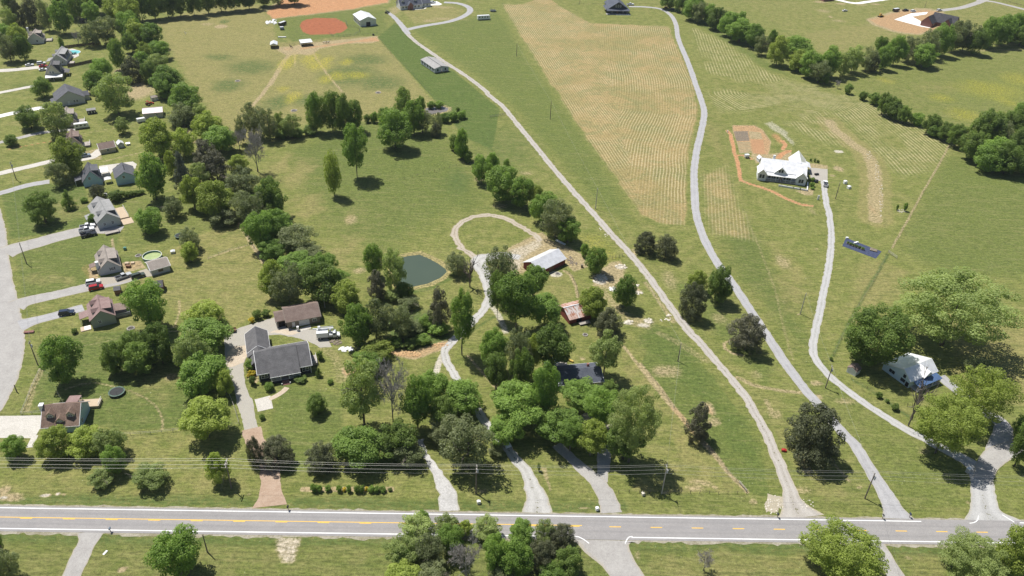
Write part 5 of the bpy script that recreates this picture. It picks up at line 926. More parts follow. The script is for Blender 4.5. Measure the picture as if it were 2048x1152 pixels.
    def shed_dormer(s, y0, y1, x0, x1, hw, hr, side, wall, roof, f0=0.12, f1=0.86, drop=0.35, wins=2):
        """long shed dormer on one slope of a ridge-along-y block"""
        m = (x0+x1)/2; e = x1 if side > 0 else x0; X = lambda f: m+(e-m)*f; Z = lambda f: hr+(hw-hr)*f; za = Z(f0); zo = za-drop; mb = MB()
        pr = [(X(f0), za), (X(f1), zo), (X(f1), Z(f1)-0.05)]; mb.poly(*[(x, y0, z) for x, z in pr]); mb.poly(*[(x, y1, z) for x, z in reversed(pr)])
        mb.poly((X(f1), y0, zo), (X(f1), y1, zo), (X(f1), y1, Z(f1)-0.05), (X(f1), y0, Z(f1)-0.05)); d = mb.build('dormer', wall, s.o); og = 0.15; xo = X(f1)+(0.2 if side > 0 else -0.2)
        MB().slab([(X(f0)-0.02*side, y0-og, za+0.19), (xo, y0-og, zo+0.16), (xo, y1+og, zo+0.16), (X(f0)-0.02*side, y1+og, za+0.19)] if side > 0 else [(xo, y0-og, zo+0.16), (X(f0)+0.02, y0-og, za+0.19), (X(f0)+0.02, y1+og, za+0.19), (xo, y1+og, zo+0.16)], 0.13).build('dormer_roof', roof, d)
        for i in range(wins): s.win('right' if side > 0 else 'left', X(f1), y0+(y1-y0)*(i+0.5)/wins, Z(f1)+0.25, 0.8, max(0.5, (zo-Z(f1))*0.55), parent=d)
        return d
    def gable_dormer(s, yc, w, x0, x1, hw, hr, side, wall, roof, f1=0.78, axis='y', ht=1.1, rise=0.8):
        """small gabled dormer standing on a slope; axis = direction of the main ridge"""
        m = (x0+x1)/2; e = x1 if side > 0 else x0; X = lambda f: m+(e-m)*f; Z = lambda f: hr+(hw-hr)*f; zb = Z(f1); zt = zb+ht; za = min(zt+rise, hr-0.05); fin = max(0.02, (hr-za)/(hr-hw)) if za < hr else 0.02
        F = (lambda u, v, z: (u, v, z)) if axis == 'y' else (lambda u, v, z: (v, u, z)); mb = MB(); pr = [(yc-w/2, zb-0.1), (yc+w/2, zb-0.1), (yc+w/2, zt), (yc, za), (yc-w/2, zt)]; xf = X(f1); xb = X(fin)
        mb.poly(*[F(xf, v, z) for v, z in pr])
        for i in range(5): (v0, za_), (v1, zb_) = pr[i], pr[(i+1) % 5]; mb.poly(F(xf, v0, za_), F(xb, v0, za_), F(xb, v1, zb_), F(xf, v1, zb_))
        d = mb.build('dormer', wall, s.o); rb = MB(); k = (za-zt)/(w/2); xo = xf+(0.18 if side > 0 else -0.18)
        for sg in (-1, 1):
            ve = yc+sg*(w/2+0.16); ze = zt-k*0.16+0.12; rb.slab([F(xo, ve, ze), F(xb, ve, ze), F(xb, yc, za+0.12), F(xo, yc, za+0.12)], 0.11)
        rb.build('dormer_roof', roof, d)
        if axis == 'y': s.win('right' if side > 0 else 'left', xf, yc, zb+0.25, w*0.45, ht*0.75, parent=d)
        else: s.win('front' if side < 0 else 'back', xf, yc, zb+0.2, w*0.45, ht*0.75, parent=d)
        return d
def gable_house(name, label, t, A, B, apex, far, eave, wall, roof, D=None, cat='house', oh=0.35, right_dormer=True, left_dormers=2, wins=((0.35, 1.3), (0.65, 1.3)), fascia=None, group=None, hmax=8.5):
    b = Bld(name, label, t, A, B, cat, group); L = b.L; hw = min(max(b.h(0, 0, eave[1]), 2.3), 4.4); hr = min(max(b.h(L/2, 0, apex[1]), hw+1.2), hmax)
    if D is None: D = b.loc(far[0], far[1], hr)[1]; D = min(max(D, 5.0), 17.0)
    b.D, b.hw, b.hr = D, hw, hr; b.body(0, L, 0, D, hw, hr, 'y', wall, roof, oh, 0.3, fascia=fascia)
    for f, z in wins: b.win('front', 0.0, L*f, z, 0.85, 1.15)
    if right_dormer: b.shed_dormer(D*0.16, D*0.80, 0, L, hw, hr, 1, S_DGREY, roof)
    for i in range(left_dormers): b.gable_dormer(D*(i+0.5)/left_dormers, 1.7, 0, L, hw, hr, -1, wall, roof, 0.72)
    return b
# ---- the near grey house
H = Bld('grey_house', 'dark grey house with long shingled roof, white porch railings and garage wing', 'h3', (300,1055), (930,940)); L = H.L; D = 12.0
H.body(0, L, 0, D, 3.5, 7.0, 'x', CHAR, S_GREY, 0.55, 0.35, fascia=TRIM); zc = lambda y: 3.5+(7.0-3.5)*y/6.0
MB().slab([(3.3, -2.3, 2.75), (12.5, -2.3, 2.75), (12.5, 6.0, 7.45), (3.3, 6.0, 7.45)], 0.22).build('porch_roof', S_GREY, H.o); MB().slab([(3.3, 6.0, 7.449), (12.5, 6.0, 7.449), (12.5, 7.4, 6.75), (3.3, 7.4, 6.75)], 0.2).build('roof_saddle', S_GREY, H.o)
H.box('porch_fascia', TRIM, 3.25, 12.55, -2.4, -2.31, 2.50, 2.72); H.box('porch_floor', DECKW, 3.4, 12.4, -2.1, -0.02, 0.1, 0.85); H.box('porch_skirt', CHAR, 3.45, 12.35, -2.16, -2.11, 0.0, 0.8)
for x in (3.5, 6.4, 8.9, 12.3): H.post(x, -2.02, 0.85, 2.62, 0.18)
H.rail((3.5, -2.02, 0), (6.4, -2.02, 0), 0.85); H.rail((8.9, -2.02, 0), (12.3, -2.02, 0), 0.85); H.rail((3.5, -2.02, 0), (3.5, -0.1, 0), 0.85); H.rail((12.3, -2.02, 0), (12.3, -0.1, 0), 0.85)
for i in range(4): H.box('step', BRICKSTEP, 6.6, 8.8, -2.2-0.4*(i+1), -2.2-0.4*i, 0.0, 0.72-0.2*i)
for x in (6.45, 8.95): H.box('step_pier', CONCP, x-0.2, x+0.2, -3.6, -3.2, 0, 0.6)
H.panel('front_door', DOORW, 'front', 0.0, 7.65, 0.85, 1.0, 2.1, 0.06); H.win('front', 0, 1.7, 1.2, 1.9, 1.4); H.win('front', 0, 14.2, 1.2, 1.9, 1.4); H.win('front', 0, 4.9, 1.3, 1.4, 1.3); H.win('front', 0, 10.7, 1.3, 1.4, 1.3)
H.win('right', L, 3.0, 1.3, 1.1, 1.3); H.win('right', L, 8.0, 1.3, 1.1, 1.3)
for x in (0.0, L-0.16): H.box('corner_board', TRIM, x-0.02, x+0.18, -0.04, 0.14, 0, 3.2)
H.body(-2.3, 4.2, D+0.02, 22.0, 3.1, 5.4, 'y', CHAR, S_GREY, 0.4, 0.35, fascia=TRIM, wname='garage_wall', rname='garage_roof'); H.body(-1.6, 3.4, 5.0, D, 3.1, 5.38, 'y', CHAR, S_GREY, 0.1, 0.0, wname='link_wall', rname='link_roof')
MB().slab([(-2.7, 9.4, 3.0), (-0.2, 9.4, 4.4), (-0.2, 12.4, 4.4), (-2.7, 12.4, 3.0)], 0.14).build('side_porch_roof', S_GREY, H.o); H.post(-2.3, 9.7, 0, 2.95, 0.2); H.box('side_porch_floor', CONCP, -2.4, -0.02, 9.5, 12.0, 0, 0.3)
H.panel('garage_door', DOORW, 'left', -2.3, 15.0, 0.05, 2.6, 2.2, 0.05); H.panel('garage_door', DOORW, 'left', -2.3, 18.6, 0.05, 2.6, 2.2, 0.05)
H.box('side_deck', DECKW, L+0.02, L+2.4, 3.2, 7.6, 0.1, 0.9); H.rail((L+2.3, 3.3, 0), (L+2.3, 7.5, 0), 0.9); H.rail((L+0.1, 3.3, 0), (L+2.3, 3.3, 0), 0.9); H.box('back_deck', DECKW, 4.3, 5.6, 12.6, 16.0, 0, 0.5)
# ---- its garage
K = Bld('detached_garage', 'brown-roofed taupe garage with white roll door behind the grey house', 'h3', (640,405), (1035,330), 'garage'); L = K.L; ew = 3.0
K.body(0, L, 0, 8.6, ew, 5.3, 'x', TAUPE, S_BROWN, 0.55, 0.4, fascia=TAUPE); K.body(-3.4, -0.02, 1.6, 7.2, 2.75, 4.2, 'x', TAUPE, S_BROWN, 0.4, 0.25, wname='annex_wall', rname='annex_roof')
gx0 = K.loc(780, 370)[0]; gx1 = K.loc(905, 345)[0]; K.panel('roll_door', DOORW, 'front', 0, (gx0+gx1)/2, 0.05, gx1-gx0, 2.3); K.panel('side_door', DOORW, 'front', 0, K.loc(715, 390)[0], 0.05, 0.95, 2.1)
w = K.win('front', 0, K.loc(965, 325)[0], 1.0, 1.3, 0.9); fr = MB(); fr.poly((K.loc(965,325)[0]-0.75, -0.06, 2.0), (K.loc(965,325)[0]+0.75, -0.06, 2.0), (K.loc(965,325)[0], -0.06, 2.6)).build('window_gable', TRIM, w)
K.panel('annex_opening', DARK, 'front', 1.6, -1.6, 0.0, 2.2, 2.1, 0.02); K.box('side_stair', DECKW, L+0.05, L+1.0, 2, 6, 0.0, 1.0); K.post(-3.3, 1.0, 0, 2.6, 0.14)
# ---- red barn
Q_ = Bld('red_barn', 'red barn with pale metal roof beside the gravel loop', 'h4', (330,430), (575,310), 'barn'); L = Q_.L; x0 = -3.9
Q_.body(x0, L, 0, 8.4, 2.7, 4.9, 'x', REDB, M_BARN, 0.45, 0.4, th=0.1); Q_.panel('barn_door', REDB, 'left', x0, 4.2, 0.05, 3.0, 2.4, 0.08); Q_.panel('slide_door', WOOD, 'front', 0, 3.0, 0.05, 2.6, 2.2, 0.06)
rb = [o for o in Q_.o.children if o.name.startswith('roof')][0]; 
for i in range(1, int((L-x0)/1.0)): x = x0+i*1.0; q = MB(); q.tube((x, -0.42, 2.7-0.22+0.11), (x, 4.2, 5.01), 0.035, n=4); q.build('seam', M_BARN, rb)
# ---- rusty shed: every tin sheet a piece
U = Bld('rusty_shed', 'small shed under patchy rusty tin roof left of the gravel lane', 'h4', (630,1080), (905,1010), 'shed'); L = U.L; hw, hr, D = 2.4, 4.3, 8.6; U.body(0, L, 0, D, hw, hr, 'x', REDB, M_RUST, 0.1, 0.05, th=0.03)
n = 8
for i in range(n):
    xa, xb = -0.35+(L+0.7)*i/n, -0.35+(L+0.7)*(i+1)/n-0.03; dz = 0.06+0.02*(i % 3)
    for (f0, f1, mt) in ((-0.14, 0.36, M_RUST2 if i != 3 else M_RUST), (0.34, 1.0, M_RUST)):
        ya, yb = D/2*f0, D/2*f1; za, zb = hw+(hr-hw)*f0+dz, hw+(hr-hw)*f1+dz+(0.03 if f0 > 0 else 0); MB().slab([(xa, ya, za), (xb, ya, za), (xb, yb, zb), (xa, yb, zb)], 0.025).build('tin_sheet', mt, U.o)
    ya, yb = D/2, D*1.06; MB().slab([(xa, ya, hr+dz+0.02), (xb, ya, hr+dz+0.02), (xb, yb, hw-0.2+dz), (xa, yb, hw-0.2+dz)], 0.025).build('tin_sheet', M_RUST2, U.o)
U.box('ridge_cap', M_BARN, -0.4, L+0.4, D/2-0.2, D/2+0.2, hr+0.10, hr+0.18); U.panel('shed_opening', DARK, 'front', 0, L*0.45, 0, 2.0, 1.9, 0.02)
pl = Bld('plank_platform', 'low plank platform in front of the rusty shed', 'h4', (770,1105), (905,1075), 'platform'); 
for i in range(7): pl.box('plank', DECKW, 0, pl.L, 0.25*i, 0.25*i+0.23, 0.55+0.03*(i % 2), 0.62+0.03*(i % 2))
for x in (0.1, pl.L-0.2):
    for y in (0.1, 1.5): pl.box('leg', DECKW, x, x+0.1, y, y+0.1, 0, 0.55)
# ---- dark house in the grove
V_ = Bld('grove_house', 'dark shingled house half hidden in the grove', 'h6', (620,960), (1500,880)); L = V_.L
V_.body(0, L, 0, 8.6, 2.7, 4.7, 'x', LTGREY, S_NAVY, 0.5, 0.4, fascia=TRIM); V_.win('front', 0, 2.0, 1.0, 1.4, 1.2); V_.win('front', 0, L-2.5, 1.0, 1.4, 1.2); V_.panel('front_door', WOOD, 'front', 0, L*0.5, 0.1, 1.0, 2.0); V_.box('chimney', BRICK, L*0.72, L*0.72+0.7, 5.2, 5.9, 3, 5.4); V_.lean(1.0, 4.5, 8.62, 11.8, 2.7, 2.3, DECKW, 'back', name='back_porch_roof'); V_.post(1.2, 11.6, 0, 2.2); V_.post(4.3, 11.6, 0, 2.2)
v2 = Bld('tin_outbuilding', 'small outbuilding with weathered green-grey tin roof behind the dark house', 'h6', (330,560), (580,520), 'shed'); v2.body(0, v2.L, 0, 3.6, 2.3, 3.0, 'x', WOOD, metal_roof('green_grey_tin', c4(.22,.29,.29), 0.5), 0.3, 0.2, th=0.06); v2.panel('door', WOOD, 'front', 0, v2.L/2, 0, 0.9, 1.9)
# ---- white farmhouse
Fm = Bld('white_farmhouse', 'large white farmhouse with bright metal roofs, front gables and long porch', 'h1', (230,770), (1150,880), 'farmhouse'); L = Fm.L
Fm.body(1.2, 21.8, 2.3, 14.4, 4.3, 8.0, 'x', WHITE, M_WHITE, 0.3, 0.3, th=0.12, fascia=TRIM); Fm.body(0, 3.7, 0, 7.6, 3.9, 5.9, 'y', WHITE, M_WHITE, 0.35, 0.35, th=0.12, fascia=TRIM, wname='wing_wall', rname='wing_roof'); Fm.body(17.7, 22.1, 0, 8.0, 4.0, 6.3, 'y', WHITE, M_WHITE, 0.35, 0.35, th=0.12, fascia=TRIM, wname='wing_wall', rname='wing_roof')
Fm.body(15.6, 23.0, 8.2, 21.8, 4.2, 8.02, 'y', WHITE, M_WHITE, 0.3, 0.35, th=0.12, fascia=TRIM, wname='rear_wall', rname='rear_roof'); Fm.body(7.6, 12.9, 1.6, 8.0, 4.6, 7.2, 'y', WHITE, M_WHITE, 0.4, 0.3, th=0.12, z0=3.4, fascia=TRIM, wname='gable_wall', rname='gable_roof')
Fm.lean(3.5, 17.9, -0.1, 2.5, 4.15, 3.15, M_WHITE, 'front'); Fm.box('porch_floor', DECKW, 3.72, 17.68, 0.0, 2.28, 0, 0.45)
for i in range(7): Fm.post(3.9+i*2.26, 0.12, 0.45, 3.05, 0.16)
Fm.rail((3.9, 0.12, 0), (9.7, 0.12, 0), 0.45); Fm.rail((12.0, 0.12, 0), (17.5, 0.12, 0), 0.45)
for x in (1.2, 2.5): Fm.win('front', 0, x, 1.5, 0.8, 1.6, CHAR); Fm.win('front', 0, 18.2+x*0.9, 1.3, 0.75, 1.5, CHAR)
for x in (9.6, 10.8): Fm.win('front', 1.6, x, 4.55, 0.7, 1.2, CHAR)
for x in (5.6, 6.8, 8.0, 9.2, 12.6, 13.8, 15.0): Fm.win('front', 2.3, x, 1.0, 0.85, 1.9, CHAR)
Fm.panel('front_door', WOOD, 'front', 2.3, 11.0, 0.45, 1.2, 2.2); Fm.box('chimney', WHITE, 6.2, 7.3, 8.9, 9.8, 6.5, 9.6); Fm.lean(23.02, 25.4, 14.0, 20.5, 4.0, 3.1, M_WHITE, 'right', name='side_porch_roof'); Fm.post(25.2, 14.2, 0, 3.0); Fm.post(25.2, 20.3, 0, 3.0)
for y in (3.0, 5.5): Fm.win('right', 22.1, y, 1.3, 0.8, 1.5, CHAR)
Fm.panel('garage_door', DOORW, 'right', 23.0, 11.5, 0.05, 2.8, 2.3)
wl_ = Bld('garden_wall', 'low white garden wall along the farmhouse front', 'h1', (640,890), (1200,985), 'wall'); wl_.box('wall', TRIM, 0, wl_.L, 0, 0.45, 0, 0.7); wl_.box('return_wall', TRIM, wl_.L-0.45, wl_.L, 0.46, 9.0, 0, 0.65); wl_.box('coping', CONCP, -0.05, wl_.L+0.05, -0.06, 0.51, 0.702, 0.76)
for i, (x, y, lab) in enumerate([(700,885,'first'),(810,910,'second'),(930,935,'third'),(1060,960,'fourth')]):
    u, v = px('h1', x, y); add_tree('Z', u-1.6, v-4, u+1.6, v, 'dbush', f'tiny shrub, {lab} from the left before the farmhouse wall', 'shrubs before the farmhouse wall')
fs = Bld('garden_shed', 'small white garden shed beside the farmhouse', 'h1', (262,430), (335,425), 'shed'); fs.body(0, fs.L, 0, 2.6, 1.9, 2.9, 'y', WHITE, M_WHITE, 0.2, 0.15, th=0.08); fs.panel('door', DOORW, 'front', 0, fs.L/2, 0, 0.7, 1.6)
ft = Bld('garden_trailer', 'small blue-grey covered trailer at the edge of the soil garden', 'h1', (5,355), (80,350), 'trailer'); ft.box('body', SILVER, 0, ft.L, 0, 1.6, 0.45, 1.7); ft.box('cover', M_BLUEW, -0.05, ft.L+0.05, -0.05, 1.65, 1.702, 1.8)
for x in (0.5, ft.L-0.5): MB().tube((x, -0.12, 0.3), (x, 0.0, 0.3), 0.3, n=12).build('wheel', DARK, ft.o)
# ---- white metal-roofed house
Wh = Bld('white_house', 'white house with steep pale metal roof and blue porch roof under the big trees', 'h2', (130,510), (680,910)); L = Wh.L; D = 12.2
Wh.body(0, L, 0.3, D, 2.5, 5.6, 'y', siding('pale_aqua_siding', c4(.56,.68,.74)), M_BLUEW, 0.4, 0.45, apex=7.4, hw2=3.2, th=0.12, fascia=TRIM)
Wh.lean(L+0.42, 13.6, 1.0, 11.8, 2.86, 2.3, M_BLUE, 'right'); Wh.box('porch_floor', CONCP, L+0.02, 13.4, 1.2, 11.6, 0, 0.35)
for y in (1.3, 4.6, 8.0, 11.5): Wh.post(13.3, y, 0.35, 2.25, 0.16)
for x, z in ((3.0, 1.2), (4.1, 1.2), (8.1, 2.6), (7.6, 0.9), (8.3, 0.9)): Wh.win('front', 0.3, x, z, 0.8, 1.0, CHAR)
Wh.panel('porch_opening', DARK, 'front', 0.3, 9.7, 0.1, 1.2, 1.7, 0.03); Wh.panel('front_door', WOOD, 'right', L, 6.0, 0.35, 1.0, 2.0); Wh.win('right', L, 3.0, 1.2, 1.2, 1.2, CHAR); Wh.win('right', L, 9.5, 1.2, 1.2, 1.2, CHAR)
gm = MB(); yc = 7.0; pr = [(yc-1.9, 3.4), (yc+1.9, 3.4), (yc, 5.25)]
gm.poly(*[(11.6, a, b) for a, b in pr]); gmo = gm.build('gable_face', TRIM, Wh.o); rb = MB()
for sg in (-1, 1): rb.slab([(11.8, yc+sg*2.1, 3.35), (10.6, yc+sg*2.1, 3.38), (7.5, yc, 5.62), (11.8, yc, 5.38)], 0.1)
rb.build('gable_roof', M_WHITE, gmo)
sd = Bld('white_shed', 'small white shed with brown roof beside the white metal-roofed house', 'O', (600,705), (668,742), 'shed'); sd.body(0, sd.L, 0, 3.0, 1.9, 2.9, 'y', WHITE, S_BROWN, 0.2, 0.15); sd.panel('door', DOORW, 'front', 0, sd.L/2, 0, 0.9, 1.7, 0.03)
# ---- houses of the left lots
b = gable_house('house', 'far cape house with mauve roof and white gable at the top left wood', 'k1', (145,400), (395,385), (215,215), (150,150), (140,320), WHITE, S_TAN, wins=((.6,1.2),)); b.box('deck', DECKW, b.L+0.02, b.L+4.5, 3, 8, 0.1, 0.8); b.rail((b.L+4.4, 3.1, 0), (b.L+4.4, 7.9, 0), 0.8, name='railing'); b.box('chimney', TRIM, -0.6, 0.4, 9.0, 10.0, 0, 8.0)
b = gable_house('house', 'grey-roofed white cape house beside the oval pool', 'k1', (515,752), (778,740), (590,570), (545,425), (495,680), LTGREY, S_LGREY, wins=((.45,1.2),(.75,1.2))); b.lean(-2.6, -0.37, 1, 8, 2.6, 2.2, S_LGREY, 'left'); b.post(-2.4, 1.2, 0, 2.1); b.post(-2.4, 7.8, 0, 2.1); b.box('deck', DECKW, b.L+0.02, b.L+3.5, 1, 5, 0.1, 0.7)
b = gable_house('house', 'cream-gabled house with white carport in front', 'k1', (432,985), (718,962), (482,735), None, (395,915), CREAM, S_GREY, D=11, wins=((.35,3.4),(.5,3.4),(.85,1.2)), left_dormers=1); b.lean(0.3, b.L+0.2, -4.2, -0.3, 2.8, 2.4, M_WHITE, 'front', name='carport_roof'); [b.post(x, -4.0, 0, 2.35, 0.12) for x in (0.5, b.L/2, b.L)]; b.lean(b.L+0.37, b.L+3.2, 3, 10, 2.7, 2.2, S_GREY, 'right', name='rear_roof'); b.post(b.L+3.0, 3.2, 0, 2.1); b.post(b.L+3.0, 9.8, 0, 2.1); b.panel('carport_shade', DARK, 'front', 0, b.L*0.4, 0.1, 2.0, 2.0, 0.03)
b = gable_house('house', 'wide house with dark blue-grey roof and big pale gable', 'k2', (168,388), (538,332), (272,180), (292,80), (120,310), LTGREY, S_DGREY, wins=((.62,1.2),(.72,1.2)), left_dormers=0, right_dormer=False); b.panel('side_door', DOORW, 'front', 0, b.L*.42, 0.1, 1.0, 2.1); b.body(b.L-0.5, b.L+2.8, 4, 9, 2.7, 4.2, 'x', LTGREY, S_DGREY, 0.3, 0.2, wname='wing_wall', rname='wing_roof'); b.lean(-2.4, -0.37, 0.5, 7.5, 2.8, 2.3, S_DGREY, 'left'); b.post(-2.2, 0.8, 0, 2.2); b.post(-2.2, 7.2, 0, 2.2)
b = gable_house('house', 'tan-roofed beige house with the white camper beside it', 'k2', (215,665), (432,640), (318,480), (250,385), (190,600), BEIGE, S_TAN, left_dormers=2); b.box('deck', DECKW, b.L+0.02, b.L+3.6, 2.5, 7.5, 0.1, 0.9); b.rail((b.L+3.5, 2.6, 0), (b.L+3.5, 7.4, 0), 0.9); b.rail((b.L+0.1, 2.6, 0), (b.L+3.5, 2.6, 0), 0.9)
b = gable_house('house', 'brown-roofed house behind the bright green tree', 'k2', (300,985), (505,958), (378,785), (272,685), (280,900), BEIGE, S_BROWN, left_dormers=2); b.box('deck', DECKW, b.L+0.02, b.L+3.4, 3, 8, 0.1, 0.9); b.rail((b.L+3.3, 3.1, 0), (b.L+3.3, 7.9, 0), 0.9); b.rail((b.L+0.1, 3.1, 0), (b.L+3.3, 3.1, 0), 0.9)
b = Bld('outbuilding', 'beige workshop with dark brown roof behind the small white shed', 'k2', (738,1012), (940,975), 'workshop'); b.body(0, b.L, 0, 6.2, 2.6, 4.3, 'x', BEIGE, S_BROWN, 0.4, 0.3, fascia=TRIM); b.win('front', 0, b.L*.5, 1.0, 1.0, 1.1); b.panel('door', DOORW, 'left', 0, 3, 0.05, 1.0, 2.0); [b.box('vent', DARK, b.L*f-.12, b.L*f+.12, 3.6, 3.9, 4.2, 4.7) for f in (.3, .6)]
b = Bld('metal_building', 'beige metal building with pale mauve roof on the back lot', 'k2', (1305,548), (1560,525), 'workshop'); b.body(0, b.L, 0, 8, 3.0, 4.1, 'x', siding('beige_metal', c4(.50,.48,.42), 0.5), metal_roof('mauve_metal_roof', c4(.42,.37,.38)), 0.3, 0.25, th=0.1); b.panel('roll_door', DOORW, 'left', 0, 4, 0.05, 2.8, 2.5); b.win('front', 0, b.L*.7, 1.3, 0.8, 0.8)
def small_shed(name, label, t, A, B, D, hw, hr, wall, roof, axis='x', door=True):
    b = Bld(name, label, t, A, B, 'shed'); b.body(0, b.L, 0, D, hw, hr, axis, wall, roof, 0.18, 0.15, th=0.08)
    if door: b.panel('door', DOORW if wall is not WOOD else WOOD, 'front', 0, b.L*.5, 0, min(0.9, b.L*.4), min(1.8, hw*.85), 0.04)
    return b
b = small_shed('playhouse_shed', 'dark open-front shed with grey roof on the back lawn', 'k2', (562,490), (678,474), 3.2, 2.1, 2.7, CHAR, S_LGREY, door=False)
for i in range(3): b.panel('window_panel', DOORW, 'front', 0, b.L*(i+.5)/3, 0.5, 0.5, 1.0, 0.04)
small_shed('storage_shed', 'little white shed with white metal roof right of the workshop', 'k2', (972,936), (1052,920), 3.6, 2.0, 3.0, LTGREY, M_WHITE, 'y'); small_shed('storage_box', 'tiny white storage box on the lawn', 'k2', (1075,898), (1122,890), 1.6, 0.9, 1.2, WHITE, M_WHITE, door=False)
small_shed('storage_shed', 'small tan-roofed shed by the tree belt', 'k2', (1412,318), (1495,303), 3.0, 2.1, 2.8, LTGREY, S_TAN); small_shed('storage_shed', 'small dark shed in the far woods edge', 'A', (632,180), (686,170), 4.0, 2.2, 3.0, CHAR, S_BLACK)
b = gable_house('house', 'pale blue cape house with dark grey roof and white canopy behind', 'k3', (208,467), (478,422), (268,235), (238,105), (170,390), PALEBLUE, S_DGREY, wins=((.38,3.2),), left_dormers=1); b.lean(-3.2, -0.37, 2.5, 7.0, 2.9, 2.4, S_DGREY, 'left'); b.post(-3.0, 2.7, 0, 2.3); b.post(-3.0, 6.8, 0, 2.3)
b = gable_house('garage', 'pale blue garage with grey roof right of the blue house', 'k3', (682,442), (962,395), (768,245), (725,115), (645,340), PALEBLUE, S_DGREY, cat='garage', wins=((.42,3.0),), left_dormers=0, right_dormer=False); b.panel('roll_door', DOORW, 'left', 0, b.D*.5, 0.05, 3.0, 2.3); [b.box('vent', DARK, b.L*.55-.15, b.L*.55+.15, b.D*f-.15, b.D*f+.15, b.hr-.5, b.hr+.3) for f in (.3, .5, .7)]
cp = Bld('canopy', 'flat white canopy between the blue house and its garage', 'k3', (455,330), (575,310), 'canopy'); cp.box('roof', M_WHITE, 0, cp.L, 0, 5.5, 2.5, 2.6); [cp.post(x, y, 0, 2.5, .1) for x in (.15, cp.L-.15) for y in (.15, 5.3)]
gz_ = Bld('gazebo', 'small white gazebo before the flat canopy', 'k3', (520,420), (605,405), 'gazebo'); m_ = MB(); c_ = (gz_.L/2, gz_.L/2, 3.0); q_ = [(-.2,-.2,2.1),(gz_.L+.2,-.2,2.1),(gz_.L+.2,gz_.L+.2,2.1),(-.2,gz_.L+.2,2.1)]; [m_.poly(q_[i], q_[(i+1) % 4], c_) for i in range(4)]; m_.build('roof', M_WHITE, gz_.o); [gz_.post(x, y, 0, 2.1, .1) for x in (.05, gz_.L-.05) for y in (.05, gz_.L-.05)]
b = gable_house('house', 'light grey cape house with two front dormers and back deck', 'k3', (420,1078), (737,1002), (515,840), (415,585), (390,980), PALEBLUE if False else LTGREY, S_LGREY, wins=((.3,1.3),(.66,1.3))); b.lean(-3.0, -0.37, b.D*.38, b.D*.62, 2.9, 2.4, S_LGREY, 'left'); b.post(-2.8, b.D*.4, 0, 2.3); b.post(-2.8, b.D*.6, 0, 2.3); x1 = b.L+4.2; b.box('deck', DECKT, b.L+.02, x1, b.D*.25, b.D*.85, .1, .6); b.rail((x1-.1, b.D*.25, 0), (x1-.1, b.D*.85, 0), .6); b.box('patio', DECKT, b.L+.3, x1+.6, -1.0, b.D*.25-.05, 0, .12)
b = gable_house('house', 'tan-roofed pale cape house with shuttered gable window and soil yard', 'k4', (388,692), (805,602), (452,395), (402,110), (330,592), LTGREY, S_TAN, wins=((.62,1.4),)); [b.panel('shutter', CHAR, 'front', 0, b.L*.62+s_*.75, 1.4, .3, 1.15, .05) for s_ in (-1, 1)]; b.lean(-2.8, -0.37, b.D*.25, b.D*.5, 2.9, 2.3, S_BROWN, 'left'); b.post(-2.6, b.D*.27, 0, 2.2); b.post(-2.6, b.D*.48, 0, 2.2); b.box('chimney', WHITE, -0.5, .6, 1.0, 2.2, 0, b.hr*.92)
b = Bld('garage', 'low tan-roofed garage beside the green round pool', 'k4', (1388,692), (1742,592), 'garage'); b.body(0, b.L, 0, 6.4, 2.6, 4.1, 'x', LTGREY, S_TAN, .4, .3, fascia=TRIM); b.win('front', 0, b.L*.5, 1.0, 1.5, .8, WOOD); b.panel('roll_door', DOORW, 'left', 0, 3.2, .05, 2.6, 2.2)
b = gable_house('house', 'mauve-roofed grey-green cape house with covered back deck', 'k5', (702,797), (1097,702), (805,505), (785,245), (645,668), GREYGREEN, S_PINK, wins=((.35,1.4),), left_dormers=2); b.lean(-3.2, -.37, b.D*.35, b.D*.75, 3.0, 2.4, S_PINK, 'left'); b.post(-3.0, b.D*.37, 0, 2.3); b.post(-3.0, b.D*.73, 0, 2.3); x1 = b.L+4.8; b.lean(b.L+.37, x1, b.D*.3, b.D*.75, 2.9, 2.5, S_BROWN, 'right', name='deck_roof'); b.box('deck', DECKW, b.L+.02, x1, b.D*.25, b.D*.8, .1, .7); b.rail((x1-.1, b.D*.25, 0), (x1-.1, b.D*.8, 0), .7); b.rail((b.L+.1, b.D*.25+.05, 0), (x1-.1, b.D*.25+.05, 0), .7); [b.post(x1-.15, b.D*f, .7, 2.45) for f in (.32, .73)]; b.box('front_deck', DECKT, -3.6, -.4, -.5, 2.2, 0, .25); b.box('patio_cloth', TRIM, -2.4, -.5, -.2, 2.0, .252, .3)
small_shed('garden_shed', 'small red-brown shed with grey roof by the drive', 'k5', (1068,250), (1168,236), 2.6, 2.0, 2.6, WOOD, S_GREY); b = small_shed('cabin', 'brown log cabin shed behind the round green tree', 'k5', (1668,222), (1868,196), 4.2, 2.3, 3.8, WOOD, S_GREY); b.win('front', 0, b.L*.75, .9, .8, .7)
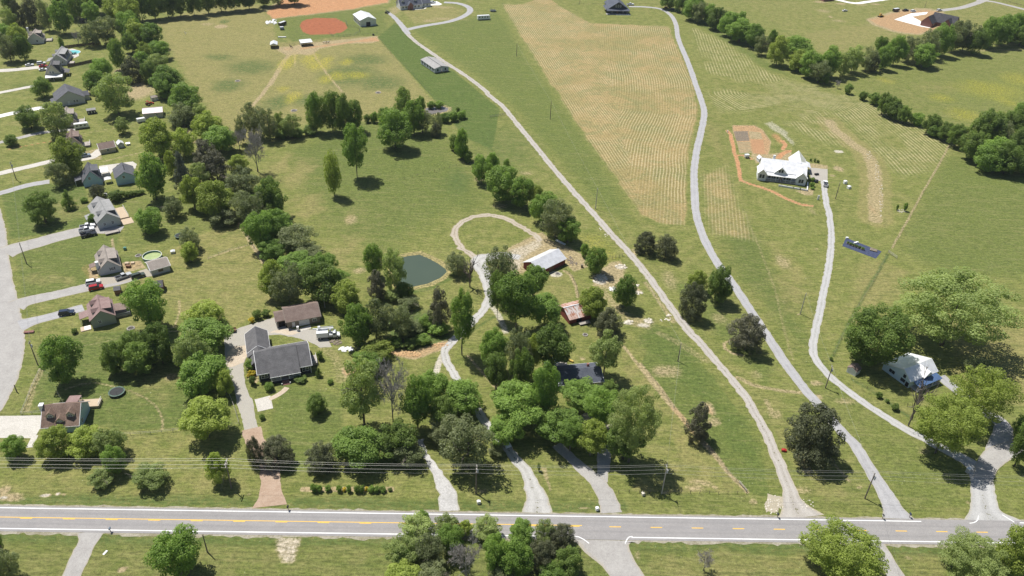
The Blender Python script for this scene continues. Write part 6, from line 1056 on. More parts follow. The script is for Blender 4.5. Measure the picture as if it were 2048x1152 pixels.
# house at the lower left, seen from behind its trees
b = Bld('house', 'mottled brown-roofed house with three dormers by the wide concrete pad', 'k6', (735,640), (1320,600)); L = b.L; b.body(0, L, 0, 9.6, 2.8, 6.6, 'x', PALEBLUE, S_RUSTB, .4, .35, fascia=TRIM)
for f, ht in ((.22, .9), (.5, .5), (.78, .9)): b.gable_dormer(L*f, 2.3, 0, 9.6, 2.8, 6.6, -1, CREAM, S_RUSTB, .62 if ht > .6 else .85, 'x', ht, 1.1)
b.win('right', L, 4.8, 4.2, .7, .9); b.win('right', L, 3.0, 1.2, 1.0, 1.2); b.box('chimney', SILVER, -1.1, -.1, 4.0, 5.2, 0, 6.9); b.box('chimney_cap', TRIM, -1.2, 0, 3.9, 5.3, 6.9, 7.15); b.box('deck', DECKT, L*.55, L+2.5, 9.65, 13.0, .1, .9); b.lean(L*.35, L*.7, 9.65, 13.2, 3.0, 2.5, S_PINK, 'back', name='back_porch_roof'); b.post(L*.37, 13, 0, 2.4); b.post(L*.68, 13, 0, 2.4); b.rail((L+2.4, 9.7, 0), (L+2.4, 12.9, 0), .9)
# ---- far buildings
b = gable_house('horse_barn', 'white-roofed metal barn with open door beside the red arena', 'h5', (205,355), (415,335), (300,222), (212,122), (190,268), SILVER, M_WHITE, cat='barn', wins=(), left_dormers=0, right_dormer=False); b.panel('doorway', DARK, 'front', 0, b.L*.5, 0, b.L*.26, 2.9, .04); [b.panel('sliding_door', SILVER, 'front', 0, b.L*f, 0, b.L*.14, 2.9, .1) for f in (.28, .73)]; [b.panel('stall_opening', DARK, 'left', 0, b.D*(i+.5)/5, .9, 1.6, 1.2, .04) for i in range(5)]
b = Bld('new_house', 'white house with dark blue-grey roof and dormers at the top edge', 'h5', (735,135), (1020,110)); L = b.L; b.body(0, L, 0, 10, 3.2, 7.4, 'x', WHITE, S_NAVY, .4, .35, fascia=TRIM); [b.gable_dormer(L*f, 2.2, 0, 10, 3.2, 7.4, -1, WHITE, S_NAVY, .55, 'x', 1.0, .9) for f in (.16, .72)]; b.body(L*.33, L*.56, -1.4, 4, 3.3, 5.6, 'y', BRICK, S_NAVY, .4, .3, wname='entry_wall', rname='entry_roof'); b.body(L+.02, L+8, 2.5, 9.5, 3.0, 5.6, 'x', WHITE, S_NAVY, .4, .3, wname='garage_wall', rname='garage_roof'); [b.win('front', 0, L*f, 1.1, 1.3, 1.4) for f in (.12, .26, .68, .84)]; [b.win('front', 2.5, L+x, 1.1, 1.0, 1.3) for x in (2.2, 5.0)]; b.panel('front_door', WOOD, 'front', -1.4, L*.445, .1, 1.2, 2.3); sheet('front_walk', [b.w(*p)[:2] for p in ((L*.5,-2.6),(L+1,-2.2),(L+4,.5),(L+3.4,1.2),(L+.6,-1.2),(L*.5,-1.6))], CONC_W, .03, 0); sheet('parking_pad', gs('h5', [(1110,60),(1210,15),(1285,55),(1250,68),(1130,72)]), CONC_W, .032, 0)
b = Bld('barn_house', 'dark barn-style house with gable porch at the top edge', 'h7', (345,300), (800,305)); L = b.L; b.body(L*.12, L*.92, 3.0, 22, 4.2, 8.8, 'y', CHAR, S_NAVY, .5, .6); b.lean(-.3, L+.3, -.3, 2.98, 4.0, 2.9, S_NAVY, 'front'); [b.post(L*i/6+.05, 0, 0, 2.8, .18, CHAR) for i in range(7)]; b.lean(-.6, L*.12-.55, 3.0, 15, 4.0, 3.1, S_NAVY, 'left', name='side_roof'); b.lean(L*.92+.55, L+.6, 3, 15, 4.0, 3.1, S_NAVY, 'right', name='side_roof'); [b.win('front', 3.0, L*f, 4.9, .8, 1.7) for f in (.42, .52, .62)]; [b.win('front', 3.0, L*f, .9, 1.4, 1.7) for f in (.25, .75)]; b.panel('front_door', WOOD, 'front', 3.0, L*.5, 0, 1.2, 2.3); b.box('porch_floor', CONCP, -.3, L+.3, -.4, 2.95, 0, .3); b.box('porch_edge', TRIM, L*.4, L+1, -1.3, -.42, 0, .28)
b = Bld('brick_house', 'brick house with black roof and white concrete apron on red soil', 'h8', (1228,345), (1375,378)); L = b.L; b.body(0, L, 0, 9.5, 3.0, 7.6, 'y', BRICK, S_BLACK, .35, .25); q = b.loc(1480, 290); b.body(L*.4, L+13, 9.52, 20.0, 3.0, 8.4, 'x', BRICK, S_BLACK, .4, .3, wname='main_wall', rname='main_roof'); b.body(L+5, L+12, 7.0, 16, 3.0, 7.0, 'y', BRICK, S_BLACK, .4, .3, wname='bay_wall', rname='bay_roof'); b.panel('garage_door', DOORW, 'left', 0, 3.0, .05, 2.6, 2.2); b.panel('garage_door', DOORW, 'left', 0, 6.4, .05, 2.6, 2.2); b.win('right', L, 4.5, 1.0, 1.4, 1.3)
b = Bld('far_house', 'dark low house cut by the top edge', 'M', (425,12), (505,5)); b.body(0, b.L, 0, 9, 2.8, 5, 'x', BRICK, S_BLACK, .3, .3); b.win('front', 0, b.L*.5, 1, 1.4, 1.2)
# run-in sheds and the two halves of a mobile home
def runin(label, A, B, D, hf, hb, arched=False):
    b = Bld('run_in_shed', label, 'k7', A, B, 'shed'); L = b.L
    if arched: q = [(-.2,-.3,hf),(L+.2,-.3,hf),(L+.2,D+.2,hf),(-.2,D+.2,hf)]; b.body(0, L, 0, D, hf, hf+1.0, 'y', SILVER, M_BLUEW, .2, .3, z0=hf-.3, th=.08)
    else: b.lean(-.3, L+.3, -.6, D+.2, hb, hf, M_WHITE, 'front', name='roof')
    [b.post(x, y, 0, (hf if y < 1 else (hb if not arched else hf))-.12, .16, WOOD) for x in (.1, L/2, L-.1) for y in (.1, D-.1)]; b.box('back_wall', WOOD if not arched else SILVER, 0, L, D-.08, D, .2, (hb if not arched else hf)-.2); b.box('side_wall', SILVER, 0, .08, .4, D-.1, .2, hf-.3); return b
runin('small arched white shelter at the left end of the paddock fence', (245,770), (400,765), 6.5, 2.6, 2.6, True); runin('white-roofed run-in shelter on the paddock fence', (945,720), (1195,695), 5.0, 2.5, 3.1)
for lab, sh, nwin in (('nearer half of the parked mobile home with windows', 0.0, 5), ('farther half of the parked mobile home beside the lane', 5.2, 0)):
    b = Bld('mobile_home_half', lab, 'E', (1312,492), (1418,565), 'mobile home', 'halves of the mobile home', shift=sh); L = b.L; D = 4.4; PG = shingle('pale_grey_shingles', c4(.30,.29,.28), c4(.38,.37,.36))
    b.body(0, L, 0, D, 2.9 if nwin else 3.9, 3.95, 'x', LTGREY, PG, .2, .2, z0=.5, apex=D*.97 if nwin else D*.03, hw2=3.9 if nwin else 2.9)
    [b.win('front', 0, L*(i+.6)/5.2, 1.2, 1.1, 1.3, CHAR) for i in range(nwin)]; [b.box('pier', CONCP, L*f, L*f+.4, y, y+.3, 0, .5) for y in (.2, D-.5) for f in (.03, .35, .65, .93)]; b.win('right', L, D*.5, 1.2, .8, 1.2, CHAR)
# ------------------------------------------------------------------ VEHICLES
def paint_mat(name, c): return simple('paint_'+name, c, None, rough=0.25, spec=0.5)
PW = paint_mat('white', c4(.72,.73,.74)); PSIL = paint_mat('silver', c4(.42,.43,.44)); PBLK = paint_mat('black', c4(.018,.019,.022)); PRED = paint_mat('red', c4(.36,.022,.025)); PNAVY = paint_mat('navy', c4(.022,.035,.07)); PGRN = paint_mat('dark_green', c4(.06,.075,.06)); PGREY = paint_mat('blue_grey', c4(.20,.24,.29)); PTRAC = paint_mat('tractor_green', c4(.03,.16,.035)); PYEL = paint_mat('dozer_yellow', c4(.55,.38,.10))
TYRE = simple('tyre_rubber', c4(.02,.02,.02), None, rough=0.9); RIM = simple('wheel_rim', c4(.45,.45,.46), None, rough=0.35, metal=0.6); LAMP = simple('headlight_glass', c4(.75,.76,.78), None, rough=0.1); TAIL = simple('taillight_red', c4(.42,.02,.02), None, rough=0.2); STEEL = simple('dull_steel', c4(.10,.10,.105), c4(.17,.17,.175), 2.0, 0.6)
def frus(mb, x0, x1, w, z0, X0, X1, W_, z1):
    n = len(mb.v); mb.v += [(x0,-w/2,z0),(x1,-w/2,z0),(x1,w/2,z0),(x0,w/2,z0),(X0,-W_/2,z1),(X1,-W_/2,z1),(X1,W_/2,z1),(X0,W_/2,z1)]; mb.f += [tuple(n+i for i in q) for q in ((0,3,2,1),(4,5,6,7),(0,1,5,4),(1,2,6,5),(2,3,7,6),(3,0,4,7))]; return mb
_wheel = {}
def wheel(parent, x, y, r=0.36, w=0.24):
    k = (r, w)
    if k not in _wheel: _wheel[k] = (MB().tube((0, -w/2, 0), (0, w/2, 0), r, n=14).mesh('wheel', TYRE), MB().tube((0, -w/2-0.012, 0), (0, w/2+0.012, 0), r*0.6, n=12).mesh('rim', RIM))
    o = link('wheel', _wheel[k][0], parent); o.location = (x, y, r); link('rim', _wheel[k][1], o)
def vroot(name, label, t, R, F, cat, group=None):
    a = g(t, *R); b = g(t, *F); d = (b-a)[:2]; return tag(empty(name, ((a[0]+b[0])/2, (a[1]+b[1])/2, 0.045), math.atan2(d[1], d[0])), label, cat, group)
def lights(o, L, W, z, p):
    for s in (-1, 1): MB().box(L/2-0.03, L/2+0.025, s*W*0.36-0.2, s*W*0.36+0.2, z, z+0.16).build('headlight', LAMP, o); MB().box(-L/2-0.025, -L/2+0.03, s*W*0.38-0.14, s*W*0.38+0.14, z+0.05, z+0.28).build('taillight', TAIL, o)
def car(kind, label, t, R, F, p, group='parked vehicles'):
    nm = dict(pickup='pickup_truck', suv='parked_suv', sedan='parked_car')[kind]; o = vroot(nm, label, t, R, F, dict(pickup='pickup', suv='suv', sedan='car')[kind], group)
    if kind == 'pickup':
        L, W = 5.8, 2.0; b = MB(); b.prism([(L/2, .45), (L/2, .95), (L/2-.15, 1.08), (.95, 1.18), (.95, .45)][::-1], -W/2, W/2); b.box(-.95, .95, -W/2, W/2, .45, 1.14); b.box(-L/2, -.95, -W/2, W/2, .45, .72); b.box(-L/2, -.95, -W/2, -W/2+.1, .72, 1.16); b.box(-L/2, -.95, W/2-.1, W/2, .72, 1.16); b.box(-L/2, -L/2+.08, -W/2+.1, W/2-.1, .72, 1.14); frus(b, -.7, .55, 1.52, 1.76, -.65, .5, 1.46, 1.86)
        b.build('body', p, o); frus(MB(), -.92, 1.15, W-.12, 1.13, -.72, .57, 1.54, 1.76).build('windows', GLASS, o); MB().box(-L/2+.1, -.97, -W/2+.12, W/2-.12, .722, .74).build('bed_liner', TYRE, o); MB().box(L/2, L/2+.1, -W/2+.05, W/2-.05, .42, .66).build('bumper', STEEL, o); wb, r, z = 1.8, .4, .8
    elif kind == 'suv':
        L, W = 4.9, 1.95; b = MB(); b.prism([(L/2, .4), (L/2, .92), (L/2-.2, 1.05), (1.1, 1.12), (-L/2+.05, 1.12), (-L/2, .8), (-L/2, .4)][::-1], -W/2, W/2); frus(b, -2.05, .55, 1.5, 1.7, -1.95, .45, 1.44, 1.8); b.build('body', p, o); frus(MB(), -2.38, 1.2, W-.1, 1.11, -2.1, .58, 1.52, 1.7).build('windows', GLASS, o); wb, r, z = 1.5, .38, .78
    else:
        L, W = 4.6, 1.82; b = MB(); b.prism([(L/2, .35), (L/2, .7), (L/2-.3, .88), (1.0, .95), (-1.35, .98), (-L/2+.08, .95), (-L/2, .7), (-L/2, .35)][::-1], -W/2, W/2); frus(b, -.95, .3, 1.36, 1.38, -.85, .2, 1.3, 1.46); b.build('body', p, o); frus(MB(), -1.6, 1.05, W-.12, .95, -1.0, .34, 1.38, 1.38).build('windows', GLASS, o); wb, r, z = 1.4, .33, .62
    for x in (-wb, wb):
        for s in (-1, 1): wheel(o, x, s*(W/2-.1), r)
    lights(o, L, W, z, p); return o
car('sedan', 'white car farthest left on the drive below the pool house', 'k1', (95,760), (225,748), PW); car('suv', 'white SUV parked behind the red car at the pool house', 'k1', (285,735), (420,722), PW); car('sedan', 'red car between two white ones at the pool house', 'k1', (330,782), (440,770), PRED); car('sedan', 'white car nearest the cream-gabled house', 'k1', (345,838), (425,828), PW)
car('suv', 'blue-grey SUV by the brown-roofed house', 'k2', (468,1055), (590,1035), PGREY); car('pickup', 'white pickup on the wide drive, farther of two', 'B', (622,682), (728,662), PW); car('pickup', 'white pickup on the wide drive, nearer of two', 'B', (606,712), (728,688), PW); car('pickup', 'black pickup beside two white ones', 'B', (640,748), (730,728), PBLK)
car('pickup', 'silver pickup in front of the tan-roofed house', 'k4', (715,770), (970,680), PSIL); car('suv', 'dark green jeep parked by the low garage', 'k4', (1035,740), (1205,690), PGRN); car('suv', 'white SUV beside the bright red car', 'k4', (130,860), (385,815), PW); car('suv', 'bright red SUV on the gravel drive', 'k4', (190,970), (440,915), PRED); car('suv', 'navy blue car alone on its drive', 'k5', (185,575), (370,550), PNAVY)
car('sedan', 'white car half under the trees on the weedy drive', 'K', (560,850), (592,895), PW); car('pickup', 'white pickup at the farmhouse drive end', 'h1', (1545,920), (1535,805), PW); car('suv', 'white SUV beside the new house at the top edge', 'h5', (1115,50), (1205,38), PW); car('pickup', 'white pickup beside the dark barn-style house', 'h7', (760,108), (890,105), PW)
car('sedan', 'pale car alone in the far field', 'h8', (165,158), (235,152), PW); car('pickup', 'dark pickup behind the white concrete apron', 'h8', (985,155), (1070,148), PBLK); car('suv', 'white SUV left of the brick house', 'h8', (1088,168), (1175,158), PW); car('suv', 'white SUV behind the black roof of the brick house', 'h8', (1455,155), (1520,148), PW)
# bucket truck
o = vroot('bucket_truck', 'white bucket truck with boom folded over its box by the garage', 'h3', (990,525), (1275,505), 'truck'); L = 7.6
MB().box(-3.6, 3.2, -.45, .45, .6, .85).build('chassis', STEEL, o); MB().box(-3.7, .1, -1.15, 1.15, .9, 2.7).build('chip_box', PW, o); MB().box(.2, 1.5, -1.15, 1.15, .85, 1.7).build('tool_locker', PSIL, o); c_ = MB().box(1.6, 2.9, -1.1, 1.1, .7, 1.6); frus(c_, 1.6, 2.85, 2.1, 1.6, 1.7, 2.5, 1.9, 2.45); c_.build('cab', PW, o); MB().prism([(2.9, .6), (3.9, .6), (3.9, 1.2), (2.9, 1.5)], -1.0, 1.0).build('bonnet', PW, o); MB().box(1.72, 2.75, -1.09, 1.09, 1.72, 2.2).build('windows', GLASS, o); MB().tube((.8, .4, 1.7), (.8, .4, 3.0), .35, n=10).build('turret', PSIL, o)
bm_ = MB(); bm_.tube((1.9, .75, 3.2), (-4.9, .75, 3.3), .26, .2, 4); bm_.tube((.6, .4, 3.0), (1.9, .75, 3.2), .2, .2, 4); bm_.build('boom', PW, o); MB().tube((1.9, 1.2, 3.55), (-2.5, 1.2, 3.5), .18, .14, 4).build('upper_boom', PSIL, o); MB().box(-3.2, -2.4, .85, 1.65, 2.75, 3.8).build('bucket', PW, o)
for x in (-2.5, 3.0):
    for s in (-1, 1): wheel(o, x, s*1.0, .48, .3)
def trailer(name, label, t, R, F, L, W, z0, z1, p, cat, roof=None, wins=0, axles=(0.0,), group=None):
    o = vroot(name, label, t, R, F, cat, group); b = MB(); b.prism([(-L/2, z0), (L/2, z0), (L/2, z1*.75), (L/2-.35, z1), (-L/2, z1)], -W/2, W/2); b.build('body', p, o)
    if roof: MB().box(-L/2+.05, L/2-.4, -W/2+.05, W/2-.05, z1+.002, z1+.05).build('roof', roof, o)
    for i in range(wins):
        for s in (-1, 1): x = -L/2+L*(i+.7)/(wins+.6); MB().box(x-.45, x+.45, s*W/2-.02, s*W/2+.02, z0+(z1-z0)*.45, z0+(z1-z0)*.75).build('window', GLASS, o)
    MB().tube((L/2, 0, z0+.05), (L/2+.9, 0, z0), .06, n=5).build('hitch', STEEL, o)
    for a in axles:
        for s in (-1, 1): wheel(o, a, s*(W/2-.05), .34, .2)
    return o
trailer('camper_trailer', 'long white camper trailer parked in the grass by the far lane', 'h5', (1735,265), (1925,255), 9.5, 2.4, .55, 3.2, PW, 'camper', M_WHITE, 4, (-.6, .6)); trailer('camper_trailer', 'white camper trailer beside the tan-roofed beige house', 'k2', (402,678), (575,655), 6.6, 2.3, .5, 2.7, PW, 'camper', M_WHITE, 3, (-.4, .4)); trailer('cargo_trailer', 'small white cargo trailer by the beige metal building', 'k2', (1212,598), (1335,575), 4.2, 2.0, .45, 2.1, PW, 'trailer', M_WHITE); trailer('cargo_trailer', 'black enclosed trailer on the red soil yard', 'h8', (842,165), (950,150), 6.0, 2.3, .45, 2.5, PBLK, 'trailer', M_BLUEW, 0, (-.4, .4)); trailer('stock_trailer', 'dark stock trailer behind the arena', 'k7', (430,268), (600,205), 6.5, 2.1, .5, 2.4, PBLK, 'trailer', M_BLUEW); trailer('cargo_trailer', 'small blue and white trailer behind the arena', 'k7', (460,338), (550,333), 2.8, 1.9, .4, 2.0, PGREY, 'trailer', M_WHITE)
o = vroot('flatbed_trailer', 'empty flatbed trailer beside the light grey house', 'B', (802,730), (925,702), 'trailer')
for i in range(6): MB().box(-2.6, 2.6, -1.0+.335*i, -1.0+.335*i+.31, .55, .6).build('plank', DECKW, o)
f_ = MB(); f_.box(-2.65, 2.65, -1.08, -1.0, .4, .68); f_.box(-2.65, 2.65, 1.02, 1.1, .4, .68); f_.tube((2.6, 0, .5), (3.8, 0, .5), .06); f_.box(2.6, 2.68, -1.0, 1.0, .6, 1.1); f_.build('frame', STEEL, o); [wheel(o, x, s*1.15, .32, .2) for x in (-.4, .4) for s in (-1, 1)]
o = vroot('utility_trailer', 'rusty small trailer at the corner of the gravel yard', 'G', (125,402), (205,392), 'trailer'); b = MB(); RUSTY = simple('rusty_steel', c4(.16,.07,.045), c4(.28,.15,.11), 2.0, .8); b.box(-1.6, 1.6, -.85, .85, .5, .58); b.box(-1.6, 1.6, -.85, -.78, .58, 1.0); b.box(-1.6, 1.6, .78, .85, .58, 1.0); b.box(-1.6, -1.53, -.78, .78, .58, 1.0); b.build('bed', RUSTY, o); MB().tube((1.6, 0, .5), (2.6, 0, .45), .05).build('hitch', STEEL, o); [wheel(o, 0, s*.95, .3, .18) for s in (-1, 1)]
def tractor(label, t, R, F, p):
    o = vroot('tractor', label, t, R, F, 'tractor'); b = MB(); b.box(.2, 1.9, -.35, .35, .7, 1.4); b.box(-.9, .2, -.45, .45, .6, 1.1); b.build('body', p, o); c_ = MB(); [c_.tube((x, y, 1.1), (x, y, 2.3), .05, n=4) for x in (-.9, .2) for y in (-.5, .5)]; c_.box(-1.0, .3, -.6, .6, 2.3, 2.38); c_.build('canopy', p, o); MB().box(-.6, -.2, -.25, .25, 1.1, 1.5).build('seat', TYRE, o); b = MB(); b.tube((1.6, .5, .9), (2.6, .5, .5), .07); b.tube((1.6, -.5, .9), (2.6, -.5, .5), .07); b.box(2.5, 3.0, -.9, .9, .15, .7); b.build('loader', p, o); [wheel(o, -.6, s*.75, .7, .35) for s in (-1, 1)]; [wheel(o, 1.5, s*.65, .42, .25) for s in (-1, 1)]
tractor('green tractor by the trees near the dark barn-style house', 'h7', (1760,262), (1815,240), PTRAC); tractor('dark green utility tractor at the end of the far gravel lane', 'h5', (535,185), (570,170), PGRN); tractor('red-brown tractor behind the beige metal building', 'k2', (1345,372), (1385,358), PRED)
o = vroot('bulldozer', 'yellow bulldozer at the edge of the red soil', 'h8', (650,235), (725,228), 'bulldozer'); MB().box(-1.6, 1.6, -.5, .5, .7, 1.6).build('engine_body', PYEL, o); MB().box(-1.2, .1, -.7, .7, 1.6, 2.9).build('cab', PYEL, o); MB().box(-1.1, .13, -.72, .72, 1.9, 2.6).build('windows', GLASS, o)
for s in (-1, 1): MB().prism([(-2.0, .4), (-1.7, 0), (1.7, 0), (2.0, .4), (1.7, .8), (-1.7, .8)], s*.95-.25, s*.95+.25).build('track', TYRE, o)
MB().box(2.3, 2.45, -1.6, 1.6, .05, 1.2).build('blade', PYEL, o); b = MB(); b.tube((1.2, .8, .5), (2.35, .8, .4), .08); b.tube((1.2, -.8, .5), (2.35, -.8, .4), .08); b.build('push_arm', STEEL, o)
# ------------------------------------------------------------------ POLES, WIRES
POLEW = simple('pole_wood', c4(.15,.12,.095), c4(.24,.20,.165), 2.0, .9, stretch=(3, 3, .3)); POLEP = simple('weathered_pole_wood', c4(.36,.33,.29), c4(.46,.43,.39), 2.0, .9, stretch=(3, 3, .3)); INS = simple('porcelain', c4(.62,.64,.66), None, rough=.3); CAN = simple('transformer_grey', c4(.46,.48,.50), None, rough=.4); WIRE = simple('bright_conductor', c4(.36,.355,.33), None, rough=.5, metal=.3)
POLES = {}
def pole(key, label, t, base, top, arm=0.0, can=0, mat=POLEW, arm2=False, street=0.0, group='utility poles', hmin=5.0):
    b = g(t, *base); h = max(hmin, min(12.5, height_to(b, px(t, *top)[1]))); o = tag(empty('utility_pole', (b[0], b[1], 0), R_(2)), label, 'utility pole', group); MB().tube((0, 0, -.1), (0, 0, h), .19, .12, 8).build('pole', mat, o)
    if arm:
        a = MB(); a.box(-.06, .06, -arm/2, arm/2, h-.5, h-.36)
        if arm2: a.box(.10, .2, -arm/2, arm/2, h-.5, h-.36); a.box(-.06, .06, -arm/2*.8, arm/2*.8, h-1.6, h-1.46)
        a.build('crossarm', POLEP, o)
        for y in (-arm/2+.1, 0, arm/2-.1): MB().tube((0, y, h-.36 if y else h), (0, y, h-.1 if y else h+.25), .06, .04, 6).build('insulator', INS, o)
    for i in range(can): MB().tube((.32, (i-(can-1)/2)*.6, h-2.2), (.32, (i-(can-1)/2)*.6, h-1.3), .24, n=10).build('transformer', CAN, o)
    POLES[key] = (b[0], b[1], h); return o
pole('s1', 'utility pole with transformer by the left street, farthest of three', 'B', (125,305), (85,168), 1.6, 1); pole('s2', 'utility pole by the left street, middle of three', 'B', (205,950), (145,790), 0); pole('s3', 'utility pole with transformer by the left street, nearest of three', 'C', (290,650), (222,472), 1.4, 1); pole('s4', 'short thin post pole on the verge of the left street', 'C', (130,860), (95,805), 0, hmin=2.5)
pole('h1', 'guyed utility pole beside the small bright tree', 'D', (1768,485), (1720,275), 2.4, 0, arm2=True); pole('h2', 'utility pole in front of the patch between the gravel drives', 'H', (1725,522), (1727,316), 1.8, 1, arm2=True); pole('h3', 'pale utility pole beside the low wire fence', 'L', (1233,525), (1272,318), 2.2, 1, POLEP); pole('h4', 'utility pole with two transformers on the paved lane edge', 'P', (858,548), (937,360), 2.2, 2)
pole('l1', 'utility pole at the bend of the gravel lane', 'O', (440,830), (505,662), 1.4, 1); pole('l2', 'bare pole left of the farmhouse lane', 'O', (247,262), (293,100), 0, 0, POLEP); pole('l3', 'pole with lamp right of the farmhouse drive', 'N', (1040,605), (1090,480), .8); pole('g1', 'slim pole between the fence line and the gravel lane', 'W', (290,318), (315,178), 0); pole('g2', 'pale pole in the grass right of the lane, lower', 'V', (1578,915), (1588,755), .9, 0, POLEP); pole('g3', 'pole in the grass right of the lane, middle', 'V', (1230,225), (1232,85), 0); pole('g4', 'pole in the grass right of the lane, farthest', 'I', (127,432), (127,335), 0); pole('m1', 'guyed pole behind the brick house', 'M', (1203,60), (1216,10), 0); pole('y1', 'grey pole behind the detached garage', 'Y', (652,675), (648,546), 0, 0, POLEP); pole('b1', 'pole on the verge below the highway', 'D', (1583,970), (1550,836), 0); pole('b2', 'pole cut by the left edge below the highway', 'D', (25,970), (-2,878), 0); pole('p5', 'pole base by the barn-house fence', 'I', (612,30), (612,-20), 0)
def span(mb, a, b, sag, r, n=10):
    a = Vector(a); b = Vector(b); p = a
    for i in range(1, n+1): t = i/n; q = a.lerp(b, t)-Vector((0, 0, 4*sag*t*(1-t))); mb.tube(p, q, r, n=3, cap=False); p = q
def wire(label, pts, sag=.7, r=.018): mb = MB(); [span(mb, pts[i], pts[i+1], sag, r) for i in range(len(pts)-1)]; tag(mb.build('power_line', WIRE), label, 'power line', 'overhead wires')
def at(k, dy=0.0, dz=0.0, dx=0.0): p = POLES[k]; return (p[0]+dx, p[1]+dy, p[2]+dz)
e0 = gp(-260, 968); e1 = gp(2330, 1012)
for dy, dz, lab in ((-1.05, -.1, 'nearest top'), (0, .22, 'middle top'), (1.05, -.1, 'farthest top'), (.15, -2.6, 'low')): wire(f'{lab} wire of the line along the highway', [(e0[0], e0[1]+dy, 9.8+dz)]+[at(k, dy*(1 if k == 'h1' else .85), dz) for k in ('h1', 'h2', 'h3', 'h4')]+[(e1[0], e1[1]+dy, 9.8+dz)])
wire('wire along the left street', [at('s1'), at('s2'), at('s3')], .6, .018); wire('lower wire along the left street', [at('s1', 0, -1.2), at('s2', 0, -1.2), at('s3', 0, -1.2)], .6, .018); wire('service wire to the three-dormer house', [at('s3', 0, -1)]+[tuple(g('C', 500, 965, 4.5))], .4, .02); wire('thin wire from the highway pole up the grass strip', [at('h3', 0, -.5), at('g1'), at('g2')], .8, .016); wire('thin wire right of the gravel lane', [at('g2'), at('g3'), at('g4')], .8, .016); wire('wire from the paved lane pole to the lane bend', [at('h4', 0, -.5), at('l1')], .8, .016); wire('wire from the lane bend to the farmhouse lane pole', [at('l1'), at('l2')], .8, .016); wire('wire across the highway to the verge pole', [at('h4', 0, -1), tuple(gp(1830, 1240, 8))], .6, .014); wire('service wire to the detached garage', [at('y1', 0, -.5), tuple(g('Y', 600, 620, 4))], .3, .015)
for i, (x, y) in enumerate(((1680,497),(1690,500))): wire(f'{("left", "right")[i]} guy wire of the guyed utility pole', [at('h1', 0, -1-i), tuple(g('D', x, y))], 0.0, .02)
# ------------------------------------------------------------------ FENCES
def fence(name, label, P, step=3.0, h=1.2, rails=(1.1, .7, .3), pm=POLEW, r=.03, pr=.07, cat='fence', rm=None, board=False):
    P = [np.array(p) for p in P]; o = tag(empty(name, (P[0][0], P[0][1], 0)), label, cat); O = P[0]; wires = MB(); pm_ = MB().tube((0, 0, -.1), (0, 0, h), pr, pr*.85, 5).mesh('post', pm); n = 0
    for i in range(len(P)-1):
        a, b = P[i]-O, P[i+1]-O; L = np.linalg.norm(b-a); k = max(1, int(round(L/step)))
        for j in range(k+(i == len(P)-2)): q = a+(b-a)*j/k; p_ = link('post', pm_, o); p_.location = (q[0], q[1], 0); p_.rotation_euler = (random.gauss(0, .03), random.gauss(0, .03), 0); n += 1
        for z in rails: wires.tube((a[0], a[1], z), (b[0], b[1], z), r, n=4, cap=False)
        if board:
            kb = max(2, int(L/.45)); d = (b-a)/kb
            for j in range(kb): q = a+d*j; e = q+d*.94; nn = np.array([-d[1], d[0]])/np.linalg.norm(d)*.02; hh = h+.04*math.sin(j*2.1); wires.slab([(q[0]-nn[0], q[1]-nn[1], hh), (e[0]-nn[0], e[1]-nn[1], hh), (e[0]+nn[0], e[1]+nn[1], hh), (q[0]+nn[0], q[1]+nn[1], hh)], hh-.05)
    wires.build('board_run' if board else 'rails', rm or pm, o); return o
FENB = simple('fence_brown', c4(.085,.065,.05), c4(.14,.11,.085), 2.0, .9)
fence('board_fence', 'brown board fence behind the pool yard, farther of two', gs('k1', [(690,475),(950,440),(1210,408),(1330,395)]), 2.4, 1.8, (1.5, .4), FENB, board=True); fence('board_fence', 'brown board fence in front of the pool yard, nearer of two', gs('k1', [(790,785),(1000,740),(1215,692)]), 2.4, 1.8, (1.5, .4), FENB, board=True)
fence('wire_fence', 'low wire fence with dark posts along the highway verge', gs('L', [(905,515),(1380,520),(1880,528)]), 2.75, 1.15, (1.0, .6), r=.015); fence('wire_fence', 'wire fence on the worn line down the grass strip', gs('W', [(10,345),(130,500),(260,680),(400,860),(530,990),(660,1155)])+gs('L', [(1880,510)]), 4.5, 1.1, (1.0, .6), r=.012, pr=.05); fence('wire_fence', 'wire fence right of the hay toward the gate', gs('S', [(1400,25),(1300,215),(1165,455),(1065,640),(930,860)]), 8.0, 1.2, (1.1, .7), r=.012, pr=.06); fence('wire_fence', 'wire fence from the gate down to the lane bend', gs('S', [(918,880),(780,1140)])+gs('O', [(700,190),(560,450),(500,585)]), 6.0, 1.2, (1.1, .6), r=.02, pr=.06); fence('wire_fence', 'wire fence along the bushes right of the farmhouse lane', gs('O', [(640,765),(760,835),(900,930),(1000,1005),(1100,1065)]), 4.0, 1.1, (1.0, .5), r=.015, pr=.06)
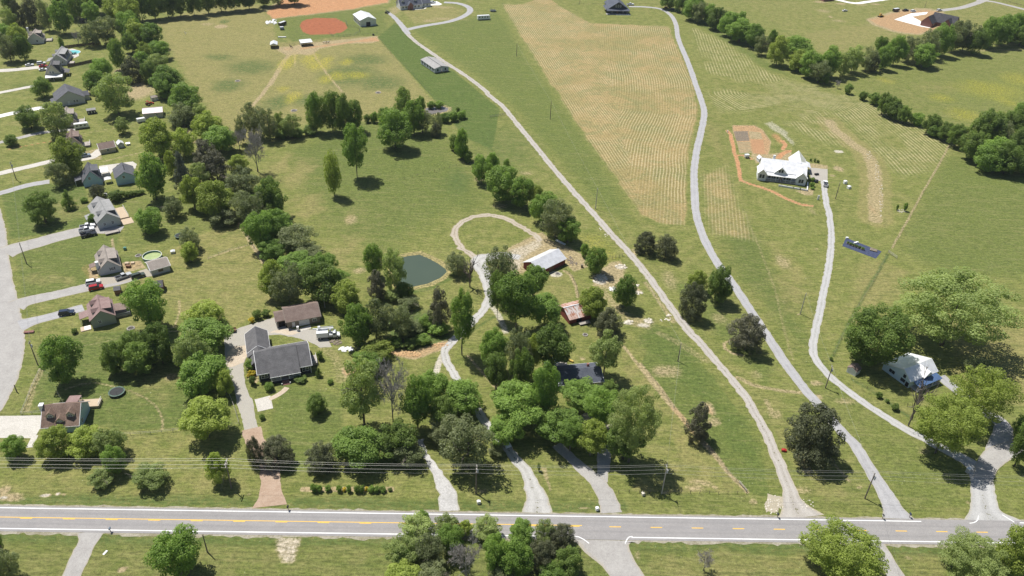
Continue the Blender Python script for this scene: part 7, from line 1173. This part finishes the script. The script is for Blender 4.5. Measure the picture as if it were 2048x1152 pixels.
fence('rail_fence', 'pale rail fence near the concrete pad by the street', gs('C', [(325,1025),(165,1035),(250,830),(318,680)]), 3.0, 1.2, (1.1, .6), POLEP, r=.035); fence('rail_fence', 'rail fence along the lot line left of the red drive', gs('G', [(150,885),(190,990),(225,1110)])+gs('C', [(1760,1130),(1500,1145)])+gs('D', [(1150,70),(920,80)]), 3.0, 1.2, (1.1, .6), POLEP, r=.03); fence('wire_fence', 'wire fence along the soil strip by the tree belt', gs('F', [(305,650),(350,725),(420,835),(492,945)]), 3.5, 1.2, (1.1, .6), pm=POLEP, r=.02); fence('wire_fence', 'wire fence across the back lawns below the belt', gs('B', [(1600,912),(1760,852),(1905,812)]), 4.0, 1.1, (1.0, .5), pm=POLEP, r=.02); fence('paddock_fence', 'paddock fence between the two shelters and the barn', gs('E', [(222,360),(380,342)])+gs('E', [(480,330),(620,312),(800,283),(975,258)]), 3.2, 1.4, (1.3, .8), r=.025); fence('arena_fence', 'round pen rails beside the red arena', gs('E', [(610,262),(640,282),(720,282),(800,272),(845,250),(840,225),(800,210),(750,205),(735,165)]), 3.0, 1.6, (1.5, 1.0, .5), pm=STEEL, r=.03)
fence('wire_fence', 'short fence across the middle pasture', gs('V', [(112,690),(170,672),(340,628),(460,597),(562,570)]), 3.2, 1.2, (1.1, .6), r=.015); fence('metal_gate', 'dark gate at the left edge of the gravel lane', gs('V', [(770,212),(830,202),(885,190)]), 1.6, 1.4, (1.3, .9, .5, .2), pm=STEEL, r=.035, cat='gate'); fence('metal_gate', 'white gate near the dark garden tarp', gs('S', [(922,865),(988,912)]), 2.4, 1.3, (1.2, .8, .4), pm=POLEP, r=.05, cat='gate'); fence('wire_fence', 'fence with gate below the yellow-flowered verge', gs('J', [(1345,545),(1400,530),(1478,510)]), 1.8, 1.3, (1.2, .8, .4), r=.025); fence('wire_fence', 'garden fence right of the red barn lawn', gs('J', [(1045,610),(1090,670),(1122,740),(1140,820)]), 2.5, 1.2, (1.1, .6), r=.015); fence('plank_rail', 'white plank rail at the end of the verge fence', gs('L', [(1822,440),(1880,510)]), 3, .9, (.85, .45), pm=POLEP, r=.07); fence('wire_fence', 'wire fence beside the weedy gravel drive', gs('K', [(290,195),(400,320),(500,440)]), 4.0, 1.1, (1.0, .5), r=.012, pr=.05); fence('wire_fence', 'far fence beyond the dark barn-style house', gs('I', [(560,40),(760,36)])+gs('I', [(1040,36),(1240,38)]), 4.0, 1.2, (1.1, .6), r=.02); fence('rail_fence', 'dark rail fence at the top right corner', gs('M', [(1800,12),(1890,32),(1990,56)]), 3.0, 1.4, (1.3, .9, .5), pm=FENB, r=.06); fence('wire_fence', 'fence line across the pasture beside the mown strip', gs('E', [(975,270),(1100,440),(1200,520),(1400,745)]), 8, 1.2, (1.1, .6), r=.012, pr=.06)
# ------------------------------------------------------------------ YARD THINGS
def ring(mb, R, r, z, n=28, m=5, cx=0, cy=0):
    base = len(mb.v)
    for i in range(n):
        a = 6.2832*i/n
        for j in range(m): b = 6.2832*j/m; mb.v.append((cx+(R+r*math.cos(b))*math.cos(a), cy+(R+r*math.cos(b))*math.sin(a), z+r*math.sin(b)))
    for i in range(n):
        for j in range(m): mb.f.append((base+i*m+j, base+((i+1) % n)*m+j, base+((i+1) % n)*m+(j+1) % m, base+i*m+(j+1) % m))
    return mb
def disc(R, z, n=28): return MB().poly(*[(R*math.cos(6.2832*i/n), R*math.sin(6.2832*i/n), z) for i in range(n)])
TEAL = simple('teal_steel', c4(.10,.24,.20), None, rough=.5); NET = simple('black_mat', c4(.025,.027,.03), None, rough=.7)
def trampoline(label, t, x, y, R, c=TEAL):
    p = g(t, x, y); o = tag(empty('trampoline', (p[0], p[1], 0)), label, 'trampoline'); disc(R*.86, .84).build('jump_mat', NET, o); m_ = MB(); n = 28
    for i in range(n): a, b = 6.2832*i/n, 6.2832*(i+1)/n; m_.poly((R*.86*math.cos(a), R*.86*math.sin(a), .85), (R*math.cos(a), R*math.sin(a), .85), (R*math.cos(b), R*math.sin(b), .85), (R*.86*math.cos(b), R*.86*math.sin(b), .85))
    m_.build('pad', simple('pale_green_pad', c4(.10,.17,.13), None), o); ring(MB(), R+.03, .05, .82).build('frame', STEEL, o)
    for i in range(6): a = 6.2832*i/6; MB().tube((R*math.cos(a), R*math.sin(a), 0), (R*math.cos(a), R*math.sin(a), 2.5), .04, n=5).build('pole', STEEL, o)
    ring(MB(), R, .02, 2.5, 28, 4).build('net_rim', NET, o)
trampoline('round black trampoline with pale rim on the lower left lawn', 'C', 900, 872, 2.3); trampoline('green-rimmed trampoline half hidden by a tree', 'B', 1385, 745, 2.0); trampoline('dark round trampoline near the long white camper', 'h5', 1955, 150, 2.4)
p = g('k4', 1395, 345); o = tag(empty('round_pool', (p[0], p[1], 0)), 'green above-ground round pool behind the low garage', 'pool'); m_ = MB(); n = 32; R = 3.5
for i in range(n):
    a, b = 6.2832*i/n, 6.2832*(i+1)/n; ca, sa, cb, sb = math.cos(a), math.sin(a), math.cos(b), math.sin(b)
    for r0, r1, z0, z1 in ((R, R, 0, 1.2), (R-.12, R-.12, 1.2, 0), (R, R-.12, 1.2, 1.2)): m_.poly((r0*ca, r0*sa, z0), (r0*cb, r0*sb, z0), (r1*cb, r1*sb, z1), (r1*ca, r1*sa, z1))
m_.build('pool_wall', TEAL, o); disc(R-.12, .55, 32).build('pool_water', simple('algae_water', c4(.30,.37,.17), c4(.38,.44,.22), .8, .1), o); ring(MB(), R-.05, .1, 1.22).build('pool_rim', TRIM, o)
pp = gs('k1', [(712,520),(760,490),(860,470),(930,490),(965,540),(970,590),(900,625),(800,620),(740,600)]); sheet('pool_deck', pp, CONC, .03, .05)
c_ = g('k1', 848, 535); o = tag(empty('oval_pool', (c_[0], c_[1], 0)), 'oval turquoise pool with pale deck behind the cape house', 'pool'); m_ = MB(); q_ = [(5.2*math.cos(6.2832*i/30), 4.6*math.sin(6.2832*i/30)) for i in range(30)]; MB().poly(*[(x, y, .06) for x, y in q_]).build('pool_water', simple('turquoise_water', c4(.16,.50,.52), c4(.22,.58,.60), .6, .08), o); b = MB(); [b.tube((*q_[i], .06), (*q_[(i+1) % 30], .06), .18, n=5) for i in range(30)]; b.build('coping', TRIM, o)
def chairs(x0, y0, k): 
    for i in range(k):
        p = g('k1', x0+i*26, y0-i*4); o = tag(empty('pool_chair', (p[0], p[1], .04), .3), f'dark lounge chair by the oval pool, {ORD[i]} from the left', 'chair', 'pool chairs'); b = MB(); b.box(-.35, .35, -.7, .5, .3, .38).build('seat', NET, o); MB().slab([(-.35, .5, .38), (.35, .5, .38), (.35, .8, 1.0), (-.35, .8, 1.0)], .06).build('backrest', NET, o); [MB().box(x, x+.05, y, y+.05, 0, .3).build('leg', STEEL, o) for x in (-.33, .28) for y in (-.65, .4)]
chairs(842, 575, 4)
STONE = simple('grey_stone', c4(.30,.28,.25), c4(.46,.43,.39), 3.0, .9); ASHM = simple('ash', c4(.05,.045,.04), c4(.12,.11,.10), 4.0, .95)
def rock_mesh(seed, s=1.0):
    r = random.Random(seed); bm = bmesh.new(); bmesh.ops.create_icosphere(bm, subdivisions=1, radius=s)
    for v in bm.verts: v.co *= r.uniform(.7, 1.15); v.co.z *= .6
    me = bpy.data.meshes.new('rock'); bm.to_mesh(me); bm.free(); return me
ROCKS = [rock_mesh(i) for i in range(5)]
for m_ in ROCKS: m_.materials.append(STONE)
def firepit(label, t, x, y, R, k=12):
    p = g(t, x, y); o = tag(empty('fire_pit', (p[0], p[1], 0)), label, 'fire pit'); disc(R*.9, .03, 16).build('ash_bed', ASHM, o)
    for i in range(k): q = link('stone', ROCKS[i % 5], o); a = 6.2832*i/k; q.location = (R*math.cos(a), R*math.sin(a), .12); q.scale = (R*.3,)*3; q.rotation_euler = (0, 0, i)
firepit('stone fire ring on the lawn above the round pool', 'k4', 1120, 303, 1.0); firepit('pale stone fire ring below the mauve-roofed house', 'k5', 1325, 795, 1.1); firepit('fire ring in the gravel circle before the red barn', 'h4', 480, 432, .8); firepit('small fire ring left of the rusty shed lawn', 'K', 1192, 38, .8); firepit('round stone feeder ring in the upper pasture', 'E', 985, 712, 1.3); firepit('dark feeder ring in the far pasture', 'A', 1825, 622, 1.2); firepit('stone heap ring at the pasture tree row', 'E', 338, 850, 1.4)
def rubble(label, t, pts, mat, smin, smax, seed):
    mb = MB(); r = random.Random(seed)
    for (x, y, rx, ry, n) in pts:
        for i in range(n):
            a = r.uniform(0, 6.28); q = math.sqrt(r.random()); p = g(t, x+rx*q*math.cos(a), y+ry*q*math.sin(a)); s = r.uniform(smin, smax); src = ROCKS[r.randrange(5)]; rz = r.uniform(0, 6.28); k = len(mb.v)
            for v in src.vertices: c, sn = math.cos(rz), math.sin(rz); mb.v.append((p[0]+s*(v.co.x*c-v.co.y*sn), p[1]+s*(v.co.x*sn+v.co.y*c), s*v.co.z*.8+s*.15))
            mb.f += [tuple(k+i for i in f.vertices) for f in src.polygons]
    o = mb.build('rubble', mat); tag(o, label, 'rubble', kind='stuff')
PALER = simple('pale_limestone', c4(.50,.46,.38), c4(.66,.61,.52), 2.0, .9); WHITEB = simple('white_sacks', c4(.66,.66,.66), c4(.76,.76,.76), 2.0, .8); CHIPW = simple('wood_chips', c4(.42,.25,.12), c4(.60,.41,.23), 3.0, .95); BRUSHM = simple('brush_pile', c4(.13,.105,.08), c4(.26,.22,.17), 3.0, .95)
rubble('pale limestone rubble beside the gravel lane', 'J', [(1310,690,60,30,60),(1470,590,45,18,24),(1310,660,50,14,24),(1600,735,14,10,6),(1520,1015,40,16,18),(1680,1005,35,18,14),(1610,795,40,12,10),(1830,985,30,30,16)], PALER, .12, .6, 3); rubble('heap of white sacks right of the bucket truck', 'G', [(1045,532,58,18,70)], WHITEB, .2, .55, 5); rubble('white sheets lying in the rubble', 'J', [(1400,760,28,14,14)], WHITEB, .3, .6, 6); rubble('heap of orange wood chips beside the gravel drive', 'G', [(1520,570,110,22,150),(1760,500,70,14,60),(1430,560,50,14,30)], CHIPW, .12, .4, 7); rubble('brush pile behind the bucket truck', 'G', [(965,478,45,22,60)], BRUSHM, .15, .5, 8); rubble('log and board pile right of the red barn', 'h4', [(645,260,45,50,50),(690,300,40,30,24)], BRUSHM, .15, .45, 9); rubble('loose pale rocks along the gravel spill by the highway', 'P', [(180,600,70,70,60),(430,600,60,50,24)], PALER, .08, .28, 10); rubble('white wrapped bales and junk behind the arena', 'k7', [(200,170,70,45,26),(330,160,60,60,30)], WHITEB, .5, 1.1, 11); rubble('rocks along the brown soil strip', 'N', [(1360,400,16,120,40),(1390,600,14,150,46),(1300,270,20,40,16)], PALER, .1, .35, 12); rubble('stones on the shoulder of the gravel lane', 'J', [(1350,350,14,10,10),(1310,300,10,8,8),(1780,1000,12,10,8)], PALER, .12, .35, 13); rubble('planting stones in the sapling bed', 'S', [(1025,545,36,12,26)], PALER, .15, .4, 14)
# dark garden fabric with trays and pots
FAB = simple('navy_ground_fabric', c4(.045,.055,.10), c4(.065,.08,.135), 1.5, .9, spec=.1); q_ = gs('N', [(1120,905),(1395,1010),(1350,1065),(1093,968)]); o = sheet('garden_fabric', q_, FAB, .035, .04, None); tag(o, 'dark blue ground fabric sheet beside the farmhouse lane', 'tarp')
PLA, PLB = gs('N', [(1130,952)])[0], gs('N', [(1255,1000)])[0]; CLAY = simple('pot_clay', c4(.36,.27,.20), c4(.50,.42,.33), 3, .8)
potm = MB().tube((0, 0, 0), (0, 0, .34), .19, .25, 8).mesh('pot', CLAY)
for i in range(16):
    f = i/15; x = PLA[0]+(PLB[0]-PLA[0])*f; y = PLA[1]+(PLB[1]-PLA[1])*f; o = tag(empty('plant_pot', (x, y+.3*math.sin(i*2.3), .04)), f'clay pot, {ORD[i]} from the left in the row on the dark fabric', 'pot', 'pots on the dark fabric'); k = link('pot', potm, o); k.scale = (1.6, 1.6, 1.3); pl_ = link('plant', CROWN['bush'][0], o); pl_.location = (0, 0, .75); pl_.scale = (.34, .34, .4)
for i, (x, y) in enumerate(((1318,998),(1345,1005))): p = g('N', x, y); o = tag(MB().box(-.7, .7, -1.1, 1.1, .04, .4).build('raised_bed', BRUSHM), f'dark raised bed on the blue fabric, {("left", "right")[i]} of two', 'planter', 'raised beds on the fabric'); o.location = (p[0], p[1], 0); o.rotation_euler = (0, 0, -.4)
for i, (x, y) in enumerate(((1205,945),(1190,950),(1128,910))): p = g('N', x, y); o = tag(MB().box(-.5, .5, -.35, .35, 0, .6).build('tub', TRIM), f'{("white tub amid the pots", "second white tub amid the pots", "white weight at the far corner")[i]} on the blue fabric', 'tub'); o.location = (p[0], p[1], .04)
# vegetable beds: each furrow a ridge of its own
def bed(label, t, quad, n, mat, h=.22):
    a, b, c, d = [np.array(g(t, *q)[:2]) for q in quad]; o = tag(empty('vegetable_bed', (a[0], a[1], 0)), label, 'garden bed')
    for i in range(n):
        f = (i+.5)/n; w = .32/n; p0 = a+(d-a)*(f-w)-a; p1 = b+(c-b)*(f-w)-a; p2 = b+(c-b)*(f+w)-a; p3 = a+(d-a)*(f+w)-a; m0 = (p0+p3)/2; m1 = (p1+p2)/2
        MB().poly((*p0, .02), (*p1, .02), (*m1, h), (*m0, h)).poly((*m0, h), (*m1, h), (*p2, .02), (*p3, .02)).build('furrow', mat, o)
bed('dark mulched bed at the far left of the soil garden', 'N', [(258,88),(365,86),(380,160),(280,162)], 9, simple('grey_mulch', c4(.17,.155,.13), c4(.27,.245,.20), 3, .95), .3); bed('weedy tan bed at the near left of the soil garden', 'N', [(282,168),(382,166),(396,255),(300,255)], 8, simple('tan_mulch', c4(.25,.21,.12), c4(.38,.32,.19), 3, .95)); bed('green and pale bed at the far right of the soil garden', 'N', [(372,86),(465,96),(480,145),(385,145)], 7, simple('sprouting_soil', c4(.22,.21,.09), c4(.50,.42,.28), 3, .95)); bed('freshly furrowed orange bed of the soil garden', 'N', [(388,150),(485,152),(498,262),(410,255)], 13, simple('orange_soil', c4(.42,.22,.115), c4(.52,.31,.175), 3, .95), .25)
# small things
def boxthing(name, label, cat, t, x, y, sx, sy, sz, mat, lid=None, rz=0.0, post=0.0):
    p = g(t, x, y); o = tag(empty(name, (p[0], p[1], .03), rz), label, cat)
    if post: MB().box(-.06, .06, -.06, .06, 0, post).build('post', POLEW, o)
    MB().box(-sx/2, sx/2, -sy/2, sy/2, post, post+sz).build('body', mat, o)
    if lid: b = MB(); b.prism([(-sx/2-.04, post+sz+.002), (sx/2+.04, post+sz+.002), (sx/2+.04, post+sz+.06), (0, post+sz+.22), (-sx/2-.04, post+sz+.06)], -sy/2-.04, sy/2+.04); b.build('lid', lid, o)
    return o
boxthing('mailbox', 'dark mailbox right of the red drive mouth', 'mailbox', 'H', 292, 648, .35, .6, .35, NET, NET, 0, 1.0); boxthing('mailbox', 'blue-grey mailbox on the verge right of the lower left drive', 'mailbox', 'D', 845, 815, .35, .6, .35, PGREY, PGREY, 0, 1.0); boxthing('mailbox', 'mailbox left of the paved lane mouth', 'mailbox', 'P', 988, 700, .35, .6, .35, TRIM, NET, 0, 1.0); boxthing('mailbox', 'mailbox right of the paved lane mouth', 'mailbox', 'P', 1190, 690, .35, .6, .35, PNAVY, PNAVY, 0, 1.0); boxthing('mailbox', 'mailbox left of the gravel lane mouth', 'mailbox', 'P', 203, 690, .35, .6, .35, NET, NET, 0, 1.0); boxthing('stone_pillar', 'pale masonry pillar at the paved junction', 'pillar', 'P', 1628, 352, 1.4, .9, 1.5, CONCP, TRIM, .5); boxthing('white_stone', 'white boulder by the third drive mouth', 'stone', 'L', 740, 650, .8, .7, .9, TRIM, TRIM, .3); boxthing('white_stone', 'white boulder below the utility pole', 'stone', 'H', 1745, 598, .9, .7, .8, TRIM, TRIM, .2); boxthing('tan_stone', 'tan boulder on the verge before the wire fence', 'stone', 'L', 1090, 535, .7, .7, .8, PALER, PALER, .4); boxthing('red_cooler', 'small red box on the grass right of the gravel lane', 'box', 'P', 252, 195, 1.3, .7, .5, PRED, PRED, -.2); boxthing('green_bin', 'small green bin on the lawn above the pool lot', 'bin', 'k4', 870, 190, 1.0, .8, 1.0, TEAL, TEAL, .2); boxthing('grey_crate', 'grey crate on the lawn right of the round pool', 'crate', 'k4', 1788, 245, 1.6, 1.6, .8, SILVER, SILVER, .4); boxthing('sign_board', 'white board standing by the farmhouse drive', 'sign', 'N', 905, 612, .9, .25, 2.2, TRIM, None, .1); boxthing('water_tank', 'white tank right of the farmhouse drive, upper', 'tank', 'N', 1113, 488, 1.5, 1.2, 1.3, TRIM, TRIM, .2); boxthing('water_tank', 'white tank right of the farmhouse drive, lower', 'tank', 'N', 1142, 525, 1.6, 1.3, 1.1, TRIM, TRIM, .5); boxthing('garden_cart', 'dark blue cart by the farmhouse parking', 'cart', 'h1', 1362, 815, 1.6, 1.1, .9, PNAVY, NET, .2, .25); boxthing('patio_set', 'dark patio set on the farmhouse parking pad', 'furniture', 'h1', 1372, 672, 2.0, 1.0, .7, NET, None, .3, .1); boxthing('burn_barrel', 'dark stump-like barrel right of the red barn', 'barrel', 'h4', 792, 350, .8, .8, 1.2, BRUSHM, None, 0); boxthing('white_beam', 'long white beam lying behind the arena', 'beam', 'k7', 505, 512, 5.2, .8, .6, TRIM, None, .1); boxthing('lumber_stack', 'pair of white boards on the soil above the red barn', 'lumber', 'h4', 520, 35, 5.0, .9, .35, TRIM, None, -.75); boxthing('propane_tank', 'white tank by the evergreen behind the light grey house', 'tank', 'k3', 522, 585, 1.6, .8, .9, TRIM, TRIM, -.5); boxthing('drive_box', 'white appliance standing by the garage door', 'appliance', 'h3', 765, 430, .7, .8, 1.6, TRIM, None, .2); boxthing('stone_planter', 'brick planter by the left street mailbox', 'planter', 'C', 225, 405, 3.0, 1.0, .5, BRICKSTEP, None, .2); boxthing('yellow_slide', 'yellow toy slide behind the dark-roofed house', 'toy', 'h6', 860, 350, 1.6, .6, .6, PYEL, None, -.5); boxthing('soil_bench', 'tan crate on the soil yard beside the house', 'crate', 'k4', 905, 465, 1.4, 1.2, .7, DECKT, None, .2); boxthing('soil_bench', 'brown cabinet on the soil yard', 'cabinet', 'k4', 935, 525, 1.6, 1.0, .9, WOOD, None, .1); boxthing('soil_bench', 'pale pallet stack on the soil yard', 'pallet', 'k4', 1015, 450, 1.2, 1.2, .5, DECKT, None, .3); boxthing('fence_planks', 'white cloth lump at the garden path top', 'marker', 'N', 210, 95, .4, .4, 1.2, TRIM, None, 0); boxthing('implement', 'rusty implement by the far lane bend, left', 'implement', 'h7', 1555, 160, 2.4, 1.4, .9, RUSTY, None, .2); boxthing('implement', 'dark implement by the far lane bend, right', 'implement', 'h7', 1685, 200, 2.4, 1.4, .8, STEEL, None, .1); boxthing('barrel', 'dark feed bin by the paddock gate', 'bin', 'E', 948, 272, 1.2, 1.2, 1.0, NET, None, 0); boxthing('white_slab', 'white slab flat on the verge lawn', 'slab', 'D', 803, 975, .5, 1.3, .1, TRIM, None, -.3)
p = g('A', 1425, 262); o = tag(empty('marker_post', (p[0], p[1], 0)), 'small white forked marker in the upper left pasture', 'marker'); MB().tube((0, 0, 0), (-.5, 0, 1.7), .16, .14, 6).build('post', TRIM, o); MB().tube((-.1, 0, .35), (.8, 0, 1.0), .12, .1, 6).build('brace', TRIM, o)
fence('clipped_hedge_posts', 'short edging rail by the hedge behind the light grey house', gs('B', [(960,430),(1020,415),(1105,398)]), 3, .6, (.5,), pr=.05, cat='edging')
row('from the left in the clipped hedge behind the light grey house', 'bushes of the clipped hedge', [('B',950,395,1000,445,'dbush'),('B',985,390,1035,435,'dbush'),('B',1020,385,1070,428,'dbush'),('B',1055,380,1110,420,'dbush')])
# ------------------------------------------------------------------ HORSES
def horse(label, t, x, y, rz, m1, graze=False):
    p = g(t, x, y); o = tag(empty('horse', (p[0], p[1], 0), rz), label, 'horse', 'horses in the paddock'); V = [(0,0,1.2),(.35,0,1.22),(.75,0,1.25),(1.0,0,1.5),(1.25,0,1.85),(1.45,0,1.85),(1.72,0,1.6),(-.35,0,1.2),(-.7,0,1.27),(-.95,0,1.2),(-1.05,0,.7)]; E = [(0,1),(1,2),(2,3),(3,4),(4,5),(5,6),(0,7),(7,8),(8,9),(9,10)]; Rr = [.33,.34,.32,.22,.17,.14,.09,.34,.32,.1,.05]
    if graze: V[3], V[4], V[5], V[6] = (1.05,0,1.0), (1.3,0,.6), (1.4,0,.42), (1.5,0,.12)
    for sx, k in ((.68, 2), (-.68, 8)):
        for s in (-1, 1): i = len(V); V += [(sx, s*.2, .9), (sx+(.03 if sx > 0 else -.1), s*.2, .5), (sx, s*.2, .04)]; E += [(k, i), (i, i+1), (i+1, i+2)]; Rr += [.15, .075, .06]
    me = bpy.data.meshes.new('horse_body'); me.from_pydata(V, E, []); b = link('body', me, o, m1); sk = b.modifiers.new('skin', 'SKIN'); ss = b.modifiers.new('sub', 'SUBSURF'); ss.levels = 1; ss.render_levels = 1
    for i, d in enumerate(me.skin_vertices[0].data): d.radius = (Rr[i], Rr[i]); d.use_root = (i == 0)
    MB().tube(V[3], V[4], .1, .08, 5).build('mane', NET, o); return o
horse('dark horse with pale legs standing at the paddock fence', 'k7', 715, 750, 2.6, simple('dark_horse_coat', c4(.045,.03,.022), c4(.08,.05,.035), 2, .6)); horse('cream horse left of the brown one below the fence', 'k7', 1475, 650, 3.0, simple('cream_horse_coat', c4(.50,.42,.32), c4(.60,.53,.43), 2, .6), True); horse('brown and white horse right of the cream one', 'k7', 1545, 652, .2, simple('pinto_horse_coat', c4(.06,.038,.026), c4(.62,.58,.52), 1.6, .6, lo=.52, hi=.56))
# ------------------------------------------------------------------ AIR: a closed box of thin, even haze round everything
hb = MB().box(-12000, 12000, -12000, 12000, -2.5, 172.0).build('haze'); tag(hb, 'thin even daylight haze over the fields', 'haze', kind='stuff')
m, n, out = newmat('thin_haze'); pv = n.nodes.new('ShaderNodeVolumePrincipled'); pv.inputs['Color'].default_value = (0.80, 0.88, 1.0, 1); pv.inputs['Density'].default_value = 0.00005; pv.inputs['Anisotropy'].default_value = 0.2
n.links.new(pv.outputs[0], out.inputs['Volume']); hb.data.materials.append(m)
